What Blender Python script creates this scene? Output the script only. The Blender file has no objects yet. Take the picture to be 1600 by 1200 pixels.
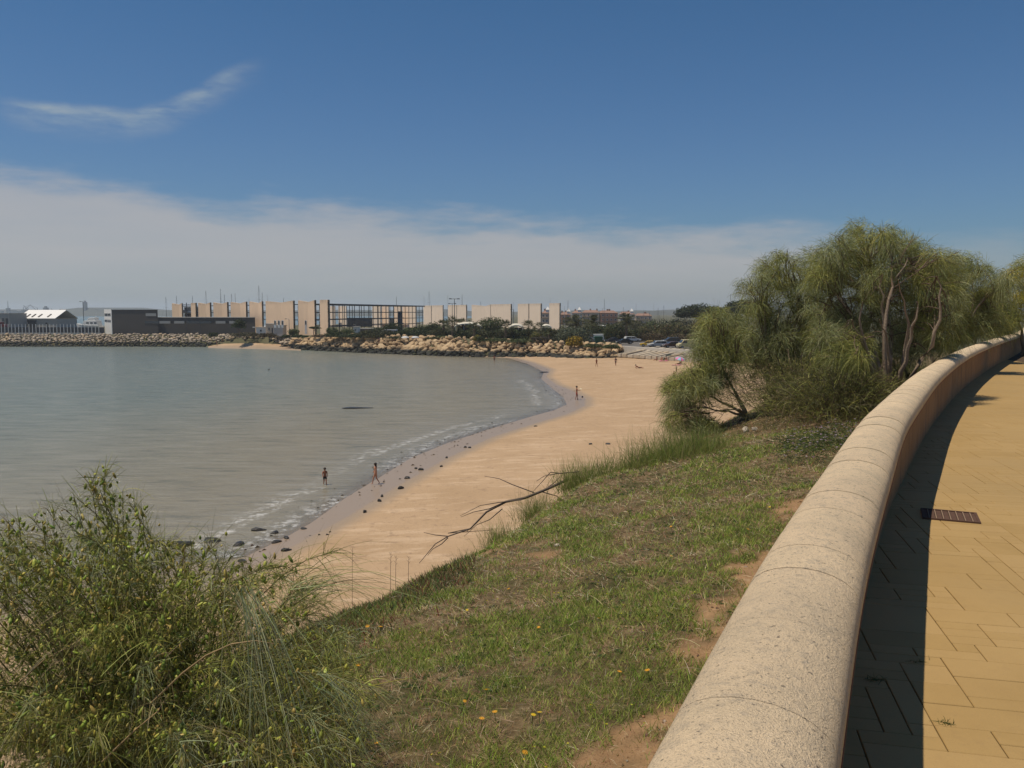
import bpy, bmesh, math, random
import numpy as np
from mathutils import Vector, Matrix, Euler
R = math.radians
random.seed(7); rng = np.random.default_rng(11)
S = bpy.context.scene
COL = S.collection
# ------------------------------------------------------------------ camera, world, sun, exposure
EYE = 11.0            # camera height above the sea
PZ = EYE - 1.6        # promenade level
PITCH = math.atan(112 / 1300)
cam_d = bpy.data.cameras.new('camera'); cam = bpy.data.objects.new('camera', cam_d); COL.objects.link(cam)
cam_d.lens = 29.25; cam_d.sensor_width = 36; cam_d.clip_start = .05; cam_d.clip_end = 30000
cam.location = (0, 0, EYE); cam.rotation_euler = (math.pi / 2 - PITCH, 0, 0)
S.camera = cam
SUN_EL, SUN_AZ = R(70), R(-103)          # azimuth measured from +Y (view direction) towards +X
sd = bpy.data.lights.new('sun', 'SUN'); sun = bpy.data.objects.new('sun', sd); COL.objects.link(sun)
sd.energy = 5.0; sd.angle = R(.53); sd.color = (1, .88, .71)
sv = Vector((math.cos(SUN_EL) * math.sin(SUN_AZ), math.cos(SUN_EL) * math.cos(SUN_AZ), math.sin(SUN_EL)))
sun.rotation_euler = sv.to_track_quat('Z', 'Y').to_euler(); sun.location = (-30, 0, 60)
S.view_settings.view_transform = 'Standard'; S.view_settings.look = 'None'
S.view_settings.gamma = 1; S.view_settings.exposure = -.3
S.view_settings.use_curve_mapping = False
S.cycles.max_bounces = 6; S.cycles.transparent_max_bounces = 12; S.cycles.volume_bounces = 1
S.cycles.use_denoising = True

class NT:
    """small node-tree helper"""
    def __init__(s, tree): s.t = tree; s.n = tree.nodes; s.l = tree.links
    def new(s, typ, **kw):
        n = s.n.new(typ)
        for k, v in kw.items():
            if k.startswith('i_'):
                key = k[2:]; key = int(key) if key.isdigit() else key.replace('_', ' ')
                if isinstance(v, bpy.types.NodeSocket): s.l.new(v, n.inputs[key])
                else: n.inputs[key].default_value = v
            else: setattr(n, k, v)
        return n
    def math(s, op, a, b=None, c=None, clamp=False):
        n = s.n.new('ShaderNodeMath'); n.operation = op; n.use_clamp = clamp
        for i, v in enumerate((a, b, c)):
            if v is None: continue
            if isinstance(v, bpy.types.NodeSocket): s.l.new(v, n.inputs[i])
            else: n.inputs[i].default_value = v
        return n.outputs[0]
    def mix(s, f, a, b, mode='MIX'):
        n = s.n.new('ShaderNodeMix'); n.data_type = 'RGBA'; n.blend_type = mode
        for i, v in ((0, f), (6, a), (7, b)):
            if isinstance(v, bpy.types.NodeSocket): s.l.new(v, n.inputs[i])
            elif i == 0: n.inputs[i].default_value = v
            else: n.inputs[i].default_value = (*v[:3], 1)
        return n.outputs[2]
    def ramp(s, f, stops):
        n = s.n.new('ShaderNodeValToRGB'); s.l.new(f, n.inputs[0]); e = n.color_ramp.elements
        while len(e) < len(stops): e.new(.5)
        for el, (p, c) in zip(e, stops):
            el.position = p; el.color = (*c, 1) if isinstance(c, (tuple, list)) else (c, c, c, 1)
        return n.outputs[0]
    def noise(s, vec, scale, detail=4, rough=.55, out=0):
        n = s.n.new('ShaderNodeTexNoise'); n.inputs['Scale'].default_value = scale
        n.inputs['Detail'].default_value = detail; n.inputs['Roughness'].default_value = rough
        if vec is not None: s.l.new(vec, n.inputs['Vector'])
        return n.outputs[out]
    def mapping(s, vec, scale=(1, 1, 1), rot=(0, 0, 0), loc=(0, 0, 0)):
        n = s.n.new('ShaderNodeMapping'); s.l.new(vec, n.inputs[0])
        n.inputs['Scale'].default_value = scale; n.inputs['Rotation'].default_value = rot; n.inputs['Location'].default_value = loc
        return n.outputs[0]
    def sstep(s, x, a, b):
        n = s.n.new('ShaderNodeMapRange'); n.interpolation_type = 'SMOOTHSTEP'
        s.l.new(x, n.inputs[0]); n.inputs[1].default_value = a; n.inputs[2].default_value = b
        return n.outputs[0]

def make_world():
    w = bpy.data.worlds.new('World'); S.world = w; w.use_nodes = True
    t = NT(w.node_tree); t.n.clear()
    sky = t.new('ShaderNodeTexSky', sky_type='NISHITA', sun_disc=False, sun_elevation=SUN_EL,
                sun_rotation=SUN_AZ, altitude=0, air_density=1.15, dust_density=.5, ozone_density=2.6)
    co = t.new('ShaderNodeTexCoord').outputs['Generated']
    xyz = t.new('ShaderNodeSeparateXYZ'); t.l.new(co, xyz.inputs[0]); x, y, z = xyz.outputs
    hor = t.math('SQRT', t.math('ADD', t.math('MULTIPLY', x, x), t.math('MULTIPLY', y, y)))
    sa = t.math('DIVIDE', x, t.math('MAXIMUM', hor, .001))                 # sine of azimuth
    az = t.math('ARCTAN2', x, y)
    el = t.math('ARCTANGENT', t.math('DIVIDE', z, t.math('MAXIMUM', hor, .001)))
    cb = t.new('ShaderNodeCombineXYZ'); t.l.new(az, cb.inputs[0]); t.l.new(el, cb.inputs[1])
    # low bank of thin cloud, higher on the left
    v1 = t.mapping(cb.outputs[0], scale=(3.2, 15, 1), rot=(0, 0, R(6)))
    n1 = t.noise(v1, 1.5, 7, .62); n2 = t.noise(t.mapping(cb.outputs[0], scale=(2, 5, 1), loc=(3, 1, 0)), 1.6, 3, .5)
    edge = t.math('SUBTRACT', .111, t.math('MULTIPLY', sa, .066))
    h = t.math('SUBTRACT', edge, el)
    h = t.math('ADD', h, t.math('MULTIPLY', t.math('SUBTRACT', n1, .5), .11))
    h = t.math('ADD', h, t.math('MULTIPLY', t.math('SUBTRACT', n2, .5), .05))
    bank = t.sstep(h, -.012, .032)
    n3 = t.noise(t.mapping(cb.outputs[0], scale=(3, 26, 1), loc=(1, 5, 0)), 1.4, 5, .6)
    bank = t.math('MULTIPLY', bank, t.math('ADD', .66, t.math('MULTIPLY', n3, .35)))
    bank = t.math('MULTIPLY', bank, t.math('ADD', .54, t.math('MULTIPLY', t.sstep(el, .0, .06), .38)))
    bank = t.math('MULTIPLY', bank, t.math('SUBTRACT', 1, t.math('MULTIPLY', t.sstep(az, .27, .46), .6)))
    # one cirrus wisp, upper left
    wn = t.noise(t.mapping(cb.outputs[0], scale=(6, 6, 1), loc=(8, 2, 0)), 1.5, 4, .6)
    curve = t.math('ADD', t.math('ADD', .206, t.math('MULTIPLY', t.sstep(az, -.43, -.27), .062)), t.math('MULTIPLY', t.math('SUBTRACT', wn, .5), .022))
    dd = t.math('SUBTRACT', el, curve)
    up = t.math('SUBTRACT', 1, t.sstep(dd, 0, .012)); dn = t.sstep(dd, -.032, .004)
    along = t.math('MULTIPLY', t.sstep(az, -.56, -.50), t.math('SUBTRACT', 1, t.sstep(az, -.36, -.27)))
    fib = t.noise(t.mapping(cb.outputs[0], scale=(7, 30, 1), rot=(0, 0, R(-28))), 2.2, 6, .65)
    wisp = t.math('MULTIPLY', t.math('MULTIPLY', up, dn), t.math('MULTIPLY', along, t.sstep(fib, .25, .8)))
    wisp = t.math('MULTIPLY', wisp, .75)
    fac = t.math('MINIMUM', t.math('ADD', bank, wisp), 1)
    ccol = t.mix(t.math('MINIMUM', t.math('MULTIPLY', wisp, 4), 1), (7.3, 7.15, 7.2), (6.2, 7.1, 7.4))
    tint = t.mix(1, sky.outputs[0], t.mix(t.sstep(el, .12, .45), (.55, .81, 1.12), (.40, .77, 1.03)), 'MULTIPLY')
    col = t.mix(fac, tint, ccol)
    bg = t.new('ShaderNodeBackground', i_Strength=.075); t.l.new(col, bg.inputs[0])
    out = t.new('ShaderNodeOutputWorld'); t.l.new(bg.outputs[0], out.inputs[0])
make_world()

# ------------------------------------------------------------------ picture geometry -> world
CP, SP = math.cos(PITCH), math.sin(PITCH)
def ray(px, py):
    a = (px - 800) / 1300; b = (600 - py) / 1300
    return a, CP + b * SP, -SP + b * CP
def at(px, py, D):                      # point at forward distance D
    x, y, z = ray(px, py); k = D / y
    return Vector((x * k, D, EYE + z * k))
def on(px, py, z):                      # point at height z
    x, y, r = ray(px, py); k = (z - EYE) / r
    return Vector((x * k, y * k, z))
def proj(p):                            # world -> reference pixel (used only to sort by visible size)
    x, y, z = p[0], p[1], p[2] - EYE
    f = y * CP - z * SP; u = y * SP + z * CP
    return 800 + 1300 * x / f, 600 - 1300 * u / f, f

# ------------------------------------------------------------------ object helpers
def tag(o, label=None, cat=None, group=None, kind=None):
    if label: o['label'] = label
    if cat: o['category'] = cat
    if group: o['group'] = group
    if kind: o['kind'] = kind
    return o
def link(o, parent=None):
    COL.objects.link(o)
    if parent is not None: o.parent = parent
    return o
def empty(name, loc, rz=0, label=None, cat=None, group=None, kind=None):
    o = bpy.data.objects.new(name, None); COL.objects.link(o); o.empty_display_size = .2
    o.location = loc; o.rotation_euler = (0, 0, rz)
    return tag(o, label, cat, group, kind)
def mesh_np(name, V, F, mat=None, parent=None, col=None, smooth=False, attrs=None, world=False):
    """V (n,3), F (m,k) equal-sized faces or list of lists"""
    me = bpy.data.meshes.new(name)
    V = np.asarray(V, dtype=np.float32)
    if isinstance(F, np.ndarray):
        k = F.shape[1]; m = len(F)
        me.vertices.add(len(V)); me.vertices.foreach_set('co', V.ravel())
        me.loops.add(m * k); me.loops.foreach_set('vertex_index', F.ravel().astype(np.int32))
        me.polygons.add(m); me.polygons.foreach_set('loop_start', (np.arange(m) * k).astype(np.int32))
        me.update(calc_edges=True)
    else:
        me.from_pydata([tuple(v) for v in V], [], F); me.update()
    if smooth: me.polygons.foreach_set('use_smooth', np.ones(len(me.polygons), dtype=bool))
    if col is not None:
        a = me.attributes.new('col', 'FLOAT_COLOR', 'POINT')
        c = np.ones((len(V), 4), dtype=np.float32); c[:, :3] = col; a.data.foreach_set('color', c.ravel())
    if attrs:
        for k2, v2 in attrs.items():
            a = me.attributes.new(k2, 'FLOAT', 'POINT'); a.data.foreach_set('value', np.asarray(v2, dtype=np.float32))
    if mat: me.materials.append(mat)
    o = bpy.data.objects.new(name, me)
    return link(o, parent)
def inst(name, me, parent, loc, rot=(0, 0, 0), sc=(1, 1, 1)):
    o = bpy.data.objects.new(name, me); COL.objects.link(o); o.parent = parent
    o.location = loc; o.rotation_euler = rot; o.scale = sc
    return o
class MB:
    """collects simple solids and builds ONE mesh"""
    def __init__(s): s.v = []; s.f = []
    def add(s, V, F):
        n = len(s.v); s.v += [tuple(v) for v in V]; s.f += [[i + n for i in f] for f in F]; return s
    def box(s, c, d, rz=0, M=None):
        x, y, z = d[0] / 2, d[1] / 2, d[2] / 2
        V = [Vector((a * x, b * y, e * z)) for a in (-1, 1) for b in (-1, 1) for e in (-1, 1)]
        m = M or Matrix.Rotation(rz, 4, 'Z')
        V = [m @ v + Vector(c) for v in V]
        return s.add(V, [[0, 1, 3, 2], [4, 6, 7, 5], [0, 4, 5, 1], [2, 3, 7, 6], [0, 2, 6, 4], [1, 5, 7, 3]])
    def hexa(s, P):   # 8 corners: bottom 4 (ccw), top 4
        return s.add(P, [[3, 2, 1, 0], [4, 5, 6, 7], [0, 1, 5, 4], [1, 2, 6, 5], [2, 3, 7, 6], [3, 0, 4, 7]])
    def tube(s, pts, r, n=6, r2=None):
        pts = [Vector(p) for p in pts]; L = len(pts); rs = [r + ((r2 if r2 is not None else r) - r) * i / max(1, L - 1) for i in range(L)] if not isinstance(r, (list, tuple)) else r
        V = []; F = []
        for i, p in enumerate(pts):
            d = (pts[min(i + 1, L - 1)] - pts[max(i - 1, 0)]).normalized()
            a = d.cross(Vector((0, 0, 1)) if abs(d.z) < .9 else Vector((1, 0, 0))).normalized(); b = d.cross(a)
            for k in range(n):
                t = 2 * math.pi * k / n; V.append(p + (a * math.cos(t) + b * math.sin(t)) * rs[i])
        for i in range(L - 1):
            for k in range(n): F.append([i * n + k, i * n + (k + 1) % n, (i + 1) * n + (k + 1) % n, (i + 1) * n + k])
        F.append(list(range(n))); F.append([(L - 1) * n + k for k in range(n)][::-1])
        return s.add(V, F)
    def prism(s, poly, y0, y1):   # poly in xz, extruded along y
        n = len(poly); V = [(p[0], y0, p[1]) for p in poly] + [(p[0], y1, p[1]) for p in poly]
        return s.add(V, [list(range(n))[::-1], list(range(n, 2 * n))] + [[i, (i + 1) % n, n + (i + 1) % n, n + i] for i in range(n)])
    def lathe(s, prof, n=12, c=(0, 0, 0), axis='Z'):
        V = []; F = []; L = len(prof)
        for r, h in prof:
            for k in range(n):
                t = 2 * math.pi * k / n; q = (r * math.cos(t), r * math.sin(t), h)
                if axis == 'Y': q = (q[0], q[2], q[1])
                V.append((q[0] + c[0], q[1] + c[1], q[2] + c[2]))
        for i in range(L - 1):
            for k in range(n): F.append([i * n + k, i * n + (k + 1) % n, (i + 1) * n + (k + 1) % n, (i + 1) * n + k])
        F.append(list(range(n))[::-1]); F.append([(L - 1) * n + k for k in range(n)])
        return s.add(V, F)
    def ball(s, c, r, n=8, m=6):
        r = r if isinstance(r, (tuple, list)) else (r, r, r); V = []; F = []
        for i in range(1, m):
            for k in range(n):
                a = math.pi * i / m; t = 2 * math.pi * k / n
                V.append((c[0] + r[0] * math.sin(a) * math.cos(t), c[1] + r[1] * math.sin(a) * math.sin(t), c[2] + r[2] * math.cos(a)))
        for i in range(m - 2):
            for k in range(n): F.append([i * n + k, i * n + n + k, i * n + n + (k + 1) % n, i * n + (k + 1) % n])
        V.append((c[0], c[1], c[2] + r[2])); V.append((c[0], c[1], c[2] - r[2])); T = len(V) - 2
        for k in range(n): F.append([T, k, (k + 1) % n]); F.append([T + 1, (m - 2) * n + (k + 1) % n, (m - 2) * n + k])
        return s.add(V, F)
    def build(s, name, mat, parent=None, bevel=0, smooth=False):
        me = bpy.data.meshes.new(name); me.from_pydata(s.v, [], s.f); me.update()
        if mat: me.materials.append(mat)
        if smooth: me.polygons.foreach_set('use_smooth', [True] * len(me.polygons))
        o = bpy.data.objects.new(name, me); link(o, parent)
        if bevel:
            b = o.modifiers.new('b', 'BEVEL'); b.width = bevel; b.segments = 2; b.limit_method = 'ANGLE'
        return o
def children(o): return [c for c in bpy.data.objects if c.parent == o]
def copy_tree(o, loc=None, rz=None, sc=None, label=None, _kids=None):
    kids = _kids
    if kids is None:
        kids = {}
        for c in COL.objects:
            if c.parent: kids.setdefault(c.parent.name, []).append(c)
    def rec(a, par):
        c = a.copy(); COL.objects.link(c)
        if par is not None: c.parent = par
        for ch in kids.get(a.name, []): rec(ch, c)
        return c
    r = rec(o, None)
    if loc is not None: r.location = loc
    if rz is not None: r.rotation_euler = (0, 0, rz)
    if sc is not None: r.scale = sc if isinstance(sc, tuple) else (sc, sc, sc)
    if label: r['label'] = label
    return r

# ------------------------------------------------------------------ materials
def material(name):
    m = bpy.data.materials.new(name); m.use_nodes = True; t = NT(m.node_tree); b = t.n['Principled BSDF']
    return m, t, b
def simple(name, c, rough=.7, vary=.12, scale=3, metal=0, bump=0, objrand=0, spec=.3, coord='Object'):
    m, t, b = material(name)
    co = t.new('ShaderNodeTexCoord').outputs[coord]
    n = t.noise(co, scale, 5, .6)
    f = t.math('ADD', 1 - vary, t.math('MULTIPLY', n, 2 * vary))
    col = t.mix(1, c, t.new('ShaderNodeCombineColor', i_0=f, i_1=f, i_2=f).outputs[0], 'MULTIPLY')
    if objrand:
        rnd = t.new('ShaderNodeObjectInfo').outputs['Random']
        g = t.math('ADD', 1 - objrand, t.math('MULTIPLY', rnd, 2 * objrand))
        col = t.mix(1, col, t.new('ShaderNodeCombineColor', i_0=g, i_1=g, i_2=g).outputs[0], 'MULTIPLY')
    t.l.new(col, b.inputs['Base Color']); b.inputs['Roughness'].default_value = rough
    b.inputs['Metallic'].default_value = metal; b.inputs['Specular IOR Level'].default_value = spec
    if bump:
        bn = t.new('ShaderNodeBump', i_Strength=bump, i_Distance=.05); t.l.new(t.noise(co, scale * 4, 6, .65), bn.inputs['Height']); t.l.new(bn.outputs[0], b.inputs['Normal'])
    return m
def leafmat(name, trans=.35, rough=.6, gain=1.0):
    m, t, b = material(name); t.n.remove(b)
    a = t.new('ShaderNodeAttribute', attribute_name='col').outputs['Color']
    if gain != 1: a = t.mix(1, a, (gain, gain, gain), 'MULTIPLY')
    d = t.new('ShaderNodeBsdfPrincipled', i_Roughness=rough, i_Specular_IOR_Level=.25); t.l.new(a, d.inputs['Base Color'])
    tr = t.new('ShaderNodeBsdfTranslucent'); t.l.new(a, tr.inputs[0])
    mx = t.new('ShaderNodeMixShader', i_0=trans); t.l.new(d.outputs[0], mx.inputs[1]); t.l.new(tr.outputs[0], mx.inputs[2])
    t.l.new(mx.outputs[0], t.n['Material Output'].inputs[0])
    return m
M = {}
M['leaf'] = leafmat('foliage', .3); M['grass'] = leafmat('grass_blades', .42); M['strand'] = leafmat('broom_stems', .25, .5)
M['bark'] = simple('bark', (.15, .105, .075), .9, .35, 9, bump=.6)
M['bark_light'] = simple('bark_light', (.30, .23, .165), .9, .4, 9, bump=.6)
M['dead'] = simple('dead_wood', (.11, .085, .07), .9, .3, 9)
M['concrete'] = simple('concrete', (.4, .38, .35), .9, .12, .6, bump=.1)
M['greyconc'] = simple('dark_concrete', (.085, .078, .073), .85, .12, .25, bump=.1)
M['white'] = simple('white_paint', (.72, .71, .68), .6, .06, .5)
M['glass'] = simple('window_glass', (.03, .04, .05), .08, .05, 1, spec=.8)
M['frost'] = simple('frosted_strip', (.3, .3, .29), .3, .1, 1)
M['steel'] = simple('dark_steel', (.045, .05, .06), .5, .1, 1)
M['metal_grey'] = simple('grey_metal', (.25, .26, .27), .45, .1, 1, metal=.3)
M['rubber'] = simple('rubber', (.02, .02, .02), .8, .05, 3)
M['roof_tile'] = simple('roof_tile', (.27, .165, .125), .85, .15, .5)
M['skin'] = simple('skin', (.42, .2, .12), .6, .05, 8); M['skin_tan'] = simple('tanned_skin', (.26, .1, .055), .55, .05, 8)
M['hair'] = simple('dark_hair', (.02, .013, .01), .6, .1, 20)

def panelmat(name, c):
    m, t, b = material(name)
    co = t.new('ShaderNodeTexCoord').outputs['Object']
    st = t.noise(t.mapping(co, scale=(1.2, 1.2, .06)), 1.3, 5, .6)
    n = t.noise(co, .35, 5, .6)
    z = t.new('ShaderNodeSeparateXYZ'); t.l.new(co, z.inputs[0])
    f = t.math('ADD', .78, t.math('ADD', t.math('MULTIPLY', st, .25), t.math('MULTIPLY', n, .2)))
    col = t.mix(1, c, t.new('ShaderNodeCombineColor', i_0=f, i_1=f, i_2=f).outputs[0], 'MULTIPLY')
    grime = t.math('MULTIPLY', t.sstep(z.outputs[2], 13.2, 14.6), t.sstep(st, .35, .7))
    col = t.mix(t.math('MULTIPLY', grime, .45), col, (.1, .085, .07))
    t.l.new(col, b.inputs['Base Color']); b.inputs['Roughness'].default_value = .9
    return m
M['tan'] = panelmat('tan_concrete_panel', (.72, .53, .37)); M['pale'] = panelmat('pale_concrete_panel', (.86, .70, .55))

def sandmat():
    m, t, b = material('sand')
    co = t.new('ShaderNodeNewGeometry').outputs['Position']
    wet = t.new('ShaderNodeAttribute', attribute_name='wet').outputs['Fac']
    n = t.noise(co, .12, 6, .65); n2 = t.noise(co, 1.6, 6, .7); n3 = t.noise(t.mapping(co, scale=(.25, .9, 1), rot=(0, 0, R(35))), 1.1, 5, .7)
    col = t.ramp(n, [(.3, (.37, .25, .142)), (.7, (.46, .32, .195))])
    col = t.mix(t.math('MULTIPLY', t.sstep(n3, .52, .64), .5), col, (.57, .42, .28))
    col = t.mix(t.math('MULTIPLY', t.sstep(n2, .56, .66), .5), col, (.24, .16, .1))
    foot = t.noise(co, 3.4, 3, .6)
    w2 = t.math('ADD', wet, t.math('MULTIPLY', t.math('SUBTRACT', n2, .5), .18))
    spk = t.noise(co, 5.5, 4, .7); col = t.mix(t.math('MULTIPLY', t.sstep(spk, .62, .7), .55), col, (.2, .13, .08))
    damp = t.sstep(w2, .02, .55)
    col = t.mix(damp, col, (.30, .23, .165))
    t.l.new(col, b.inputs['Base Color'])
    wetf = t.sstep(w2, .5, .72)
    rg = t.new('ShaderNodeMapRange'); t.l.new(wetf, rg.inputs[0]); rg.inputs[3].default_value = .9; rg.inputs[4].default_value = .34
    t.l.new(rg.outputs[0], b.inputs['Roughness'])
    b.inputs['Specular IOR Level'].default_value = .3
    bs = t.new('ShaderNodeBump', i_Distance=.12)
    hh = t.math('ADD', t.math('MULTIPLY', foot, .8), n2)
    t.l.new(hh, bs.inputs['Height'])
    t.l.new(t.math('MULTIPLY', t.math('SUBTRACT', 1.02, wetf), .55), bs.inputs['Strength']); t.l.new(bs.outputs[0], b.inputs['Normal'])
    return m
M['sand'] = sandmat()

def seamat():
    m, t, b = material('sea_water')
    co = t.new('ShaderNodeNewGeometry').outputs['Position']
    depth = t.new('ShaderNodeAttribute', attribute_name='depth').outputs['Fac']
    shore = t.new('ShaderNodeAttribute', attribute_name='shore').outputs['Fac']
    n = t.noise(t.mapping(co, scale=(.3, 1, 1), rot=(0, 0, R(12))), .045, 4, .6)
    far = t.sstep(shore, 0, 60)
    c1 = t.mix(n, (.27, .235, .16), (.22, .205, .15)); c2 = t.mix(n, (.135, .175, .16), (.18, .21, .18))
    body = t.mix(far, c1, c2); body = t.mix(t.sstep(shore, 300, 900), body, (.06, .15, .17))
    rip = t.noise(t.mapping(co, scale=(.22, 1, 1), rot=(0, 0, R(-14))), .9, 5, .7)  # light and dark of the ripples, painted into the water colour below
    body = t.mix(t.math('MULTIPLY', t.sstep(rip, .48, .66), .5), body, (.30, .29, .24)); body = t.mix(t.math('MULTIPLY', t.math('SUBTRACT', 1, t.sstep(rip, .34, .47)), .55), body, (.09, .1, .08))
    # foam bands along the shore and small crests further out
    fn = t.noise(t.mapping(co, scale=(1, 1, 1)), 1.5, 8, .75); fb = t.noise(co, .11, 3, .5)
    s2 = t.math('ADD', shore, t.math('MULTIPLY', t.math('SUBTRACT', fb, .5), 4))
    band = t.math('MULTIPLY', t.sstep(s2, -.3, .2), t.math('SUBTRACT', 1, t.sstep(s2, .5, 2.2)))
    band = t.math('MAXIMUM', band, t.math('MULTIPLY', .8, t.math('MULTIPLY', t.sstep(s2, 2.6, 3.0), t.math('SUBTRACT', 1, t.sstep(s2, 3.1, 4.6)))))
    gate = t.sstep(t.noise(co, .06, 2, .5), .38, .5)
    foam = t.math('MULTIPLY', t.math('MULTIPLY', band, gate), t.sstep(fn, .47, .6))
    nearside = t.math('SUBTRACT', 1, t.sstep(t.new('ShaderNodeSeparateXYZ', i_0=co).outputs[1], 130, 150))
    foam = t.math('MULTIPLY', t.math('MULTIPLY', foam, nearside), .8)
    diff = t.new('ShaderNodeBsdfDiffuse'); t.l.new(t.mix(foam, body, (.75, .74, .7)), diff.inputs[0])
    tr = t.new('ShaderNodeBsdfTransparent', i_Color=(.85, .85, .8, 1))
    turb = t.math('SUBTRACT', 1, t.math('EXPONENT', t.math('MULTIPLY', depth, -26)))
    turb = t.math('MAXIMUM', turb, foam)
    mx = t.new('ShaderNodeMixShader'); t.l.new(turb, mx.inputs[0]); t.l.new(tr.outputs[0], mx.inputs[1]); t.l.new(diff.outputs[0], mx.inputs[2])
    w1 = t.noise(t.mapping(co, scale=(.35, 1, 1), rot=(0, 0, R(-18))), 1.1, 6, .68)
    w2 = t.noise(t.mapping(co, scale=(.3, 1, 1), rot=(0, 0, R(-8))), .22, 4, .6)
    hgt = t.math('ADD', t.math('MULTIPLY', w1, .34), t.math('MULTIPLY', w2, .36))
    calm = t.math('ADD', .35, t.math('MULTIPLY', t.sstep(shore, 0, 14), .65))
    bp = t.new('ShaderNodeBump', i_Strength=.9, i_Distance=1.0); t.l.new(t.math('MULTIPLY', hgt, calm), bp.inputs['Height'])
    gl = t.new('ShaderNodeBsdfGlossy', i_Roughness=.15, i_Color=(.95, .95, .95, 1)); t.l.new(bp.outputs[0], gl.inputs['Normal']); t.l.new(bp.outputs[0], diff.inputs['Normal'])
    fr = t.new('ShaderNodeFresnel', i_IOR=1.33); t.l.new(bp.outputs[0], fr.inputs['Normal'])
    m2 = t.new('ShaderNodeMixShader'); t.l.new(t.math('MINIMUM', fr.outputs[0], .6), m2.inputs[0]); t.l.new(mx.outputs[0], m2.inputs[1]); t.l.new(gl.outputs[0], m2.inputs[2])
    t.n.remove(b); t.l.new(m2.outputs[0], t.n['Material Output'].inputs[0])
    return m
M['sea'] = seamat()

def rockmat(name, dark_z=1.5, base=((.27, .17, .085), (.55, .405, .24)), coord='w'):
    m, t, b = material(name)
    co = t.new('ShaderNodeNewGeometry').outputs['Position']
    rnd = t.new('ShaderNodeObjectInfo').outputs['Random']
    n = t.noise(co, .9, 6, .65); n2 = t.noise(co, .33, 2, .5)
    f = t.math('ADD', t.math('MULTIPLY', n, .5), t.math('MULTIPLY', rnd, .5))
    col = t.ramp(f, [(.15, base[0]), (.8, base[1])])
    col = t.mix(t.math('MULTIPLY', t.sstep(n2, .56, .62), .6), col, (.5, .36, .2))
    z = t.new('ShaderNodeSeparateXYZ', i_0=co).outputs[2]
    zz = t.math('ADD', z, t.math('MULTIPLY', t.math('SUBTRACT', n, .5), .8))
    wetd = t.math('SUBTRACT', 1, t.sstep(zz, dark_z - .25, dark_z + .3))
    col = t.mix(wetd, col, t.mix(t.sstep(n, .5, .7), (.022, .022, .017), (.05, .06, .02)))
    t.l.new(col, b.inputs['Base Color']); b.inputs['Roughness'].default_value = .85
    bp = t.new('ShaderNodeBump', i_Strength=.7, i_Distance=.3); t.l.new(t.noise(co, 2.2, 6, .7), bp.inputs['Height']); t.l.new(bp.outputs[0], b.inputs['Normal'])
    return m
M['rock'] = rockmat('breakwater_rock', 1.35); M['rock_low'] = rockmat('breakwater_rock_grey', 1.5, ((.3, .24, .17), (.5, .42, .33)))
M['rock_dry'] = rockmat('dry_rock', -5, ((.38, .31, .22), (.55, .48, .38)))

def bankmat():
    m, t, b = material('bank_soil')
    co = t.new('ShaderNodeNewGeometry').outputs['Position']
    bare = t.new('ShaderNodeAttribute', attribute_name='bare').outputs['Fac']
    n = t.noise(co, 2.3, 8, .7); n2 = t.noise(co, 14, 6, .7)
    lit = t.ramp(n2, [(.3, (.07, .05, .026)), (.5, (.16, .115, .062)), (.72, (.32, .24, .14))])
    lit = t.mix(t.math('MULTIPLY', t.sstep(n, .42, .6), .7), lit, (.05, .055, .02))  # dark mix puts shadow among the blades into the ground colour
    soil = t.ramp(n, [(.3, (.26, .155, .08)), (.7, (.42, .265, .14))])
    soil = t.mix(t.math('MULTIPLY', t.sstep(n2, .55, .68), .6), soil, (.52, .38, .24)); n5 = t.noise(co, 55, 4, .7); soil = t.mix(t.math('MULTIPLY', t.sstep(n5, .55, .66), .7), soil, (.16, .09, .05))
    t.l.new(t.mix(bare, lit, soil), b.inputs['Base Color']); b.inputs['Roughness'].default_value = .95
    b.inputs['Specular IOR Level'].default_value = .1
    bp = t.new('ShaderNodeBump', i_Strength=.9, i_Distance=.04); t.l.new(t.math('ADD', n2, n), bp.inputs['Height']); t.l.new(bp.outputs[0], b.inputs['Normal'])
    return m
M['bank'] = bankmat()

def capmat():
    m, t, b = material('cap_concrete')
    co = t.new('ShaderNodeNewGeometry').outputs['Position']
    rnd = t.new('ShaderNodeObjectInfo').outputs['Random']
    n = t.noise(co, 3.5, 6, .6); fine = t.noise(co, 170, 3, .8); med = t.noise(co, 26, 5, .7)
    col = t.ramp(n, [(.32, (.84, .655, .43)), (.66, (.69, .55, .365))])
    col = t.mix(t.math('MULTIPLY', rnd, .22), col, (.6, .45, .31))
    col = t.mix(t.math('MULTIPLY', t.sstep(med, .5, .68), .35), col, (.27, .25, .22))
    col = t.mix(t.math('MULTIPLY', t.sstep(fine, .53, .66), .55), col, (.2, .175, .14))
    col = t.mix(t.math('MULTIPLY', t.math('SUBTRACT', 1, t.sstep(fine, .33, .42)), .4), col, (.68, .6, .5))
    blo = t.noise(co, 6, 5, .7); col = t.mix(t.math('MULTIPLY', t.sstep(blo, .52, .66), .18), col, (.3, .27, .22)); pit = t.noise(co, 70, 2, .6); col = t.mix(t.math('MULTIPLY', t.sstep(pit, .64, .7), .7), col, (.13, .11, .09))
    t.l.new(col, b.inputs['Base Color']); b.inputs['Roughness'].default_value = .92; b.inputs['Specular IOR Level'].default_value = .2
    bp = t.new('ShaderNodeBump', i_Strength=1.0, i_Distance=.010); t.l.new(t.math('ADD', fine, t.math('MULTIPLY', med, 1.4)), bp.inputs['Height']); t.l.new(bp.outputs[0], b.inputs['Normal'])
    return m
M['cap'] = capmat()
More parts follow.
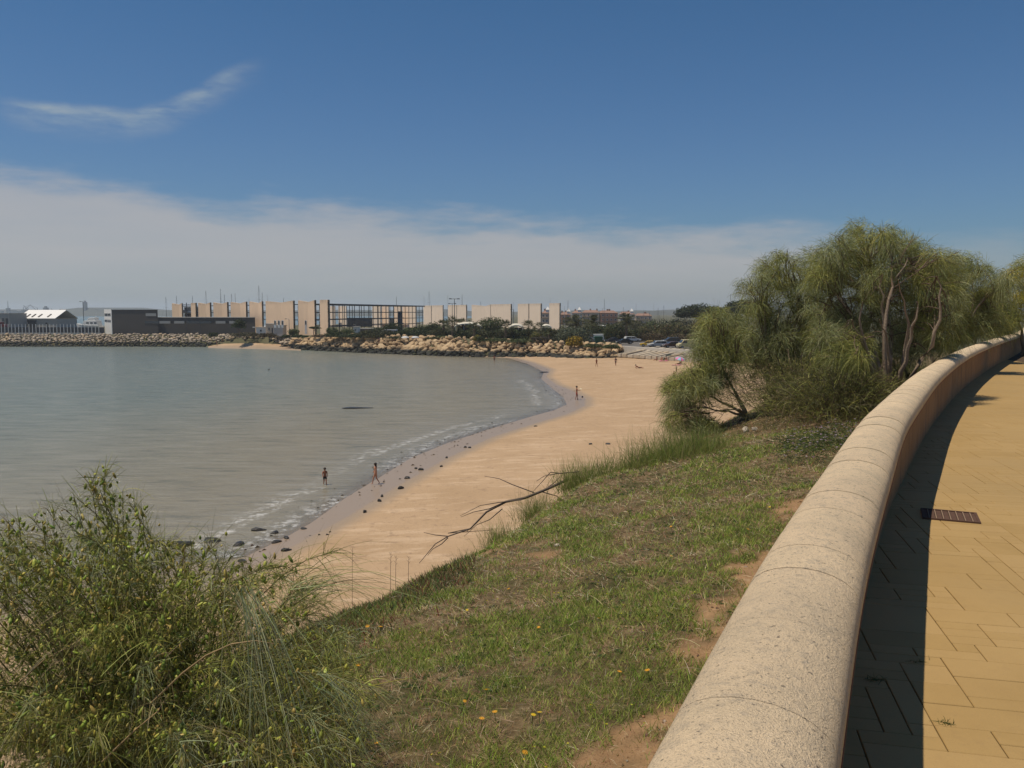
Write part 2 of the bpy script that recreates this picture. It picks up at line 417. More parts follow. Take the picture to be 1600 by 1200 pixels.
def stuccomat():
    m, t, b = material('ochre_render')
    co = t.new('ShaderNodeNewGeometry').outputs['Position']
    n = t.noise(co, 2.2, 6, .65); st = t.noise(t.mapping(co, scale=(2.6, 2.6, .25)), 2.2, 5, .65)
    col = t.ramp(n, [(.3, (.25, .13, .045)), (.7, (.36, .205, .085))])
    col = t.mix(t.math('MULTIPLY', t.sstep(st, .52, .68), .7), col, (.13, .09, .06))
    t.l.new(col, b.inputs['Base Color']); b.inputs['Roughness'].default_value = .9
    bp = t.new('ShaderNodeBump', i_Strength=.6, i_Distance=.01); t.l.new(t.noise(co, 60, 4, .7), bp.inputs['Height']); t.l.new(bp.outputs[0], b.inputs['Normal'])
    return m
M['stucco'] = stuccomat()
M['capred'] = simple('red_brown_edge', (.2, .06, .035), .85, .2, 12)
def pavermat():
    m, t, b = material('ochre_paver')
    co = t.new('ShaderNodeNewGeometry').outputs['Position']
    rnd = t.new('ShaderNodeObjectInfo').outputs['Random']
    n = t.noise(co, 1.1, 6, .65); n2 = t.noise(co, 9, 6, .7); f = t.noise(co, 120, 3, .7)
    col = t.ramp(n, [(.3, (.32, .21, .078)), (.7, (.40, .268, .108))])
    col = t.mix(t.math('MULTIPLY', t.sstep(n2, .52, .72), .3), col, (.26, .17, .075))
    col = t.mix(t.math('MULTIPLY', rnd, .4), col, (.44, .30, .135)); big = t.noise(co, .55, 4, .6); col = t.mix(t.math('MULTIPLY', t.sstep(big, .45, .65), .35), col, (.27, .19, .085))
    col = t.mix(t.math('MULTIPLY', t.sstep(f, .55, .7), .3), col, (.22, .15, .07))
    t.l.new(col, b.inputs['Base Color']); b.inputs['Roughness'].default_value = .8; b.inputs['Specular IOR Level'].default_value = .3
    bp = t.new('ShaderNodeBump', i_Strength=.35, i_Distance=.004); t.l.new(t.math('ADD', f, n2), bp.inputs['Height']); t.l.new(bp.outputs[0], b.inputs['Normal'])
    return m
M['paver'] = pavermat()
M['joint'] = simple('paver_joint', (.085, .058, .033), .95, .3, 8)
def landmat():
    m, t, b = material('scrub_ground')
    co = t.new('ShaderNodeNewGeometry').outputs['Position']
    n = t.noise(co, .12, 6, .65); n2 = t.noise(co, 1.1, 5, .7)
    col = t.ramp(n, [(.4, (.06, .07, .028)), (.62, (.11, .10, .05)), (.8, (.26, .2, .12))])
    col = t.mix(t.math('MULTIPLY', n2, .5), col, (.1, .08, .04))
    t.l.new(col, b.inputs['Base Color']); b.inputs['Roughness'].default_value = .95
    return m
M['land'] = landmat()
M['asphalt'] = simple('asphalt', (.13, .12, .11), .9, .15, .3)
M['kerb'] = simple('pale_kerb', (.5, .46, .4), .85, .1, .4)

# ------------------------------------------------------------------ numeric helpers
def _hash(i, j, s):
    a = np.sin(i * 127.1 + j * 311.7 + s * 74.7) * 43758.5453; return a - np.floor(a)
def vnoise(x, y, s=0):
    i = np.floor(x); j = np.floor(y); u = x - i; v = y - j; u = u * u * (3 - 2 * u); v = v * v * (3 - 2 * v)
    return (_hash(i, j, s) * (1 - u) + _hash(i + 1, j, s) * u) * (1 - v) + (_hash(i, j + 1, s) * (1 - u) + _hash(i + 1, j + 1, s) * u) * v
def fbm(x, y, s=0, o=4):
    r = 0; a = .5; t = 0
    for k in range(o): r = r + a * vnoise(x, y, s + k); t += a; x = x * 2.03 + 17; y = y * 2.03 + 9; a *= .5
    return r / t
def polydist(P, L, closed=False):
    P = np.asarray(P, float); L = np.asarray(L, float); d = np.full(len(P), 1e9)
    n = len(L) if closed else len(L) - 1
    for i in range(n):
        a = L[i]; b = L[(i + 1) % len(L)]; ab = b - a
        t = np.clip(((P - a) @ ab) / (ab @ ab), 0, 1); q = a + t[:, None] * ab
        d = np.minimum(d, np.hypot(*(P - q).T))
    return d
def inside(P, L):
    P = np.asarray(P, float); x, y = P.T; c = np.zeros(len(P), bool); n = len(L)
    for i in range(n):
        x1, y1 = L[i]; x2, y2 = L[(i + 1) % n]
        if y1 == y2: continue
        k = ((y1 > y) != (y2 > y)) & (x < (x2 - x1) * (y - y1) / (y2 - y1) + x1); c ^= k
    return c
def grid_mesh(name, xs, ys, zfun, mat, **kw):
    X, Y = np.meshgrid(xs, ys); P = np.stack([X.ravel(), Y.ravel()], 1); r = zfun(P)
    z, at_ = r if isinstance(r, tuple) else (r, None)
    V = np.column_stack([P, z]); nx, ny = len(xs), len(ys)
    i = np.arange((nx - 1) * (ny - 1)); a = (i // (nx - 1)) * nx + i % (nx - 1)
    F = np.stack([a, a + 1, a + nx + 1, a + nx], 1)
    return mesh_np(name, V, F, mat, attrs=at_, smooth=True, **kw)
def catmull(P, n):
    P = np.asarray(P, float); out = []
    Q = np.vstack([2 * P[0] - P[1], P, 2 * P[-1] - P[-2]])
    for i in range(1, len(Q) - 2):
        p0, p1, p2, p3 = Q[i - 1], Q[i], Q[i + 1], Q[i + 2]
        for k in range(n):
            t = k / n; out.append(.5 * ((2 * p1) + (-p0 + p2) * t + (2 * p0 - 5 * p1 + 4 * p2 - p3) * t * t + (-p0 + 3 * p1 - 3 * p2 + p3) * t ** 3))
    out.append(P[-1]); return np.array(out)

# ------------------------------------------------------------------ wall curve (inner face, promenade side)
inner = catmull([(-1.55, -3.1), (-.8, -1.5), (-.09, 0), (.65, 1.58), (1.06, 2.47), (1.42, 3.2), (1.80, 3.95), (2.2, 4.73), (2.98, 6.25),
                 (3.8, 7.72), (5.44, 10.6), (7.0, 13.2), (8.45, 15.55), (10.6, 18.9), (14.3, 24.4), (20.4, 33.2), (22.8, 36.9), (29.4, 47.2), (40, 62.5)], 14)
seg = np.hypot(*np.diff(inner, axis=0).T); arc = np.concatenate([[0], np.cumsum(seg)])
SS = np.arange(0, arc[-1], .1)
CX = np.interp(SS, arc, inner[:, 0]); CY = np.interp(SS, arc, inner[:, 1])
k_ = np.ones(9) / 9
for _ in range(3):
    CX[4:-4] = np.convolve(CX, k_, 'valid'); CY[4:-4] = np.convolve(CY, k_, 'valid')
TX = np.gradient(CX); TY = np.gradient(CY); tl = np.hypot(TX, TY); TX /= tl; TY /= tl
WW = .335
def curve(s, off=0):       # off: distance to the LEFT (seaward) of the inner face
    x = np.interp(s, SS, CX); y = np.interp(s, SS, CY); tx = np.interp(s, SS, TX); ty = np.interp(s, SS, TY)
    return x - ty * off, y + tx * off
def nearest(P):            # -> s, signed distance to the left of the inner face
    P = np.asarray(P, float); s = np.empty(len(P)); d = np.empty(len(P))
    for a in range(0, len(P), 20000):
        q = P[a:a + 20000]; D = (q[:, :1] - CX[None, ::3]) ** 2 + (q[:, 1:2] - CY[None, ::3]) ** 2
        i = D.argmin(1) * 3; s[a:a + 20000] = SS[i]
        d[a:a + 20000] = (q[:, 0] - CX[i]) * -TY[i] + (q[:, 1] - CY[i]) * TX[i]
    return s, d
def plain_drop(s, d, x, y):
    b = .34 * np.exp(-(((x - 5.6) / 1.7) ** 2 + ((y - 15.6) / 2.4) ** 2))
    b = b + .12 * np.exp(-(((x - 3.4) / 1.5) ** 2 + ((y - 11.5) / 2.0) ** 2))
    return 1.70 + .165 * np.maximum(d - WW, 0) - b
crest_px = [(1600, 512), (1500, 532), (1400, 562), (1300, 584), (1240, 602), (1190, 626), (1130, 656), (1090, 675), (1040, 694), (1000, 711), (950, 732), (880, 766), (820, 806), (760, 843), (700, 872), (650, 893), (600, 914), (540, 934), (500, 948), (450, 978), (380, 1020), (300, 1062)]
cs, cd = [], []
for px, py in crest_px:
    r = ray(px, py); D = np.linspace(1.5, 45, 3000); P = np.stack([D * r[0] / r[1], D], 1); s, d = nearest(P)
    drop = plain_drop(s, d, P[:, 0], P[:, 1]); g = drop + D * r[2] / r[1]
    ok = np.where((g < 0) & (d > .5))[0]
    if len(ok): i = ok[0]; cs.append(s[i]); cd.append(d[i])
o_ = np.argsort(cs); cs = np.array(cs)[o_]; cd = np.array(cd)[o_]
cd = np.clip(cd, 1.8, 9)
print('crest', np.round(cs, 1), np.round(cd, 1))
def crest_d(s): return np.interp(s, cs, cd)
def bank_z(P):
    P = np.asarray(P, float); s, d = nearest(P); x, y = P.T
    dc = crest_d(s); e = d - dc; fall = np.where(e > 0, .95 * e, 0) + .12 * np.exp(-np.abs(e) / .25)
    drop = plain_drop(s, np.minimum(d, dc), x, y) + fall
    bump_ = (fbm(x * .9, y * .9, 3) - .5) * .16 + (fbm(x * 4, y * 4, 5) - .5) * .05
    return EYE - drop + bump_ * np.clip((d - WW) / .6, .15, 1), s, d
def bare_mask(x, y, d):
    n = fbm(x * .9 + 3, y * .9, 21, 4); e = d - WW; far = np.clip((y - 6.5) / 4, 0, 1)
    w = np.clip(1 - e / (1.0 - .4 * far + .15 * np.sin(y * 2.1) - .22 * np.clip(5.0 - y, 0, 1)), 0, 1) * (1 - .4 * far)
    v = n * .9 + w * (.52 - .1 * far) + .10 * np.exp(-(((x - .35) / .4) ** 2 + ((y - 7.0) / .35) ** 2)) - np.clip((e - 1.6) / 2, 0, 1) * .12
    v = v + (fbm(x * 6, y * 6, 33, 4) - .5) * .42
    return np.clip((v - .66) / .07, 0, 1)

# ================================================================== LARGE STRUCTURE
# bank (near ground between wall and beach)
def make_bank():
    s = np.concatenate([np.arange(1.5, 24, .12), np.arange(24, 60, .5)])
    d = np.concatenate([np.arange(.05, 6.5, .10), np.arange(6.5, 26, .5)])
    Sg, Dg = np.meshgrid(s, d); x, y = curve(Sg.ravel(), Dg.ravel())
    P = np.stack([x, y], 1); z, s2, d2 = bank_z(P); bare = bare_mask(x, y, d2)
    V = np.column_stack([x, y, z]); nx, ny = len(s), len(d)
    i = np.arange((nx - 1) * (ny - 1)); a = (i // (nx - 1)) * nx + i % (nx - 1)
    F = np.stack([a, a + nx, a + nx + 1, a + 1], 1)
    o = mesh_np('grass_bank', V, F[:, ::-1].copy(), M['bank'], attrs={'bare': bare}, smooth=True); tag(o, kind='structure')
make_bank()

# shoreline (z = 0) and the edge of the wet sand
shore_px = [(380, 872), (450, 838), (490, 815), (540, 778), (590, 748), (640, 717), (700, 692), (760, 672), (830, 651), (866, 641), (886, 632), (880, 620), (862, 606), (846, 592), (850, 581), (826, 569), (796, 560), (740, 557.5), (700, 556)]
wet_px = [(330, 925), (380, 896), (470, 850), (560, 801), (630, 758), (700, 719), (775, 683), (840, 662), (890, 648), (918, 634), (918, 622), (895, 609), (872, 600), (856, 588), (862, 577), (836, 567), (806, 559), (740, 556)]
shore = [on(x, y, 0).xy[:] for x, y in shore_px]; wetl = [on(x, y, .15).xy[:] for x, y in wet_px]
shore = [(-70, -60), (-40, 5), (-24, 30)] + shore; wetl = [(-66, -62), (-36, 3), (-20, 28)] + wetl
far_close = [(60, 215), (120, 200), (160, 100), (120, -80), (-60, -80)]
def beach_fn(P):
    d = polydist(P, shore) * np.where(inside(P, shore + far_close), 1, -1)
    dw = polydist(P, wetl) * np.where(inside(P, wetl + far_close), 1, -1)
    x, y = P.T
    z = np.where(d > 0, .035 * d + .6 * (1 - np.exp(-d / 14)) * .6, .05 * d)
    z = np.minimum(z, 1.9); z = np.maximum(z, -2.5)
    z = z + (fbm(x * .25, y * .25, 8) - .5) * .12 * np.clip(d / 12, 0, 1) * 1.6 + (fbm(x * 1.3, y * 1.3, 9) - .5) * .05 * np.clip(d / 8, 0, 1)
    wet = np.clip(1 - (dw + 1.2) / 2.6, 0, 1)
    return z, {'wet': wet}
xs = np.concatenate([np.arange(-90, -30, 2.0), np.arange(-30, 30, .45), np.arange(30, 110, 2.0)])
ys = np.concatenate([np.arange(-20, 28, 2.), np.arange(28, 110, .5), np.arange(110, 216, .8)])
tag(grid_mesh('sand_beach', xs, ys, beach_fn, M['sand']), kind='structure')

# breakwater water lines
bw_left = [on(x, y, 0).xy[:] for x, y in [(-120, 541), (0, 541.5), (120, 541.5), (220, 541.5), (310, 542), (345, 543), (400, 543.5), (440, 545)]]
bw_right = [on(x, y, 0).xy[:] for x, y in [(440, 545), (500, 548), (560, 551), (620, 553.5), (680, 556), (740, 557.5), (800, 558.5)]]
bw_right += [on(860, 557, .5).xy[:], on(910, 555.5, 1.3).xy[:], on(965, 553, 1.8).xy[:]]
slope_base = [on(965, 553, 1.8).xy[:], on(1030, 558.5, 1.7).xy[:], on(1100, 566, 1.6).xy[:], on(1180, 572, 1.7).xy[:], on(1400, 580, 2.3).xy[:], (130, 150), (220, 120)]
front = [(-700, 320)] + [tuple(bw_left[0])] + bw_left[1:] + bw_right[1:] + slope_base[1:]
land_poly = front + [(1500, 100), (2500, 3000), (-60, 3000), (-60, 700), (-150, 460), (-700, 420)]
def top_z(x, y):
    a = 800 + 1300 * x / np.maximum(y, 1)
    return np.interp(a, [0, 430, 520, 700, 960, 1200], [3.6, 3.6, 4.2, 4.1, 3.1, 3.2])
def land_fn(P):
    x, y = P.T
    d = polydist(P, land_poly, True) * np.where(inside(P, land_poly), 1, -1)
    t = np.clip((d + .5) / 7.5, 0, 1)
    z = -3 + (top_z(x, y) - .12 + 3) * t + (fbm(x * .2, y * .2, 2) - .5) * .15
    return np.where(d < -3, -4., z)
xs = np.concatenate([np.arange(-700, -260, 20), np.arange(-260, 110, 1.6), np.arange(110, 400, 12), np.arange(400, 2500, 150)])
ys = np.concatenate([np.arange(100, 300, 1.6), np.arange(300, 480, 4), np.arange(480, 3000, 90)])
tag(grid_mesh('mainland_ground', xs, ys, land_fn, M['land']), kind='structure')

# sea
def sea_fn(P):
    d = polydist(P, shore) * np.where(inside(P, shore + far_close), -1, 1)
    dep = np.clip(d * .05, -1, 4); x, y = P.T
    far = (y > 205) | (x < -70); dep = np.where(far & (d > 5), np.maximum(dep, .8), dep)
    return np.where((d < -14), -.3, 0) * (y < 180), {'depth': np.maximum(dep, 0), 'shore': d}
xs = np.concatenate([[-8000, -5000, -3000, -1800, -1000, -600, -400, -300], np.arange(-240, -60, 6.), np.arange(-60, 25, .6), np.arange(25, 60, 5.), [100, 300, 1000, 3000, 8000]])
ys = np.concatenate([[-500, -100, 0], np.arange(10, 30, 2.), np.arange(30, 130, .7), np.arange(130, 290, 1.5), [320, 400, 500, 700, 1000, 1500, 2400, 4000, 8000]])
tag(grid_mesh('sea', xs, ys, sea_fn, M['sea']), kind='structure')
tag(mesh_np('seabed', [(-8000, -500, -2.6), (8000, -500, -2.6), (8000, 8000, -2.6), (-8000, 8000, -2.6)], np.array([[0, 1, 2, 3]]), M['sand'], attrs={'wet': [1, 1, 1, 1]}), kind='structure')

# distant coast across the bay
def far_coast():
    m = simple('distant_coast', (.09, .10, .09), .95, .3, .01)
    xs = np.linspace(-2400, 2400, 260); V = []; F = []
    for i, x in enumerate(xs):
        y0 = 2450 + 120 * math.sin(x / 500); h = 9 + 13 * float(fbm(np.array([x / 120.]), np.array([0.]), 3)[0]) + 10 * math.exp(-((x + 1230) / 90) ** 2)
        V += [(x, y0, -.5), (x, y0 + 30, h), (x, y0 + 400, h + 2), (x, y0 + 600, -1)]
    for i in range(len(xs) - 1):
        for k in range(3): F.append([i * 4 + k, i * 4 + 4 + k, i * 4 + 5 + k, i * 4 + 1 + k])
    tag(mesh_np('far_shore', V, F, m), kind='structure')
far_coast()

# ------------------------------------------------------------------ parapet wall
def sweep(offz, s0, s1, n, inset=0):
    s = np.linspace(s0 + inset, s1 - inset, n); V = []; F = []; k = len(offz)
    for ss in s:
        for o, z in offz:
            x, y = curve(ss, o); V.append((float(x), float(y), z))
    for i in range(n - 1):
        for j in range(k): F.append([i * k + j, i * k + (j + 1) % k, (i + 1) * k + (j + 1) % k, (i + 1) * k + j])
    F.append(list(range(k))[::-1]); F.append([(n - 1) * k + j for j in range(k)])
    return V, F
def make_wall():
    root = empty('parapet_wall', (0, 0, 0), label='low curving ochre parapet wall with rounded concrete cap beside the promenade', cat='wall')
    z0 = PZ
    V, F = sweep([(.115, z0 - .3), (.115, z0 + .665), (WW - .04, z0 + .665), (WW - .04, z0 - .7)], .2, 62, 420)
    mesh_np('wall_body', V, F, M['stucco'], root)
    def prof(r=0):
        q = [(0 + r, z0 + .655 + r), (0 + r, z0 + .700)]
        for i in range(1, 12):
            t = i / 12; q.append((r + (WW - 2 * r) * (.5 - .5 * math.cos(math.pi * t)), z0 + .700 - r + .108 * math.sin(math.pi * t) ** .85))
        return q + [(WW - r, z0 + .700), (WW - r, z0 + .655 + r)]
    V, F = sweep(prof(.006), .3, 61.9, 420)
    mesh_np('mortar_bed', V, F, simple('dark_mortar', (.14, .115, .09), .95, .2, 8), root)
    V, F = sweep([(-.0015, z0 + .648), (-.0015, z0 + .657), (.113, z0 + .657), (.113, z0 + .648)], .3, 61.9, 420)
    mesh_np('edge_line', V, F, M['capred'], root)
    s = .35; i = 0; rnd = random.Random(4)
    while s < 61.5:
        L = rnd.choice([.22, .25, .28, .36, .5]) if s < 14 else rnd.uniform(.3, .6)
        if s > 30: L = 1.0
        dz = rnd.uniform(-.0025, .0025); g = rnd.choice([.0008, .0011, .0018])
        V, F = sweep([(o, z + dz) for o, z in prof()], s, s + L, 3 if L < .4 else 4, g)
        k = len(prof()); nV = len(V); V = V + V[:k] + V[nV - k:]      # end faces get their own vertices, so the top stays smooth
        F = F[:-2] + [[nV + j for j in range(k)][::-1], [nV + k + j for j in range(k)]]
        c = mesh_np('cap_stone', V, F, M['cap'], root, smooth=False)
        c.data.polygons.foreach_set('use_smooth', [j < len(F) - 2 for j in range(len(F))])
        s += L; i += 1
    print('caps', i)
make_wall()

# ------------------------------------------------------------------ promenade
PA = R(13.0); PU = Vector((math.sin(PA), math.cos(PA))); PV = Vector((math.cos(PA), -math.sin(PA)))
def uvw(u, v): return (PU.x * u + PV.x * v, PU.y * u + PV.y * v)
DR = (6.86, 7.19, 1.74, 2.10)     # drain grate u0,u1,v0,v1
def make_pavement():
    V = []; s = np.arange(.2, 62, .4)
    for ss in s:
        x, y = curve(ss, .15); V.append((float(x), float(y), PZ - .012))
    n = len(V)
    for ss in s: x, y = curve(ss, .15); x2, y2 = (float(x) + 14, float(y) - 12); V.append((x2, y2, PZ - .012))
    F = [[i, n + i, n + i + 1, i + 1] for i in range(n - 1)]
    base = tag(mesh_np('pavement', V, F, M['joint']), kind='structure')
    m = .1; nu, nv = 520, 130; u0, v0 = -3.5, -3.0
    occ = np.zeros((nu, nv), bool); rnd = random.Random(12)
    di = (int(round((DR[0] - u0) / m)), int(round((DR[1] - u0) / m)), int(round((DR[2] - v0) / m)), int(round((DR[3] - v0) / m)))
    # everything left of the wall centre is skipped
    I, J = np.meshgrid(np.arange(nu), np.arange(nv), indexing='ij'); uu = u0 + I * m; vv = v0 + J * m
    P = np.stack([(PU.x * uu + PV.x * vv).ravel(), (PU.y * uu + PV.y * vv).ravel()], 1)
    s, d = nearest(P); occ |= (d.reshape(nu, nv) > .25)
    sizes = [(2, 2), (4, 6), (3, 5), (1, 4), (1, 3), (1, 2), (2, 4), (4, 4), (2, 1), (4, 1), (3, 2), (6, 1), (1, 6)]; wts = [4, 2, 3, 8, 6, 6, 7, 3, .4, 1, .8, .4, 5]
    rects = []
    for a in range(nu):
        for b in range(nv):
            if occ[a, b]: continue
            for _ in range(7):
                h, w = rnd.choices(sizes, wts)[0]
                if a + h <= nu and b + w <= nv and not occ[a:a + h, b:b + w].any(): break
            else: h, w = 1, 1
            occ[a:a + h, b:b + w] = True; rects.append((u0 + a * m, v0 + b * m, h * m, w * m))
    def vis(r):
        x, y = uvw(r[0] + r[2] / 2, r[1] + r[3] / 2)
        if y < .8: return 1e6
        px, py, f = proj((x, y, PZ)); lit = 0 if (-40 < px < 1640 and py < 1230) else 1e4
        return lit + math.hypot(x, y)
    rects.sort(key=vis); meshes = {}
    def slab(h, w, g=.0021, c=.003, t=.011):
        a, b, e, f_ = g, h - g, g, w - g
        V = [(a, e, -t), (b, e, -t), (b, f_, -t), (a, f_, -t), (a, e, -c), (b, e, -c), (b, f_, -c), (a, f_, -c), (a + c, e + c, 0), (b - c, e + c, 0), (b - c, f_ - c, 0), (a + c, f_ - c, 0)]
        F = [[8, 11, 10, 9]] + [[4 + i, 8 + i, 8 + (i + 1) % 4, 4 + (i + 1) % 4] for i in range(4)] + [[i, 4 + i, 4 + (i + 1) % 4, (i + 1) % 4] for i in range(4)]
        return V, F
    rot = math.pi / 2 - PA
    # local x = along u, local y = towards -v (left) ; mirror so that +y = +v
    for k, (u, v, h, w) in enumerate(rects[:300]):
        key = (round(h, 2), round(w, 2))
        if key not in meshes:
            V, F = slab(h, w); V = [(a, -b, c) for a, b, c in V]; F = [f[::-1] for f in F]
            me = bpy.data.meshes.new('paver'); me.from_pydata(V, [], F); me.materials.append(M['paver']); meshes[key] = me
        x, y = uvw(u, v)
        inst('paver', meshes[key], base, (x, y, PZ + rnd.uniform(-.0012, .0008)), (rnd.uniform(-.002, .002), rnd.uniform(-.002, .002), rot))
    mb = MB(); ca, sa_ = math.cos(rot), math.sin(rot)
    for (u, v, h, w) in rects[300:]:
        V, F = slab(h, w, .0018); x, y = uvw(u, v); dz = rnd.uniform(-.001, .001)
        mb.add([(x + a * ca + b * sa_, y + a * sa_ - b * ca, PZ + c + dz) for a, b, c in V], [f[::-1] for f in F])
    o = mb.build('paving', M['paver'], base); tag(o, kind='stuff')
    # drain grate
    g = empty('drain_grate', on(1484, 807, PZ) + Vector((0, 0, .006)), math.pi / 2 - R(24), 'rusty purple brown metal drain grate set into the ochre paving', 'drain grate')
    L, W = .35, .40
    rust = simple('rusty_grate', (.10, .06, .045), .9, .3, 20, spec=.1); rail = simple('rusty_bar', (.26, .18, .13), .9, .3, 20, spec=.1); dark = simple('drain_dark', (.01, .01, .01), .9, .1, 2)
    MB().box((0, 0, -.0045), (L - .01, W - .01, .002)).build('pit_shade', dark, g)  # black sheet on uncut paving, the shade of a pit as colour
    fb = MB()
    for sx in (-1, 1): fb.box((sx * (L / 2 - .01), 0, .0), (.02, W, .014))
    for sy in (-1, 1): fb.box((0, sy * (W / 2 - .01), .0), (L - .04, .02, .013))
    fb.build('grate_frame', rust, g)
    n = 8
    for i in range(1, n):
        MB().box((0, -W / 2 + i * W / n, .001), (L - .04, .007, .010)).build('bar', rail, g)
    for i in range(n):
        MB().box((0, -W / 2 + (i + .5) * W / n, -.002), (L - .06, W / n - .016, .008)).build('plate', rust, g)
make_pavement()

# haze: the air between here and the far shore
def make_haze():
    m = bpy.data.materials.new('haze_air'); m.use_nodes = True; t = NT(m.node_tree); t.n.remove(t.n['Principled BSDF'])
    v = t.new('ShaderNodeVolumePrincipled', i_Color=(.82, .87, .95, 1), i_Density=.00017, i_Anisotropy=.3)
    t.l.new(v.outputs[0], t.n['Material Output'].inputs['Volume'])
    o = MB().box((0, 3750, 38), (16400, 8900, 84)).build('haze', m); tag(o, kind='stuff'); o.display_type = 'WIRE'
make_haze()

# ================================================================== BREAKWATERS
def rock_meshes(n, mat, seed, sub=2):
    out = []
    r = random.Random(seed)
    for k in range(n):
        bm = bmesh.new(); bmesh.ops.create_icosphere(bm, subdivisions=sub, radius=.5)
        planes = [(Vector((r.gauss(0, 1), r.gauss(0, 1), r.gauss(0, 1))).normalized(), r.uniform(.27, .40)) for _ in range(9)]
        for v in bm.verts:
            for nrm, dd in planes:
                q = v.co.dot(nrm)
                if q > dd: v.co -= nrm * (q - dd) * .92
            v.co += Vector((r.gauss(0, 1), r.gauss(0, 1), r.gauss(0, 1))) * .012
        me = bpy.data.meshes.new('boulder'); bm.to_mesh(me); bm.free(); me.materials.append(mat); out.append(me)
    return out
def along(L, step):
    L = np.asarray(L, float); sg = np.hypot(*np.diff(L, axis=0).T); a = np.concatenate([[0], np.cumsum(sg)])
    s = np.arange(0, a[-1], step); x = np.interp(s, a, L[:, 0]); y = np.interp(s, a, L[:, 1])
    x2 = np.interp(s + .5, a, L[:, 0]); y2 = np.interp(s + .5, a, L[:, 1]); x1 = np.interp(s - .5, a, L[:, 0]); y1 = np.interp(s - .5, a, L[:, 1])
    tx, ty = x2 - x1, y2 - y1; l = np.hypot(tx, ty); return s, x, y, tx / l, ty / l
def make_breakwaters():
    rnd = random.Random(5)
    rocks = rock_meshes(12, M['rock'], 3)
    root = empty('breakwater', (0, 0, 0), label='breakwater of large golden boulders with dark wet feet curving towards the beach', cat='breakwater')
    cand = []
    s, X, Y, TX_, TY_ = along(bw_right, 1.45)
    for i in range(len(s)):
        for r_ in range(6):
            t = r_ / 5; back = -.3 + 7.2 * t + rnd.uniform(-.4, .4); j = rnd.uniform(-.6, .6)
            px, py, _ = proj((X[i], Y[i], 0))
            hi = np.interp(px, [430, 500, 700, 900, 1000], [3.2, 4.5, 4.3, 3.4, 3.3]); lo = np.interp(px, [430, 800, 900, 970], [0, 0, .6, 1.2])
            x = X[i] + TX_[i] * j - TY_[i] * back; y = Y[i] + TY_[i] * j + TX_[i] * back
            z = lo + (hi - lo) * t - .15 + rnd.uniform(-.12, .25); sc = rnd.uniform(1.25, 2.25) * (1.0 if r_ < 5 else .85)
            cand.append((x, y, z, sc, r_))
    cand.sort(key=lambda c: math.hypot(c[0], c[1]) / c[3])
    for (x, y, z, sc, r_) in cand[:299]:
        inst('boulder', rnd.choice(rocks), root, (x, y, z), (rnd.uniform(-.5, .5), rnd.uniform(-.5, .5), rnd.uniform(0, 6.3)), (sc * rnd.uniform(.95, 1.5), sc, sc * rnd.uniform(.65, .95)))
    def joined(lst, name, mat, parent, seed, sub=1):
        base = [(np.array([v.co[:] for v in m.vertices]), np.array([p.vertices[:] for p in m.polygons])) for m in rock_meshes(10, mat, seed, sub)]
        Vs, Fs, n = [], [], 0
        for (x, y, z, sc, r_) in lst:
            bv, bf = rnd.choice(base)
            Rm = np.array(Euler((rnd.uniform(-.6, .6), rnd.uniform(-.6, .6), rnd.uniform(0, 6.3))).to_matrix())
            v = (bv * [sc * rnd.uniform(.9, 1.4), sc, sc * rnd.uniform(.6, .9)]) @ Rm.T + [x, y, z]
            Vs.append(v); Fs.append(bf + n); n += len(v)
        o = mesh_np(name, np.vstack(Vs), np.vstack(Fs), mat, parent)
        return tag(o, kind='stuff')
    joined(cand[299:] + [(c[0] + rnd.uniform(-1, 1), c[1] + rnd.uniform(-1, 1), c[2] - .45, c[3] * .9, 0) for c in cand], 'boulders', M['rock'], root, 8)
    # the low one on the left, in front of the grey building and the quay
    root2 = empty('breakwater', (0, 0, 0), label='low breakwater of small pale rocks along the quay on the left', cat='breakwater')
    lst = []
    s, X, Y, TX_, TY_ = along(bw_left, .85)
    for i in range(len(s)):
        px, py, _ = proj((X[i], Y[i], 0))
        gap = 1 if px < 305 else 0
        for r_ in range(8):
            t = r_ / 7; back = -.3 + 7.5 * t + rnd.uniform(-.4, .4)
            if px > 318 and back < np.interp(px, [318, 335, 400, 432, 445], [2.0, 5.0, 5.5, 2.0, 0]): continue
            j = rnd.uniform(-.4, .4)
            lst.append((X[i] + TX_[i] * j - TY_[i] * back, Y[i] + TY_[i] * j + TX_[i] * back, 3.6 * t + rnd.uniform(-.2, .25), rnd.uniform(.8, 1.5), r_))
    joined(lst, 'boulders', M['rock_low'], root2, 9)
    # stone slabs laid on the slope under the car park
    root3 = empty('slab_revetment', (0, 0, 0), label='slope of pale tilted stone slabs between the sand and the car park', cat='revetment')
    s, X, Y, TX_, TY_ = along(slope_base[:3], 2.1); mat = M['rock_dry']
    for i in range(len(s)):
        n_ = (-TY_[i], TX_[i])
        for k in range(2):
            b0 = k * 3.6 - .4; L = 3.5
            base = top_z(X[i], Y[i]); lo = 1.7
            za = lo + (3.2 - lo) * (b0 + .4) / 7.4; zb = lo + (3.2 - lo) * (b0 + L + .4) / 7.4
            w = rnd.uniform(1.7, 2.0); sh = 1.2
            def q(a, b, z): return (X[i] + TX_[i] * (a + b * .35) + n_[0] * b, Y[i] + TY_[i] * (a + b * .35) + n_[1] * b, z)
            dz = rnd.uniform(.02, .3); tilt = rnd.uniform(.1, .3)
            P = [q(0, b0, za - .5), q(w, b0, za - .5), q(w, b0 + L, zb - .5), q(0, b0 + L, zb - .5), q(0, b0, za + dz), q(w, b0, za + dz + tilt), q(w, b0 + L, zb + dz + tilt), q(0, b0 + L, zb + dz)]
            MB().hexa(P).build('stone_slab', mat, root3, bevel=.08)
make_breakwaters()
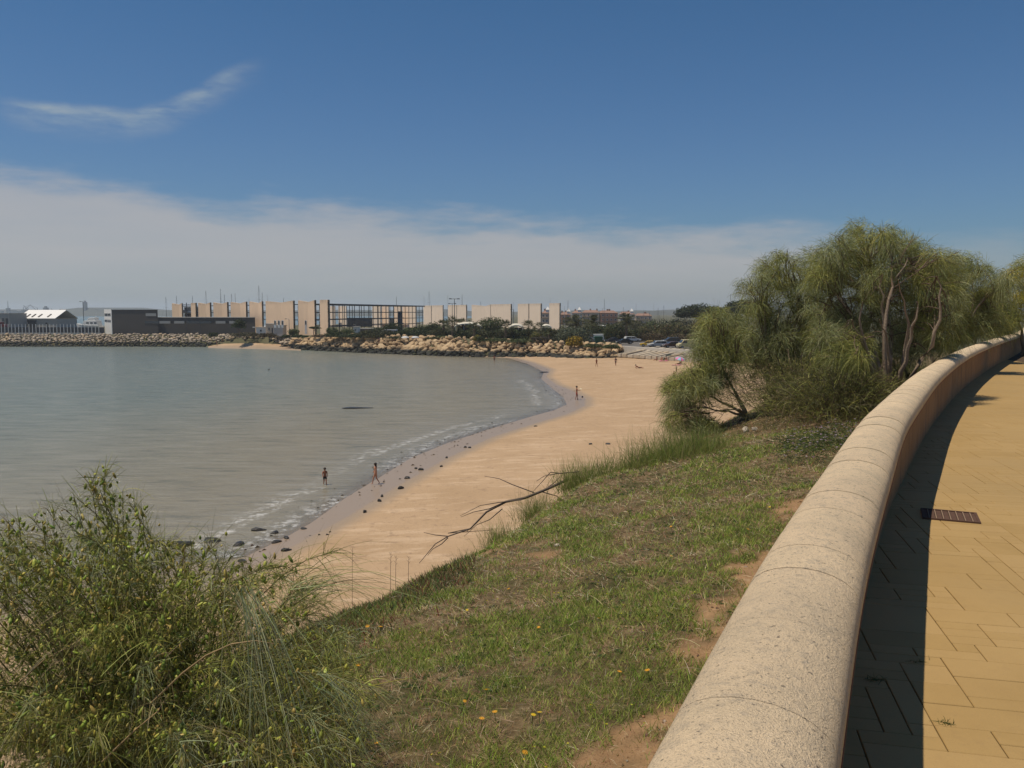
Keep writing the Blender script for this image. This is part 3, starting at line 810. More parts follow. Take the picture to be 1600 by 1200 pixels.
# small sand patch in front of the grey building
def small_beach():
    P = [(325, 543.2), (350, 544.2), (400, 545), (440, 546.5), (470, 548)]; V = []
    for x, y in P: V.append(on(x, y + .6, -.05)[:])
    for (x, y), z in zip([(325, 541), (350, 537), (400, 536), (440, 538), (470, 543)], (.4, 1.3, 1.6, 1.2, .5)): V.append(on(x, y, z)[:])
    mesh_np('small_sand_patch', V, [[i, i + 1, 6 + i, 5 + i] for i in range(4)], M['sand'], attrs={'wet': [.7] * 5 + [0] * 5})['kind'] = 'structure'
small_beach()

# car park: asphalt sheet and pale kerb
def car_park():
    a = [on(965, 541.5, 3.13), on(1090, 549, 3.23), on(1250, 557, 3.3)]
    b = [p + Vector((8, 60, 0)) for p in a]
    V = [p[:] for p in a + b]
    tag(mesh_np('car_park', V, [[0, 1, 4, 3], [1, 2, 5, 4]], M['asphalt']), kind='structure')
    m = MB()
    for p, q in zip(a[:-1], a[1:]):
        d = (q - p); n = Vector((-d.y, d.x, 0)).normalized() * 1.1
        m.hexa([(p + Vector((0, 0, -1.2)))[:], (q + Vector((0, 0, -1.2)))[:], (q + n + Vector((0, 0, -1.2)))[:], (p + n + Vector((0, 0, -1.2)))[:],
                (p + Vector((0, 0, .14)))[:], (q + Vector((0, 0, .14)))[:], (q + n + Vector((0, 0, .14)))[:], (p + n + Vector((0, 0, .14)))[:]])
    tag(m.build('kerb', M['kerb']), kind='structure')
car_park()

# ================================================================== BUILDINGS
def wallbox(mb, A, B, z0, z1, t):           # box standing on the line A-B, thickness t to the left
    A = Vector((A[0], A[1], 0)); B = Vector((B[0], B[1], 0)); n = (B - A).normalized(); n = Vector((-n.y, n.x, 0)) * t
    return mb.hexa([(*(A).xy, z0), (*(B).xy, z0), (*(B + n).xy, z0), (*(A + n).xy, z0), (*(A).xy, z1), (*(B).xy, z1), (*(B + n).xy, z1), (*(A + n).xy, z1)])
def make_grey_building():
    A = at(175, 500, 284).xy; B = at(400, 500, 280.5).xy; d = (B - A).normalized(); n = Vector((-d.y, d.x))
    root = empty('harbour_building', (A.x, A.y, 3.6), math.atan2(d.y, d.x), 'long low dark grey concrete building with strip windows and pale end wall behind the rocks', 'building')
    L = (B - A).length; z0 = -1.2; H1 = at(175, 484.5, 284).z - 3.6; H2 = at(300, 496.3, 282).z - 3.6
    x1 = (at(247, 500, 283).xy - A).length
    MB().box((x1 / 2, 6, (H1 + z0) / 2), (x1, 12, H1 - z0)).build('tall_block', M['greyconc'], root)
    MB().box(((x1 + L) / 2, 6.4, (H2 + z0) / 2), (L - x1, 11.2, H2 - z0)).build('low_wing', M['greyconc'], root)
    MB().box((x1 / 2, 6, H1 + .08), (x1 + .3, 12.3, .16)).build('roof', M['steel'], root)
    MB().box(((x1 + L) / 2 + .1, 6.4, H2 + .08), (L - x1, 11.6, .16)).build('roof', M['concrete'], root)
    MB().box((-.12, 6, (H1 + z0) / 2 + .1), (.22, 12.1, H1 - z0 + .3)).build('end_wall', M['white'], root)
    for (ya, yb, za, zb) in ((.8, 5.6, H1 - 2.0, H1 - 1.1), (6.2, 11.2, H1 - 2.0, H1 - 1.1), (.8, 5.6, H1 - 4.1, H1 - 3.3), (6.2, 11.2, H1 - 4.1, H1 - 3.3)):
        w = MB().box((-.27, (ya + yb) / 2, (za + zb) / 2), (.1, yb - ya, zb - za)).build('window', M['metal_grey'], root)
        MB().box((-.33, (ya + yb) / 2, (za + zb) / 2), (.04, yb - ya - .3, zb - za - .2)).build('pane', M['glass'], w)
    # recessed strip windows
    def strip(pa, pb, ya, yb, glass):
        D = 275; xa = (at(pa, 500, 284 - 3.5 * (pa - 175) / 225).xy - A).length; xb = (at(pb, 500, 284 - 3.5 * (pb - 175) / 225).xy - A).length
        za = at(pa, yb, 283).z - 3.6; zb = at(pa, ya, 283).z - 3.6
        w = MB().box(((xa + xb) / 2, -.04, (za + zb) / 2), (xb - xa, .1, zb - za)).build('window', M['frost'] if glass else M['glass'], root)
        return w
    strip(228, 244, 489.5, 494, True)
    for pa, pb, g in ((226, 248, 0), (249, 266, 1), (272, 288, 1), (291, 330, 0), (337, 352, 1), (358, 369, 1)): strip(pa, pb, 501.5, 505.5, g)
    for pa in (313, 248, 291):
        xa = (at(pa, 500, 284 - 3.5 * (pa - 175) / 225).xy - A).length
        MB().box((xa, -.06, (H2 + z0) / 2), (.12, .1, H2 - z0)).build('downpipe', M['steel'], root)
    MB().box((L - .8, -.1, H2 - 3.2), (.9, .2, .25)).build('wall_lamp', M['white'], root)
    done = set()
    for o in root.children_recursive:          # the plan is a parallelogram: the end wall runs back to the left
        if o.data.name in done: continue
        done.add(o.data.name)
        for v in o.data.vertices: v.co.x -= .78 * v.co.y
make_grey_building()

def panel_row(name, label, spans, p1, D1, p2, D2, ztop, mat, zb, recess, dip=.55):
    """spans: list of lists of pixel columns (outer edge, fold(s), outer edge)"""
    A = at(p1, 500, D1).xy; B = at(p2, 500, D2).xy; d = (B - A)
    def hit(px):
        a = (px - 800) / 1300 / (CP)  # direction x/y near the horizon
        a = ray(px, 490)[0] / ray(px, 490)[1]
        t = (a * A.y - A.x) / (d.x - a * d.y); return A + d * t
    n = Vector((-d.y, d.x)).normalized()
    if n.y < 0: n = -n
    root = empty(name, (0, 0, 0), label=label, cat='building')
    for cols in spans:
        pts = [hit(c) for c in cols]; m = len(pts)
        # folded plate: outer edges stand forward, folds sit back; top dips to the fold
        P = []
        for i, q in enumerate(pts):
            back = 0 if (i in (0, m - 1)) else .9
            P.append(((q + n * back), ztop - (0 if i in (0, m - 1) else dip)))
        for (a, za), (b, zb_) in zip(P[:-1], P[1:]):
            nn = n * .55
            mb = MB().hexa([(*a, zb), (*b, zb), (*(b + nn), zb), (*(a + nn), zb), (*a, za), (*b, zb_), (*(b + nn), zb_), (*(a + nn), za)])
            mb.build('concrete_panel', mat, root)
        # side wall back from the right edge, its shade put into a dark colour
        e = P[-1][0]; u = (P[-1][0] - P[-2][0]).normalized() * .35
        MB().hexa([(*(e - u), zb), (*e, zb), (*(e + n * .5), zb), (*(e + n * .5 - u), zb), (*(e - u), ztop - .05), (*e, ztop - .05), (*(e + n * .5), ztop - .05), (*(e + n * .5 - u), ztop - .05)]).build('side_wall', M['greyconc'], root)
    if recess:
        for c1, c2 in zip(spans[:-1], spans[1:]):
            a = hit(c1[-1]) + n * 2.2; b = hit(c2[0]) + n * 2.2
            u = (b - a); a -= u * .3; b += u * .3
            MB().hexa([(*a, zb), (*b, zb), (*(b + n * .3), zb), (*(a + n * .3), zb), (*a, ztop - 1.7), (*b, ztop - 1.7), (*(b + n * .3), ztop - 1.7), (*(a + n * .3), ztop - 1.7)]).build('recessed_wall', M['white'], root)
            for k, z in enumerate((ztop - 2.3, ztop - 4.9, ztop - 7.2)):
                a2, b2 = a - n * .2, b - n * .2
                gm = M['metal_grey'] if k != 1 else M['glass']
                MB().hexa([(*a2, z - .9), (*b2, z - .9), (*(b2 + n * .1), z - .9), (*(a2 + n * .1), z - .9), (*a2, z + .7), (*b2, z + .7), (*(b2 + n * .1), z + .7), (*(a2 + n * .1), z + .7)]).build('window', gm, root)
                a3, b3 = a - n * 1.6, b - n * 1.6
                MB().hexa([(*a3, z + .9), (*b3, z + .9), (*(b3 + n * 1.5), z + .9), (*(a3 + n * 1.5), z + .9), (*a3, z + 1.15), (*b3, z + 1.15), (*(b3 + n * 1.5), z + 1.15), (*(a3 + n * 1.5), z + 1.15)]).build('floor_slab', M['steel'], root)
    return root, hit, n
tan_spans = [[269, 276.5, 284.5], [298.6, 306], [310, 318.5, 328.5], [333.6, 343.5, 355.5], [360.6, 371.5, 384.8], [390, 400, 409.6], [415.3, 435.5, 458.6], [466, 477.5, 491.9], [499.9, 512.9]]
tan_root, tan_hit, tan_n = panel_row('panel_building', 'row of tall tan folded concrete panels with dark windows between, behind the grey building', tan_spans, 513, 250, 270, 350, 14.75, M['tan'], 3.3, True)
pale_spans = [[661.7, 673.8], [674.5, 692], [700, 713.6], [714, 728.6], [737, 756, 766.5], [767, 798.5], [809, 826.2], [827, 845.2], [858.2, 874.5]]
pale_root, pale_hit, pale_n = panel_row('panel_building', 'row of pale pinkish concrete panels standing behind the palm trees', pale_spans, 662, 480, 874.5, 350, 14.85, M['pale'], 3.0, False, .8)

def steel_frame():
    root = empty('steel_frame_building', (0, 0, 0), label='open dark steel frame building with four levels between the tan and pale panels', cat='building')
    A = at(513.5, 500, 262).xy; B = at(660.5, 500, 345).xy; d = (B - A); L = d.length; u = d / L; n = Vector((-u.y, u.x))
    zt = 13.3; zb = 3.6
    def q(s, b, z): p = A + u * s + n * b; return (p.x, p.y, z)
    def bar(s0, s1, b0, b1, z0, z1, nm, mat): MB().hexa([q(s0, b0, z0), q(s1, b0, z0), q(s1, b1, z0), q(s0, b1, z0), q(s0, b0, z1), q(s1, b0, z1), q(s1, b1, z1), q(s0, b1, z1)]).build(nm, mat, root)
    bar(0, L, -1.0, 9, zt, zt + .42, 'roof', M['steel'])
    ncol = 22
    for i in range(ncol + 1):
        s = i * L / ncol
        for b in (0, 8):
            if b == 0 or i % 2: bar(s - .08, s + .08, b, b + .18, zb, zt, 'column', M['steel'])
    for z in (10.9, 8.6, 6.4):
        for b in (-.35, 8.3): bar(0, L, b, b + .2, z, z + .24, 'beam', M['steel'])
        for k in range(5):
            s0 = k * L / 5 + 1
            if (k + int(z)) % 3 == 1: bar(s0, s0 + L / 9, .4, 7.9, z - .05, z + .05, 'floor_slab', M['greyconc'])
    bar(L * .80, L * .825, 3, 4, zb, zt - 1.9, 'stair_tower', simple('blue_steel', (.03, .09, .17), .5))
    # inner facade of pale panels on the far side of the courtyard
    root2 = empty('panel_building', (0, 0, 0), label='pale panels seen through the open steel frame', cat='building')
    for a, b in ((516, 523), (529, 541), (582, 594), (596, 607), (615, 627), (629, 650)):
        p = at(a, 500, 395); r = at(b, 500, 395 - (b - a) * .5); m = MB(); wallbox(m, p, r, 3.3, 13.9, .5); m.build('concrete_panel', M['pale'], root2)
    for k, (a, b) in enumerate(((541, 582), (607, 615))):
        p = at(a, 500, 402); r = at(b, 500, 400); m = MB(); wallbox(m, p, r, 3.3, 8.4, .5); m.build('curtain_wall', M['steel'], root2)
steel_frame()

def small_block(px0, px1, pyt, D, z0, label, cat='building', mat=None, roofcol=None, depth=6, name='small_building', win=2, door=True):
    A = at(px0, pyt, D); B = at(px1, pyt, D); w = (B - A).length; H = A.z - z0
    root = empty(name, ((A.x + B.x) / 2, D, z0), 0, label, cat)
    MB().box((0, depth / 2, H / 2), (w, depth, H)).build('wall', mat or M['white'], root)
    MB().box((0, depth / 2, H + .1), (w + .4, depth + .4, .2)).build('roof', roofcol or M['concrete'], root)
    for i in range(win):
        x = -w / 2 + (i + .7) * w / (win + .6)
        f = MB().box((x, -.04, H * .58), (w * .16, .08, H * .26)).build('window', M['metal_grey'], root)
        MB().box((x, -.09, H * .58), (w * .13, .04, H * .21)).build('pane', M['glass'], f)
    if door: MB().box((w * .36, -.05, H * .34), (w * .14, .08, H * .68)).build('door', M['steel'], root)
    return root
small_block(415, 427, 506.5, 262, 3.6, 'small cream hut beside the grey block at the foot of the tan panels', mat=M['tan'], depth=4, win=1)
small_block(427, 442, 509, 258, 3.6, 'grey concrete kiosk in front of the tan panels beside the cream hut', mat=M['concrete'], depth=4, win=0, door=False)
small_block(400, 417, 512, 275, 3.6, 'low white annexe against the end of the dark grey building', depth=4, win=1, door=False)
small_block(552, 560, 511, 262, 4.2, 'small white hut below the steel frame building', depth=3, win=1, door=False)
small_block(560, 583, 514, 266, 4.2, 'low dull pink building with pale roof below the steel frame', mat=simple('dull_pink', (.3, .2, .16), .9), depth=6, win=2)

def white_shed():
    root = empty('boat_shed', (at(57, 500, 400).x, 400, 3.6), R(-8), 'white gable roofed boat shed with roof lights behind the quay fence on the left', 'shed')
    w, dp, H, HR = 19.4, 16, 4.3, 8.6
    MB().box((0, dp / 2, H / 2), (w, dp, H)).build('wall', M['concrete'], root)
    m = MB(); t = .25
    m.hexa([(-w / 2 - .4, -.4, H), (w / 2 + .4, -.4, H), (w / 2 + .4, dp / 2, HR - .3), (-w / 2 - .4, dp / 2, HR - .3), (-w / 2 - .4, -.4, H + t), (w / 2 + .4, -.4, H + t), (w / 2 + .4, dp / 2, HR), (-w / 2 - .4, dp / 2, HR)])
    m.hexa([(-w / 2 - .4, dp / 2 + .01, HR - .3), (w / 2 + .4, dp / 2 + .01, HR - .3), (w / 2 + .4, dp + .4, H), (-w / 2 - .4, dp + .4, H), (-w / 2 - .4, dp / 2 + .01, HR), (w / 2 + .4, dp / 2 + .01, HR), (w / 2 + .4, dp + .4, H + t), (-w / 2 - .4, dp + .4, H + t)])
    m.build('roof', simple('white_sheeting', (.8, .79, .76), .5), root)
    for x in (-6, -3.2, .2, 5): MB().hexa([(x, .6, H + t + .55), (x + .7, .6, H + t + .55), (x + .7, 3.4, H + t + 1.9), (x, 3.4, H + t + 1.9), (x, .6, H + t + .75), (x + .7, .6, H + t + .75), (x + .7, 3.4, H + t + 2.1), (x, 3.4, H + t + 2.1)]).build('roof_light', M['greyconc'], root)
    MB().box((-2.4, -.06, 1.9), (4.6, .1, 3.6)).build('door', M['glass'], root)
    MB().box((-6.6, -.06, 2.3), (4, .1, .9)).build('window', M['white'], root)
    MB().box((5.2, -.06, 1.4), (1, .1, 2.2)).build('door', M['steel'], root)
white_shed()
def warehouse():
    small_block(-14, 14, 490, 385, 3.6, 'pale grey warehouse cut off by the left edge of the picture', mat=M['concrete'], depth=14, win=2)
    r = empty('truck', (at(0, 510, 300).x, 300, 3.6), 0, 'dark red lorry at the far left edge behind the fence', 'lorry')
    red = simple('dark_red_paint', (.13, .02, .025), .5)
    m = MB().box((-1.2, 0, 2.3), (4.4, 2.4, 3.2)).build('cargo_box', red, r, bevel=.1)
    MB().prism([(1.1, .7), (2.9, .7), (2.9, 1.7), (2.4, 2.9), (1.1, 3.0)], -1.1, 1.1).build('cab', red, r, bevel=.08)
    MB().prism([(2.2, 1.9), (2.75, 1.9), (2.42, 2.6), (2.2, 2.6)], -1.12, 1.12).build('window', M['glass'], r)
    for x in (-2.6, 1.9):
        for y in (-1.05, 1.05): MB().lathe([(.48, -.14), (.5, 0), (.48, .14)], 14, (x, y, .5), 'Y').build('wheel', M['rubber'], r)
    b = empty('market_awning', (at(12, 520, 290).x, 290, 3.6), 0, 'low pale pink awning on short posts beside the red lorry', 'awning')
    MB().prism([(-3, 1.5), (3, 1.5), (2.7, 2.0), (-2.7, 2.0)], -1.4, 1.4).build('canopy', simple('pale_pink_cloth', (.6, .38, .35), .8), b)
    for x in (-2.8, 2.8):
        for y in (-1.2, 1.2): MB().box((x, y, .75), (.08, .08, 1.5)).build('post', M['metal_grey'], b)
warehouse()

def fence():
    root = empty('quay_fence', (0, 0, 0), label='white post fence with dark base wall running along the quay on the left', cat='fence')
    a = at(-60, 510, 286); b = at(157, 510, 283); m = MB(); wallbox(m, a, b, 3.5, 6.3, .3)
    m = MB(); wallbox(m, a + Vector((0, 2.2, 0)), b + Vector((0, 2.2, 0)), 3.3, 5.9, .3); m.build('base_wall', M['steel'], root)
    m = MB(); wallbox(m, a, b, 3.3, 4.1, .3); m.build('kerb_wall', M['concrete'], root)
    n = 40
    for i in range(n):
        p = a.lerp(b, (i + .5) / n); MB().box((p.x, p.y, 5.3), (.16, .16, 3.4)).build('post', M['white'], root)
fence()

def motor_boat():
    r = empty('motor_yacht', (at(140, 515, 296).x, 296, 3.7), R(172), 'white motor yacht standing ashore on props next to the pale end wall', 'motor boat')
    hull = MB(); st = []
    for x, w, zb, zt in ((-4.6, 1.5, 1.0, 2.6), (-2, 1.7, .8, 2.6), (1, 1.6, .8, 2.8), (3.4, .9, 1.1, 3.1), (4.9, .06, 2.2, 3.4)): st.append([(x, -w, zt), (x, -w * .75, zb + .5), (x, 0, zb), (x, w * .75, zb + .5), (x, w, zt)])
    V = [p for s in st for p in s]; F = []
    for i in range(4):
        for k in range(4): F.append([i * 5 + k, (i + 1) * 5 + k, (i + 1) * 5 + k + 1, i * 5 + k + 1])
        F.append([i * 5, i * 5 + 4, (i + 1) * 5 + 4, (i + 1) * 5])
    F.append([0, 1, 2, 3, 4]); hull.add(V, F); hull.build('hull', M['white'], r)
    MB().prism([(-4.2, 2.6), (2.2, 2.75), (1.2, 4.3), (-3.8, 4.5)], -1.3, 1.3).build('cabin', M['white'], r, bevel=.1)
    MB().prism([(-3.0, 4.45), (.3, 4.35), (-.4, 5.3), (-3.0, 5.5)], -1.1, 1.1).build('flybridge', M['white'], r, bevel=.1)
    for x in (-3.2, -1.7, -.2): MB().box((x, 0, 3.55), (1.0, 2.64, .5)).build('window', M['glass'], r)
    MB().tube([(-2.6, 0, 5.3), (-2.8, 0, 7.2)], .06).build('mast', M['white'], r)
    for x in (-3, 0, 2.2):
        for y in (-1, 1): MB().tube([(x, y * 1.5, -.1), (x, y * .9, 1.3)], .07).build('prop', M['metal_grey'], r)
motor_boat()

# marina houses
def houses():
    rnd = random.Random(3)
    wl = [simple('house_cream', (.5, .4, .31), .9), simple('house_pink', (.42, .24, .17), .9), simple('house_white', (.6, .55, .5), .9)]
    spec = [(845.5, 858, 486.5, 470, 'narrow terracotta roofed house seen between two pale panels'), (876, 892, 489, 520, 'terracotta house with white turret just right of the last pale panel'),
            (893, 908, 486.5, 530, 'terracotta roofed house second to the right of the last pale panel'), (909, 937, 486, 540, 'wide terracotta roofed house block above the big date palm'),
            (938, 966, 486.5, 540, 'pink walled house block with dark balconies left of the second date palm'), (967, 992, 488.5, 560, 'low house block behind the second date palm'), (993, 1019, 491, 570, 'rightmost house block of the marina, next to the cluster of masts')]
    for i, (a, b, yt, D, lb) in enumerate(spec):
        A = at(a, yt, D); B = at(b, yt, D); w = B.x - A.x; H = A.z - 2.5 - 1.0; dp = 9
        r = empty('marina_house', ((A.x + B.x) / 2, D, 2.5), R(rnd.uniform(-10, 10)), lb, 'house', 'marina houses with terracotta roofs'); wm = wl[i % 3]
        MB().box((0, dp / 2, H / 2), (w * .97, dp, H)).build('wall', wm, r)
        rf = MB().add([(-w / 2, -.4, H), (w / 2, -.4, H), (w / 2, dp + .4, H), (-w / 2, dp + .4, H), (-w / 2 + 2, dp / 2, H + 1.6), (w / 2 - 2, dp / 2, H + 1.6)], [[3, 2, 1, 0], [0, 1, 5, 4], [2, 3, 4, 5], [1, 2, 5], [3, 0, 4]]).build('roof', M['roof_tile'], r)
        for k in range(2): MB().box((rnd.uniform(-w * .35, w * .35), dp / 2, H + 1.7), (.9, .9, 1.6)).build('chimney', M['roof_tile'], rf)
        nw = max(2, int(w / 2.4)); lv = 3
        for l in range(lv):
            for k in range(nw):
                x = -w / 2 + (k + .6) * w / (nw + .2); z = H - 1.6 - l * 2.7
                if z < 1: continue
                f = MB().box((x, -.05, z), (1.1, .12, 1.3)).build('window', M['white'], r)
                MB().box((x, -.13, z), (.85, .06, 1.05)).build('pane', M['glass'], f)
            if H - 2.4 - l * 2.7 > 1: MB().box((0, -.5, H - 2.5 - l * 2.7), (w * .9, .9, .18)).build('balcony', wm, r)
        if i in (0, 1, 2, 5):
            tx = w * .3; MB().box((tx, 2, H + .8), (2, 2, 2.2)).build('turret', M['white'], r)
            MB().add([(tx - 1.2, .8, H + 1.9), (tx + 1.2, .8, H + 1.9), (tx + 1.2, 3.2, H + 1.9), (tx - 1.2, 3.2, H + 1.9), (tx, 2, H + 3.9)], [[3, 2, 1, 0], [0, 1, 4], [1, 2, 4], [2, 3, 4], [3, 0, 4]]).build('turret_roof', M['white'], r)
houses()

# beach bars with pale shell roofs among the palms
def kiosks():
    pr = simple('pale_roof', (.62, .58, .48), .7); wd = simple('dark_timber', (.06, .035, .03), .8)
    for (a, b, yt, yb, D, lb) in ((710, 753, 505, 528, 232, 'beach bar with long pale flat roof and dark walls among the palms'), (795, 818, 507.5, 525, 228, 'round pale shell roofed beach bar right of the wide one'), (752, 785, 507.5, 524, 255, 'small pale roof half hidden by the round palm'), (846, 862, 508, 520, 260, 'pale grey domed roof in front of the narrow terracotta house')):
        A = at(a, yt, D); B = at(b, yt, D); w = B.x - A.x; z0 = 4.0; H = A.z - z0 - .9
        r = empty('beach_bar', ((A.x + B.x) / 2, D, z0), 0, lb, 'beach bar')
        MB().box((0, 3, H / 2), (w * .8, 5, H)).build('wall', wd, r)
        n = 10; V = []; F = []
        for i in range(n + 1):
            x = -w / 2 + w * i / n; z = H + .25 + .85 * math.sin(math.pi * i / n) ** .6
            V += [(x, -1.2, z - .25), (x, 3, z + .15), (x, 7, z - .25)]
        for i in range(n): F += [[i * 3, i * 3 + 3, i * 3 + 4, i * 3 + 1], [i * 3 + 1, i * 3 + 4, i * 3 + 5, i * 3 + 2]]
        o = mesh_np('roof', V, F, pr, r); q = o.modifiers.new('s', 'SOLIDIFY'); q.thickness = .25
        for x in (-w * .45, -w * .15, w * .15, w * .45): MB().tube([(x, -.9, -.2), (x, -.9, H + .2)], .08, 6).build('post', M['white'], r)
kiosks()

# ================================================================== MASTS, LAMPS, CRANES
def sailboats():
    tall = [(259, 464, 'just left of the row of tan panels'), (275.5, 462, 'above the first tan panel'), (300.5, 462, 'beside the cross shaped pole'), (321.5, 454, 'above the third tan panel'),
            (344.5, 451, 'tall dark mast above the fourth panel'), (350.5, 460, 'short mast beside the tall dark one'), (361.5, 459, 'above the gap after the fourth tan panel'), (367.3, 458.5, 'above the left part of the fifth tan panel'),
            (389, 465, 'faint mast between fifth and sixth tan panels'), (404.2, 446, 'tallest mast of all, above the sixth tan panel'), (409.6, 457, 'at the right edge of the sixth tan panel'), (418, 461, 'faint mast left of the widest tan panel'), (443, 465, 'above the widest tan panel'),
            (619.3, 463, 'lone mast above the steel frame roof'), (662.5, 462, 'left of the pair beside the first pale panel'), (670.4, 455, 'tallest mast above the first pale panel'), (699.5, 461, 'in the gap before the second pair of pale panels'), (722, 460, 'right of the double street lamp'),
            (751, 471, 'short mast above the wide pale panel'), (802, 472, 'in the gap after the wide pale panels'), (859.5, 465, 'at the left edge of the last pale panel'), (887.5, 469, 'first mast right of the last pale panel'), (882, 478, 'short mast beside the white turret'),
            (944.3, 467, 'tall mast above the marina houses'), (941, 482, 'short mast leaning on the tall one over the houses'), (974, 480, 'thin mast over the second date palm'), (994, 473, 'pale mast right of the second date palm'),
            (1006, 484, 'short mast over the rightmost house'), (1014.8, 487, 'shortest mast of the right cluster'), (1021.6, 473, 'white mast with radar in the right cluster'), (1028.3, 481, 'left of the dark leaning mast in the right cluster'), (1037.3, 477, 'dark leaning mast of the right cluster'), (1030, 494, 'low mast between two taller ones in the right cluster'), (1141.5, 459.5, 'lone mast above the stone pines')]
    wm = simple('mast_dark', (.06, .06, .065), .5); wl = simple('mast_pale', (.45, .46, .47), .4)
    rnd = random.Random(9)
    proto = {}
    for dark in (0, 1):
        r = empty('sailing_boat', (0, 0, 0)); mm = wm if dark else wl
        V = []; F = []; n = 6
        for x, w, zb, zt in ((-5, 1.0, .2, 1.3), (-2.5, 1.6, -.3, 1.25), (0, 1.75, -.4, 1.25), (2.8, 1.2, -.2, 1.4), (5.2, .05, .6, 1.65)): V += [(x, -w, zt), (x, -w * .8, zb + .4), (x, 0, zb), (x, w * .8, zb + .4), (x, w, zt)]
        for i in range(4):
            for k in range(4): F.append([i * 5 + k, (i + 1) * 5 + k, (i + 1) * 5 + k + 1, i * 5 + k + 1])
            F.append([i * 5, i * 5 + 4, (i + 1) * 5 + 4, (i + 1) * 5])
        F.append([0, 1, 2, 3, 4]); mesh_np('hull', V, F, M['white'], r)
        MB().prism([(-2.2, 1.2), (2, 1.3), (1.2, 1.9), (-2, 1.95)], -.8, .8).build('cabin', M['white'], r, bevel=.06)
        MB().tube([(.6, 0, 1.2), (.6, 0, 20)], .13, 6, .08).build('mast', mm, r)
        MB().tube([(.5, 0, 2.6), (-4, 0, 2.5)], .09, 6).build('boom', mm, r)
        s = MB()
        for z in (8, 13.5): s.tube([(.6, -1, z), (.6, 1, z)], .04, 4)
        s.build('spreader', mm, r)
        w = MB(); w.tube([(.6, 0, 19.8), (5.1, 0, 1.6)], .018, 3); w.tube([(.6, 0, 19.8), (-4.9, 0, 1.3)], .018, 3); w.build('rigging', mm, r)
        proto[dark] = r
    used = set()
    for px, py, lb in tall:
        D = rnd.uniform(400, 430) if px < 900 else rnd.uniform(470, 520)
        if 655 < px < 880: D = rnd.uniform(500, 530)
        if px == 1141.5: D = 420
        p = at(px, py, D); dark = 0 if ('pale' in lb.split(' mast')[0] or 'white' in lb or 'faint' in lb) else 1
        rz = R(rnd.uniform(60, 120)) if rnd.random() < .5 else R(rnd.uniform(-30, 30))
        sc = max(.35, (p.z - 2.4) / 20)
        r = proto[dark]
        if dark in used: r = copy_tree(r)
        used.add(dark)
        s2 = min(1.0, max(.7, sc))
        off = Vector((.6 * s2 * math.cos(rz), .6 * s2 * math.sin(rz)))
        r.location = (p.x - off.x, p.y - off.y, 2.4); r.rotation_euler = (0, 0, rz); r.scale = (s2, s2, sc)
        tag(r, 'moored sailing boat, ' + ('' if 'mast' in lb else 'its mast ') + lb, 'sailing boat', 'sailing boats moored in the marina')
sailboats()

def lamps():
    # double armed street lamp
    p = at(710, 467, 235); r = empty('street_lamp', (p.x, p.y, 4.1), 0, 'tall double armed street lamp in front of the pale panels', 'street lamp')
    H = p.z - 4.1
    MB().tube([(0, 0, 0), (0, 0, H)], .14, 8, .08).build('pole', M['steel'], r); MB().tube([(-1.0, 0, H), (1.0, 0, H)], .07, 6).build('arm', M['steel'], r)
    for x in (-1.15, 1.15): MB().prism([(x - .4, H - .1), (x + .4, H - .1), (x + .3, H + .14), (x - .3, H + .14)], -.2, .2).build('lamp_head', M['steel'], r)
    p = at(706.5, 468, 300); r = copy_tree(r, (p.x, p.y, 4.0), .3, .95, 'thinner double street lamp just behind the tall one'); 
    # utility pole with cross arm
    p = at(291.3, 473, 292); r = empty('utility_pole', (p.x, p.y, 3.6), 0, 'dark pole with a cross arm and box in a gap of the tan panels', 'pole'); H = p.z - 3.6
    MB().tube([(0, 0, 0), (0, 0, H)], .2, 8, .14).build('pole', M['steel'], r); MB().box((0, 0, H - .75), (3.0, .16, .18)).build('cross_arm', M['steel'], r); MB().box((-.5, -.2, H - 3), (1.0, .5, .9)).build('transformer', M['steel'], r)
    for x in (-1.3, -.7, .7, 1.3): MB().lathe([(.07, 0), (.1, .15), (.05, .3)], 6, (x, 0, H - .65)).build('insulator', M['white'], r)
    for px, py, D, lb in ((451.5, 498, 262, 'curved street lamp in front of the widest tan panel'), (508.3, 499, 262, 'curved street lamp in front of the last tan panel'), (129.5, 471, 300, 'tall thin floodlight mast behind the white motor yacht'), (556, 507, 270, 'small street lamp near the white hut under the steel frame'), (802.5, 483, 300, 'dark signal mast in the gap between the pale panels')):
        p = at(px, py, D); r = empty('street_lamp', (p.x, p.y, 3.8), 0, lb, 'street lamp'); H = p.z - 3.8
        MB().tube([(0, 0, 0), (0, 0, H - .3), (-.15, 0, H - .05), (-.8, 0, H)], .1, 6, .05).build('pole', M['steel'] if D > 280 else M['metal_grey'], r)
        MB().prism([(-1.3, H - .12), (-.7, H - .12), (-.75, H + .06), (-1.2, H + .04)], -.14, .14).build('lamp_head', M['steel'], r)
    # arched playground hoops / ticket arches by the tan panels
    for px, D, lb in ((429.5, 250, 'leftmost of the three pale arched vents on the grey kiosk'), (435.5, 250, 'middle pale arched vent on the grey kiosk'), (441, 250, 'rightmost pale arched vent on the grey kiosk'), (477.5, 256, 'pale arched post at the fold of the second last tan panel')):
        p = at(px, 500.5, D); z0 = at(px, 512 if px < 450 else 522, D).z; H = p.z - z0
        r = empty('arched_vent', (p.x, p.y, z0), 0, lb, 'vent')
        pts = [(.3 * math.cos(a), H - .3 + .3 * math.sin(a)) for a in np.linspace(math.pi, 0, 9)]
        MB().prism([(-.3, 0)] + pts + [(.3, 0)], 0, .5).build('casing', M['white'], r)
        MB().prism([(-.18, H - 1.3)] + [(x * .6, z - .1) for x, z in pts] + [(.18, H - 1.3)], -.05, .0).build('grille', M['greyconc'], r)
lamps()

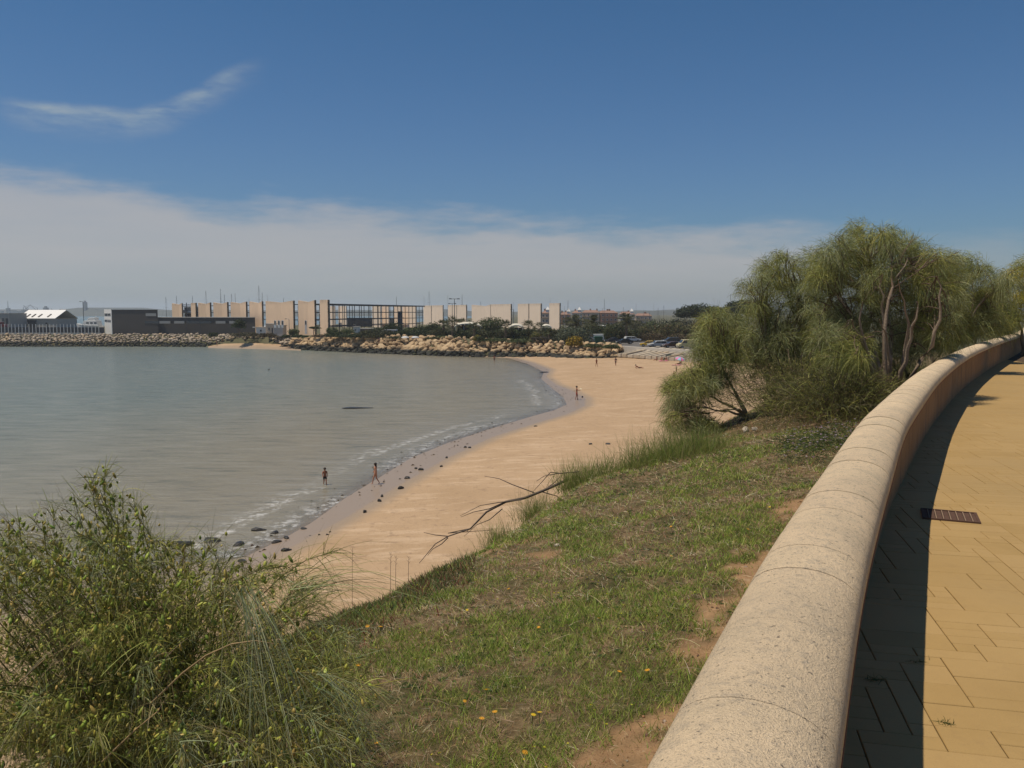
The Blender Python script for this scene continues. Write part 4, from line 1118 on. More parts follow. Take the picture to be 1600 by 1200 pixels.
def cranes():
    m = simple('crane_steel', (.16, .17, .17), .8)
    data = [(12, 470, 0, 1), (36, 476, 14, 0), (43.5, 477, -8, 0), (58, 477, -12, 0), (84, 482, -5, 0)]
    names = ['tallest harbour crane on the far shore, nearest the left edge', 'harbour crane with jib up to the right on the far shore, left of a pair', 'harbour crane with jib up to the left on the far shore, right of a pair', 'harbour crane with long low jib beyond the white shed', 'smallest harbour crane on the far shore']
    for (px, py, tilt, _), lb in zip(data, names):
        D = 2380; p = at(px, py, D); r = empty('harbour_crane', (p.x, D, 2), 0, lb, 'crane'); H = p.z - 2
        leg = MB()
        for x, y in ((-6, -5), (6, -5), (-6, 5), (6, 5)): MB().tube([(x, y, 0), (x * .5, y * .5, H * .35)], 1.0, 5).build('leg', m, r)
        MB().box((0, 0, H * .42), (9, 8, H * .16)).build('cabin', m, r)
        MB().tube([(0, 0, H * .4), (0, 0, H * .75)], 1.4, 6, .8).build('tower', m, r)
        MB().tube([(0, 0, H * .45), (tilt * 1.6, 0, H)], 1.1, 5, .6).build('jib', m, r)
        MB().tube([(0, 0, H * .75), (tilt * 1.6, 0, H)], .3, 4).build('stay', m, r)
    bm_ = simple('far_building', (.22, .22, .21), .9)
    for i, (a, b, yt, lb) in enumerate(((0, 4, 485.5, 'pale flat block on the far shore at the left edge'), (12, 30, 486, 'long pale hangar on the far shore between the first cranes'), (69, 74, 480.5, 'squat dark tower block on the far shore'), (94, 98, 484, 'small block on the far shore right of the cranes'), (131, 134.5, 472, 'slender tower on the hill across the bay'), (150, 158, 485, 'pale block on the far shore behind the end wall'))):
        D = 2400; A = at(a, yt, D); B = at(b, yt, D); r = empty('far_building', ((A.x + B.x) / 2, D, 2), 0, lb, 'building'); w = B.x - A.x; H = A.z - 2
        MB().box((0, 0, H / 2), (w, 14, H)).build('wall', M['concrete'] if i in (0, 1, 5) else bm_, r)
        if H > 20: MB().box((0, 0, H + 2), (w * .45, 8, 4)).build('roof', bm_, r)
        else: MB().prism([(-w / 2 - .5, H), (w / 2 + .5, H), (w / 2 - 3, H + 2), (-w / 2 + 3, H + 2)] if w > 12 else [(-w / 2 - .5, H), (w / 2 + .5, H), (0, H + 2.5)], -7.5, 7.5).build('roof', bm_, r)
cranes()

# ================================================================== VEGETATION
def strands(C, Dv, L, droop, width, cols, nseg=5, taper=.4, jit=.0):
    """C (n,3) starts, Dv (n,3) directions, L lengths, droop, -> ribbons drooping under their weight"""
    n = len(C); t = np.linspace(0, 1, nseg + 1)[None, :, None]
    L = L[:, None, None]; dr = droop[:, None, None]
    P = C[:, None, :] + Dv[:, None, :] * L * t + np.array([0, 0, -1.])[None, None] * dr * L * t ** 2
    if jit: P = P + rng.normal(0, jit, P.shape) * t
    w = rng.normal(size=(n, 1, 3)); w /= np.linalg.norm(w, axis=2, keepdims=True)
    w = w * (width[:, None, None] * .5) * (1 - (1 - taper) * t)
    V = np.stack([P - w, P + w], 2).reshape(-1, 3)
    base = (np.arange(n) * (nseg + 1) * 2)[:, None] + (np.arange(nseg) * 2)[None]
    F = np.stack([base, base + 1, base + 3, base + 2], 2).reshape(-1, 4)
    col = np.repeat(cols, (nseg + 1) * 2, axis=0)
    return V, F, col
def join_np(parts):
    Vs, Fs, Cs, n = [], [], [], 0
    for V, F, c in parts: Vs.append(V); Fs.append(F + n); Cs.append(c); n += len(V)
    return np.vstack(Vs), np.vstack(Fs), np.vstack(Cs)
def pick(cols, n, var=.18):
    c = np.array(cols)[rng.integers(0, len(cols), n)]
    return np.clip(c * (1 + rng.normal(0, var, (n, 1))) * (1 + rng.normal(0, .05, (n, 3))), .004, 1)
def unit(v): return v / np.maximum(np.linalg.norm(v, axis=-1, keepdims=True), 1e-9)
GREY = (.33, .35, .165); YEL = (.33, .33, .09); OLV = (.18, .19, .05); DRY = (.24, .19, .10)
def weeping_clump(c, r, n, L, w, cols, droop=.72, flat=.85):
    a = unit(rng.normal(size=(n, 3))); rad = rng.random((n, 1)) ** .6
    p = c + a * rad * [r, r, r * flat] * .9
    lean = rng.normal(0, .35, 3)
    d = unit(a * [.8, .8, .45] + [0, 0, .25] + lean + rng.normal(0, .5, (n, 3)))
    k = rng.random(n); dr = np.where(k < .32, rng.uniform(0, .35, n), droop * rng.uniform(.5, 1.9, n))
    cc = pick(cols, n, .28)
    return strands(p, d, L * rng.uniform(.35, 1.2, n), dr, w * rng.uniform(.6, 1.3, n), cc, 4, .3)
def limb(mb, a, b, r0, r1, bend=.12, n=6, sides=7, rnd=random):
    a = Vector(a); b = Vector(b); L = (b - a).length; pts = []; o1 = Vector((rnd.uniform(-1, 1), rnd.uniform(-1, 1), rnd.uniform(.2, 1))) * L * bend
    for i in range(n + 1):
        t = i / n; pts.append(a.lerp(b, t) + o1 * math.sin(math.pi * t) + Vector((rnd.uniform(-1, 1), rnd.uniform(-1, 1), rnd.uniform(-1, 1))) * L * .015)
    mb.tube(pts, r0, sides, r1); return pts

def broom_tree(base, clumps, label, mains, dens=1.0, seed=1, palette=(GREY, YEL, OLV, GREY, OLV), L=.215, w=.0075, depth0=None, spread=.5, r0=.075):
    rnd = random.Random(seed)
    base = Vector(base); r = empty('broom_tree', base, 0, label, 'tree')
    parts = []; tw = MB(); trunk = MB()
    mt = []
    for (px, py, D, rr) in mains: p = at(px, py, D); mt.append((limb(trunk, base - base, p - base, r0 * rr * .8, r0 * rr * .13, .13, 10, rnd=rnd), p - base, r0 * rr * .3))
    for (px, py, rp, D) in clumps:
        D += rnd.uniform(-spread, spread); c = at(px, py, D); rad = rp * D / 1300; c = c - base
        m = min(mt, key=lambda q: (q[1] - c).length)
        src = m[0][rnd.choice([-1, -2, -3, -4, -5, -6])]
        limb(tw, src, c + Vector((0, 0, rad * .2)), m[2] * .42, .005, .13, 6, 5, rnd)
        for _ in range(3): limb(tw, src.lerp(c, rnd.uniform(.4, .8)), c + Vector((rnd.uniform(-1, 1), rnd.uniform(-1, 1), rnd.uniform(-.4, .8))) * rad, .011, .003, .1, 4, 4, rnd)
        k = rnd.random(); pal = [palette[0], palette[0], palette[2]] if k < .4 else ([palette[1], palette[2], palette[1]] if k < .72 else list(palette))
        n = int(dens * 900 * (rp / 30) ** 1.6)
        parts.append(weeping_clump(np.array(c[:]), rad, n, L * (.75 + rp / 90), w * .85, pal))
    V, F, C = join_np(parts)
    mesh_np('crown', V, F, M['strand'], r, col=C)
    trunk.build('trunk', M['bark_light'], r, smooth=True); tw.build('branches', M['bark'], r, smooth=True)
    return r
def auto_clumps(poly_top, y_bot, x0, x1, step, D, seed, rmin=11, rmax=27):
    rnd = random.Random(seed); out = []; X = [p[0] for p in poly_top]; Yt = [p[1] for p in poly_top]; Yb = [np.interp(x, [q[0] for q in y_bot], [q[1] for q in y_bot]) for x in range(0, 1)]
    x = x0
    while x < x1:
        yt = np.interp(x, X, Yt) + 16; yb = np.interp(x, [q[0] for q in y_bot], [q[1] for q in y_bot]); y = yt + rnd.uniform(0, 10)
        while y < yb: out.append((x + rnd.uniform(-9, 9), y, rnd.uniform(rmin, rmax), D)); y += step * rnd.uniform(.75, 1.2)
        x += step
    return out
def big_trees():
    g = lambda px, py: None
    b = (6.55, 14.3); z = float(bank_z([b])[0][0])
    cl = auto_clumps([(1265, 395), (1300, 372), (1330, 345), (1356, 336), (1385, 345), (1420, 360), (1460, 375), (1490, 385)], [(1265, 575), (1310, 600), (1350, 590), (1380, 570), (1430, 560), (1500, 530)], 1275, 1495, 19, 15.1, 2)
    cl += [(1290, 520, 24, 13.9), (1318, 535, 26, 13.9), (1305, 560, 24, 13.7), (1340, 560, 22, 13.7), (1460, 470, 24, 14.2), (1478, 500, 24, 14.6)]
    broom_tree((*b, z - .1), cl, 'largest weeping broom tree with forked pale trunks rising right behind the wall',
               [(1290, 440, 14.6, .8), (1345, 400, 14.9, .9), (1375, 430, 14.2, 1.0), (1420, 400, 14.3, .8), (1465, 430, 13.9, .8), (1330, 500, 13.6, .8), (1345, 470, 13.6, .7), (1435, 470, 13.6, .8), (1400, 440, 13.6, .7), (1372, 500, 13.5, .6)], 1.0, 2, spread=.75)
    b = (5.35, 16.9); z = float(bank_z([b])[0][0])
    cl = auto_clumps([(1165, 440), (1180, 405), (1205, 380), (1250, 384), (1280, 388)], [(1160, 560), (1190, 575), (1230, 605), (1290, 610)], 1172, 1290, 18, 16.9, 4)
    cl += [(1178, 545, 26, 16.6), (1200, 558, 27, 16.8), (1172, 575, 22, 16.6), (1230, 560, 26, 16.8)]
    broom_tree((*b, z - .1), cl, 'dense weeping broom tree on the bank edge left of the largest one',
               [(1195, 470, 16.9, .9), (1240, 430, 17.1, .9), (1255, 500, 16.6, .8), (1180, 560, 16.6, .6)], .95, 4)
    # the one leaning out over the sand, with bare dark boughs
    p0 = at(1168, 640, 15.6); z = float(bank_z([p0.xy[:]])[0][0])
    cl = [(1118, 498, 24, 15.8), (1135, 510, 26, 15.6), (1105, 522, 26, 15.6), (1148, 530, 26, 15.8), (1120, 545, 28, 15.5), (1095, 550, 22, 15.5), (1145, 560, 24, 15.6), (1115, 575, 26, 15.4), (1092, 580, 22, 15.4), (1130, 590, 22, 15.5),
          (1070, 590, 22, 15.2), (1058, 602, 22, 15.0), (1078, 612, 24, 15.0), (1100, 605, 22, 15.2), (1060, 622, 16, 14.9), (1050, 655, 13, 14.9), (1085, 655, 18, 14.9), (1100, 668, 20, 14.9), (1072, 640, 12, 15), (1115, 680, 18, 14.8)]
    cl += [(x + q, y + q2, rr_ * .7, D_) for (x, y, rr_, D_) in cl for q, q2 in ((-11, 6), (9, -7))] + [(x, y, 15, 15.2) for x, y in ((1048, 600), (1050, 620), (1046, 640), (1062, 640), (1052, 668), (1075, 628), (1095, 630), (1110, 610), (1105, 500), (1125, 488), (1150, 500), (1165, 520))]
    broom_tree((p0.x, p0.y, z), cl, 'low broom tree leaning left over the sand with bare dark boughs',
               [(1140, 612, 15.5, .8), (1120, 560, 15.6, .6), (1085, 612, 15.1, .6), (1060, 640, 15.0, .5), (1128, 640, 15.3, .5), (1105, 645, 15.0, .5), (1150, 610, 15.8, .6)], .9, 6, L=.24, r0=.06)
    # understory at their feet
    def bush(px, D, n, h, label, seed, pal, w=.008):
        a = at(px, 600, D); z = float(bank_z([a.xy[:]])[0][0]); rnd = np.random.default_rng(seed); r = empty('broom_shrub', (a.x, a.y, z), 0, label, 'shrub')
        c = rnd.normal(0, 1, (n, 3)) * [h * .42, h * .42, 0]; c[:, 2] = rnd.random(n) ** .8 * h * .6 * np.exp(-(c[:, 0] ** 2 + c[:, 1] ** 2) / (h * h))
        sn, dn = nearest(c[:, :2] + [a.x, a.y]); k = dn > WW + .22; c = c[k]; n = len(c)
        d = unit(np.column_stack([c[:, 0] / h, c[:, 1] / h, np.full(n, .8)]) + rnd.normal(0, .4, (n, 3)))
        V, F, C = strands(c, d, rnd.uniform(.1, .45, n) * h * .6, rnd.uniform(.2, .8, n), rnd.uniform(.6, 1.2, n) * w, pick(pal, n), 4)
        mesh_np('foliage', V, F, M['strand'], r, col=C)
        m = MB(); rr = random.Random(seed)
        for _ in range(9): limb(m, (rr.uniform(-.1, .1), rr.uniform(-.1, .1), 0), (rr.uniform(-.5, .5) * h, rr.uniform(-.4, .4) * h, h * rr.uniform(.35, .75)), .02, .005, .1, 4, 5, rr)
        m.build('stem', M['bark'], r); return r
    dk = (OLV, (.10, .10, .045), (.17, .13, .075), (.10, .10, .04), (.07, .07, .035), YEL)
    bush(1258, 14.9, 7500, 1.5, 'dark shrub under the left side of the largest broom tree', 21, dk); bush(1300, 13.6, 7000, 1.35, 'dark low shrub beside the pink flowers near the wall', 22, dk); bush(1345, 13.8, 6500, 1.15, 'dark shrub at the foot of the forked trunks', 23, dk)
    bush(1395, 14.0, 3800, .8, 'dark shrub squeezed between trunk and wall', 24, dk); bush(1418, 17.4, 6500, 1.2, 'shaggy green shrub behind the tree shadow on the wall cap', 25, (OLV, YEL, GREY)); bush(1410, 15.6, 5200, 1.3, 'olive shrub behind the main trunk', 26, dk)
    bush(1215, 15.2, 1200, .35, 'small brown shrub on the mound', 27, (DRY, OLV, (.15, .11, .05))); bush(1100, 15.4, 3000, .55, 'dark tangled shrub below the leaning tree', 28, dk)
    # further trees along the wall on the right
    b = (11.2, 21.8); z = float(bank_z([b])[0][0])
    cl = auto_clumps([(1440, 425), (1470, 395), (1490, 378), (1520, 392), (1550, 408), (1570, 425)], [(1440, 520), (1500, 540), (1570, 515)], 1455, 1580, 18, 21.6, 7, 11, 24)
    broom_tree((*b, z), cl, 'feathery broom tree second along the wall, right of the largest', [(1480, 440, 21.6, .9), (1520, 430, 21.8, .9), (1550, 450, 21.6, .8), (1500, 480, 21.3, .8)], 1.2, 8, L=.32, w=.010)
    b = (19.2, 31.2); z = float(bank_z([b])[0][0])
    cl = auto_clumps([(1535, 445), (1570, 420), (1590, 400), (1620, 392), (1660, 400)], [(1535, 525), (1600, 515), (1680, 505)], 1545, 1680, 17, 30.5, 9, 10, 22)
    broom_tree((*b, z), cl, 'yellow green tree at the right edge of the picture above the wall', [(1570, 450, 30.6, 1), (1610, 430, 30.6, 1), (1650, 450, 30.6, 1)], 1.4, 10, palette=((.38, .35, .04), (.50, .40, .03), (.2, .2, .03)), L=.34, w=.014)
    b = (15.2, 27.2); z = float(bank_z([b])[0][0])
    cl = auto_clumps([(1510, 455), (1540, 435), (1580, 450)], [(1510, 530), (1580, 515)], 1515, 1595, 17, 26.2, 19, 10, 22)
    broom_tree((*b, z), cl, 'olive green broom tree filling the gap before the yellow green one', [(1530, 470, 26.2, 1), (1560, 470, 26.2, 1)], 1.3, 12, palette=(OLV, YEL, OLV), L=.34, w=.012)
big_trees()

def foreground_broom():
    """white broom growing on the bank below the wall, seen from above"""
    rnd = random.Random(31); base = Vector((-1.55, 3.5, 0)); base.z = float(bank_z([base.xy[:]])[0][0]) - .1
    r = empty('broom_bush', base, 0, 'big wispy white broom bush with green pods in the left foreground', 'bush')
    TX_ = [-130, -40, 0, 60, 110, 150, 200, 245, 290, 340, 400, 460, 520, 560, 600, 620]; TY_ = [840, 815, 805, 790, 762, 735, 765, 822, 840, 845, 868, 878, 915, 985, 1110, 1200]
    stems = MB(); twig = []; parts = []; podc = []; podd = []
    def top(x): return float(np.interp(x, TX_, TY_))
    nb = 0
    tips = []
    for _ in range(420):
        px = rnd.uniform(-130, 585); y0 = top(px); py = y0 + 8 + (1240 - y0) * rnd.random() ** 1.15; D = rnd.uniform(2.7, 4.1) - .5 * (py - 800) / 400
        tips.append((px, py, max(2.1, D)))
    for px in range(-60, 590, 18): tips.append((px, top(px) + rnd.uniform(4, 30), rnd.uniform(2.9, 3.7)))
    tips += [(150, 740, 3.3), (165, 742, 3.3), (140, 760, 3.25), (395, 905, 2.5), (520, 862, 2.9), (470, 880, 2.9), (225, 800, 3.3), (330, 838, 3.4), (345, 845, 3.3)]
    n_special = len(tips)
    for ti, (px, py, D) in enumerate(tips):
        tip = at(px, py, D) - base
        start = Vector((rnd.uniform(-.25, .25), rnd.uniform(-.2, .2), 0)); L = (tip - start).length
        ctrl = start.lerp(tip, rnd.uniform(.35, .65)) + Vector((rnd.uniform(-.2, .2), rnd.uniform(-.15, .15), L * rnd.uniform(.1, .42)))
        pts = [(start * (1 - t) ** 2 + ctrl * 2 * t * (1 - t) + tip * t * t) for t in np.linspace(0, 1, 9)]
        r0 = rnd.uniform(.0022, .005)
        stems.tube(pts, r0, 5, .0011)
        # side strands
        k = rnd.random(); n = rnd.randint(100, 190)
        arr = np.array([p[:] for p in pts]); ts = 1 - rng.random(n) ** 1.1 * .75; idx = ts * 8; i0 = np.clip(idx.astype(int), 0, 7); fr = (idx - i0)[:, None]
        P = arr[i0] * (1 - fr) + arr[i0 + 1] * fr
        tang = unit(arr[i0 + 1] - arr[i0])
        d = unit(tang * rng.uniform(.3, 1.1, (n, 1)) + rng.normal(0, .5, (n, 3)) + [0, 0, .15])
        pal = [GREY, (.3, .34, .2), OLV] if k < .22 else ([YEL, OLV, (.26, .26, .05)] if k < .8 else [OLV, DRY, (.17, .13, .07)])
        parts.append(strands(P, d, rng.uniform(.04, .17, n), rng.uniform(.0, .9, n), rng.uniform(.0015, .003, n), pick(pal, n), 5, .5))
        # twigs carry pods
        if rnd.random() < (.9 if px < 330 else .6):
            m = rnd.randint(10, 46); tt = .35 + rng.random(m) * .65; idx = tt * 8; i0 = np.clip(idx.astype(int), 0, 7); fr = (idx - i0)[:, None]
            podc.append(arr[i0] * (1 - fr) + arr[i0 + 1] * fr + rng.normal(0, .026, (m, 3)) - [0, 0, .012])
    # the long arching whips on the right and the pale hanging bundle
    o = np.array((at(455, 925, 2.75) - base)[:]); n = 60
    P = np.tile(o, (n, 1)) + rng.normal(0, .03, (n, 3)); d = unit(np.array([1.0, .15, .55]) + rng.normal(0, .28, (n, 3)))
    parts.append(strands(P, d, rng.uniform(.25, .55, n), rng.uniform(.35, .8, n), rng.uniform(.0016, .0026, n), pick([GREY, OLV, YEL], n), 8, .4))
    o = np.array((at(385, 925, 2.2) - base)[:]); n = 46
    P = np.tile(o, (n, 1)) + rng.normal(0, .028, (n, 3)); d = unit(np.array([.15, -.05, -.3]) + rng.normal(0, .1, (n, 3)))
    parts.append(strands(P, d, rng.uniform(.18, .4, n), rng.uniform(.7, 1.1, n), rng.uniform(.002, .0032, n), pick([(.44, .45, .25), (.36, .38, .2)], n, .12), 7, .5))
    o = np.array((at(500, 1060, 2.3) - base)[:]); n = 34
    P = np.tile(o, (n, 1)) + rng.normal(0, .02, (n, 3)); d = unit(np.array([.8, 0, -.45]) + rng.normal(0, .22, (n, 3)))
    parts.append(strands(P, d, rng.uniform(.12, .26, n), rng.uniform(.3, .6, n), rng.uniform(.0018, .003, n), pick([(.3, .35, .2), (.25, .3, .16)], n, .1), 6, .5))
    V, F, C = join_np(parts); mesh_np('foliage', V, F, M['strand'], r, col=C)
    stems.build('stem', simple('green_bark', (.16, .14, .06), .8, .3, 14), r, smooth=True)
    ob = simple('ochre_bark', (.34, .24, .12), .85, .45, 30)
    for P4 in ([(235, 1100, 2.6), (285, 1052, 2.5), (322, 1024, 2.42), (362, 1006, 2.36), (400, 1001, 2.34), (428, 1006, 2.4)], [(160, 1190, 2.6), (212, 1140, 2.5), (246, 1112, 2.5), (262, 1086, 2.6)], [(20, 1075, 2.9), (70, 1030, 2.85), (118, 1004, 2.9), (150, 985, 3.0)]):
        MB().tube([at(*q) - base for q in P4], .0034, 6, .0012).build('bare_branch', ob, r, smooth=True)
    # pods: small pointed eggs
    pc = np.vstack(podc); n = len(pc); bb = MB().lathe([(.0005, .0092), (.004, .006), (.0062, 0), (.005, -.005), (.0006, -.0085)], 6)
    bv = np.array(bb.v); bf = np.array([f for f in bb.f if len(f) == 4]); sc = rng.uniform(.7, 1.25, (n, 1, 1))
    dirs = rng.normal(0, .5, (n, 3)); V = bv[None] * sc; V = V + dirs[:, None, :] * V[:, :, 2:3] * .9 + pc[:, None, :]
    F = (bf[None] + (np.arange(n) * len(bv))[:, None, None]).reshape(-1, 4)
    C = np.repeat(pick([(.30, .36, .06), (.42, .42, .08), (.2, .26, .05), (.46, .36, .1)], n), len(bv), axis=0)
    o = mesh_np('pods', V.reshape(-1, 3), F, leafmat('green_pod', .12, .35), r, col=C, smooth=True); tag(o, kind='stuff')
    print('pods', n)
foreground_broom()

# grass on the bank
def grass():
    N = 2300000
    s = 1.6 * (34 / 1.6) ** rng.random(N); u = rng.random(N); d = WW + u * 7.5
    dc = crest_d(s); ok = d < dc + .5; s, d, dc = s[ok], d[ok], dc[ok]
    x, y = curve(s, d); D = np.hypot(x, y); px = 800 + 1300 * x / np.maximum(y, .3)
    w = np.clip((4.5 / np.maximum(D, 1)) ** .8, .2, 1) * .75; keep = (rng.random(len(x)) < w) & (px > 330) & (px < 1480) & (y > .8) & (1300 / np.maximum(y, .3) * 2.0 < 850)
    x, y, s, d, dc, D = x[keep], y[keep], s[keep], d[keep], dc[keep], D[keep]
    bare = bare_mask(x, y, d); nn = fbm(x * 1.6, y * 1.6, 40, 4); n2 = fbm(x * 6, y * 6, 44, 3); n3 = fbm(x * .35, y * .35, 47, 2)
    dens = np.clip(.45 + 2.3 * (nn - .36) + 1.2 * (n2 - .5), .25, 1) * (1 - bare * .94) * np.clip((d - WW) / .12, 0, 1)
    k = rng.random(len(x)) < dens; x, y, d, dc, D, nn, n2, n3 = x[k], y[k], d[k], dc[k], D[k], nn[k], n2[k], n3[k]
    z = bank_z(np.stack([x, y], 1))[0]; n = len(x); print('blades', n)
    g = np.clip((nn - .42) * 5 + (n2 - .5) * 2.2 + rng.normal(0, .33, n), 0, 1)
    far_dry = np.clip((D - 9.5) / 6, 0, 1) * (.45 + n3)
    dry = (rng.random(n) > .2 + .66 * g - .25 * far_dry)
    col = pick([(.25, .34, .055), (.34, .42, .085), (.17, .26, .045), (.44, .44, .14)], n, .3)
    dcol = pick([(.70, .55, .33), (.54, .39, .22), (.38, .23, .13), (.80, .68, .47), (.46, .24, .16)], n, .28); col[dry] = dcol[dry]
    h = rng.uniform(.03, .075, n) * (.7 + .8 * n2) * np.where(dry, 1.0, .95); tall = rng.random(n) < .02; h = np.where(tall, h * 2.2, h)
    lie = dry & (rng.random(n) < .6)
    a = rng.uniform(0, 2 * np.pi, n); dirv = unit(np.column_stack([np.cos(a) * .6, np.sin(a) * .6, np.where(lie, .12, 1.1)]))
    width = np.where(dry, .0030, .0048) * np.clip(D / 4.5, .85, 2.6) * rng.uniform(.7, 1.4, n)
    C3 = np.column_stack([x, y, z - .004])
    V, F, C = strands(C3, dirv, h * np.where(lie, 1.2, 1), rng.uniform(.05, .55, n) * ~lie, width, col, 2, .1)
    o = mesh_np('grass', V, F, M['grass'], col=C); tag(o, 'short patchy green and dry grass covering the bank beside the wall', 'grass', kind='stuff')
grass()
def broadleaf():
    n = 14000; s = rng.uniform(1.6, 16, n); d = WW + .1 + rng.random(n) * 6; x, y = curve(s, d); dc = crest_d(s)
    nz = fbm(x * 1.1 + 40, y * 1.1, 60, 4); k = (d < dc) & (nz > .52) & (bare_mask(x, y, d) < .5) & (y > 1); x, y, d = x[k], y[k], d[k]
    z = bank_z(np.stack([x, y], 1))[0]; m = 7; n = len(x); x = np.repeat(x, m); y = np.repeat(y, m); z = np.repeat(z, m); N = n * m
    a = rng.uniform(0, 2 * np.pi, N); dv = unit(np.column_stack([np.cos(a), np.sin(a), rng.uniform(.25, .9, N)]))
    V, F, C = strands(np.column_stack([x, y, z]), dv, rng.uniform(.025, .055, N), rng.uniform(.2, .7, N), rng.uniform(.005, .009, N), pick([(.07, .12, .03), (.1, .15, .04), (.05, .08, .03)], N), 3, .3)
    tag(mesh_np('ground_weeds', V, F, M['grass'], col=C), 'small leafy weeds scattered through the grass of the bank', 'weeds', kind='stuff')
broadleaf()
def ice_plant():
    n = 26000; s = rng.uniform(2.5, 12.5, n); dc = crest_d(s); d = dc + rng.normal(-.25, .33, n); x, y = curve(s, d)
    px = 800 + 1300 * x / np.maximum(y, .3); k = (px < 740) & (px > 330) & (rng.random(n) < np.clip(1.3 - np.abs(px - 560) / 230, .15, 1)); x, y = x[k], y[k]; z = bank_z(np.stack([x, y], 1))[0]; n = len(x)
    a = rng.uniform(0, 2 * np.pi, n); dv = unit(np.column_stack([np.cos(a) * .55, np.sin(a) * .55, rng.uniform(.6, 1.3, n)]))
    V, F, C = strands(np.column_stack([x, y, z]), dv, rng.uniform(.04, .085, n), rng.uniform(-.1, .2, n), rng.uniform(.008, .013, n), pick([(.12, .17, .05), (.16, .19, .06), (.22, .08, .05), (.09, .13, .05), (.2, .14, .08)], n), 2, .25)
    tag(mesh_np('ice_plant', V, F, M['grass'], col=C), 'fleshy ice plant mat with reddish tips along the crest of the bank', 'ice plant', kind='stuff')
ice_plant()
def tuft(name, px, D, n, h, sp, pal, label, w=.004, cat='grass tuft', group=None, droop=.5, zoff=0, up=1.5):
    a = at(px, 700, D); z = float(bank_z([a.xy[:]])[0][0]) + zoff
    o = strands(np.column_stack([rng.normal(0, sp, n), rng.normal(0, sp, n), np.zeros(n) - .03]), unit(np.column_stack([rng.normal(0, .5, n), rng.normal(0, .5, n), np.full(n, up)])), rng.uniform(.5, 1.3, n) * h * 1.35, rng.uniform(.1, droop, n), rng.uniform(.6, 1.2, n) * w * 1.6, pick(pal, n), 5, .2)
    t = mesh_np(name, o[0], o[1], M['grass'], col=o[2]); t.location = (a.x, a.y, z); tag(t, label, cat, group); return t
GR = [(.22, .28, .06), (.28, .32, .08), (.15, .21, .045), (.38, .34, .15)]
def crest_D(px):
    i = np.argmin([abs(q[0] - px) for q in crest_px]); py = np.interp(px, [q[0] for q in crest_px][::-1], [q[1] for q in crest_px][::-1])
    r = ray(px, py); Ds = np.linspace(3, 40, 1500); P = np.stack([Ds * r[0] / r[1], Ds], 1); z = bank_z(P)[0]; h = EYE + Ds * r[2] / r[1]
    k = np.where(h < z)[0]; return float(Ds[k[0]]) if len(k) else 12.
for px, n, h, sp, lb in ((905, 900, .42, .16, 'tallest grass tuft on the crest, at the end of the dead branch'), (935, 700, .32, .2, 'dense grass tuft right of the tallest one'), (975, 420, .3, .22, 'thin grass tuft in the middle of the crest'), (1003, 420, .42, .16, 'wispy tall grass tuft standing against the sand'),
                         (1045, 900, .36, .24, 'bright green tuft left of the leaning tree'), (1075, 1300, .4, .26, 'thick bright green tuft under the leaning tree'), (1105, 800, .34, .2, 'dark green tuft beside the pale stone'), (790, 900, .38, .16, 'small tuft among the dead twigs'), (700, 800, .34, .11, 'small feathery tuft at the lower end of the dead branch'),
                         (670, 400, .28, .06, 'lone feathery tuft below the dead branch'), (845, 900, .40, .15, 'low tuft under the thick part of the dead branch'), (740, 800, .36, .13, 'pale drooping tuft beside the twigs')):
    tuft('grass_tuft', px, crest_D(px) - .1, n, h, sp, GR if px > 760 else [GREY, (.25, .28, .15), OLV], lb)
for (px, py, n, h, lb) in ((1437, 1034, 26, .03, 'small dark weed at a paver corner on the shadow line'), (1476, 1130, 34, .035, 'flat weed growing in the paver joint nearest the camera'), (1367, 1062, 40, .05, 'weed growing in the shaded paving beside the wall'), (1347, 935, 24, .04, 'small weed against the foot of the wall'), (1385, 745, 18, .05, 'tiny weed in the shade further along the wall foot')):
    a = on(px, py, PZ); o = strands(np.column_stack([rng.normal(0, .022, n), rng.normal(0, .008, n), np.zeros(n)]), unit(np.column_stack([rng.normal(0, .8, n), rng.normal(0, .5, n), np.full(n, .35)])), rng.uniform(.5, 1.1, n) * h, rng.uniform(.1, .4, n), np.full(n, .003), pick([(.09, .11, .03), (.15, .14, .05)], n), 3, .3)
    t = mesh_np('weed', o[0], o[1], M['grass'], col=o[2]); t.location = a; tag(t, lb, 'weed')

def dead_branch():
    D0 = crest_D(790) - .1; r0 = at(845, 762, crest_D(845)); r = empty('dead_branch', r0, 0, 'fallen dark bare branch with twigs lying along the crest of the bank', 'branch')
    def P(px, py, off=0): return at(px, py, crest_D(min(px, 880)) + off - .05) - r0
    main = MB().tube([P(890, 748), P(850, 766), P(820, 778), P(790, 784), P(760, 800), P(735, 826), P(700, 838), P(680, 850), P(655, 880)], [.022, .02, .02, .018, .015, .012, .009, .007, .004], 7); main.build('main_limb', M['dead'], r, smooth=True)
    tw = [[(835, 770), (800, 757), (780, 748), (757, 744)], [(880, 740), (860, 738), (845, 755), (833, 768)], [(815, 781), (780, 785), (750, 790), (719, 806)], [(790, 784), (765, 795), (740, 800), (720, 808)], [(785, 795), (765, 812), (745, 820), (725, 838)], [(760, 800), (738, 822), (728, 832)], [(700, 838), (680, 836), (662, 832)], [(905, 737), (870, 740), (850, 744), (838, 752)], [(845, 768), (870, 775), (880, 790)], [(735, 826), (700, 833), (770, 828)], [(850, 766), (865, 755), (875, 745)], [(700, 840), (690, 850), (676, 858), (668, 868)]]
    rnd = random.Random(2)
    for t in tw:
        o = rnd.uniform(-.15, .15); MB().tube([P(x, y, o) for x, y in t], .009, 5, .003).build('twig', M['dead'], r)
dead_branch()
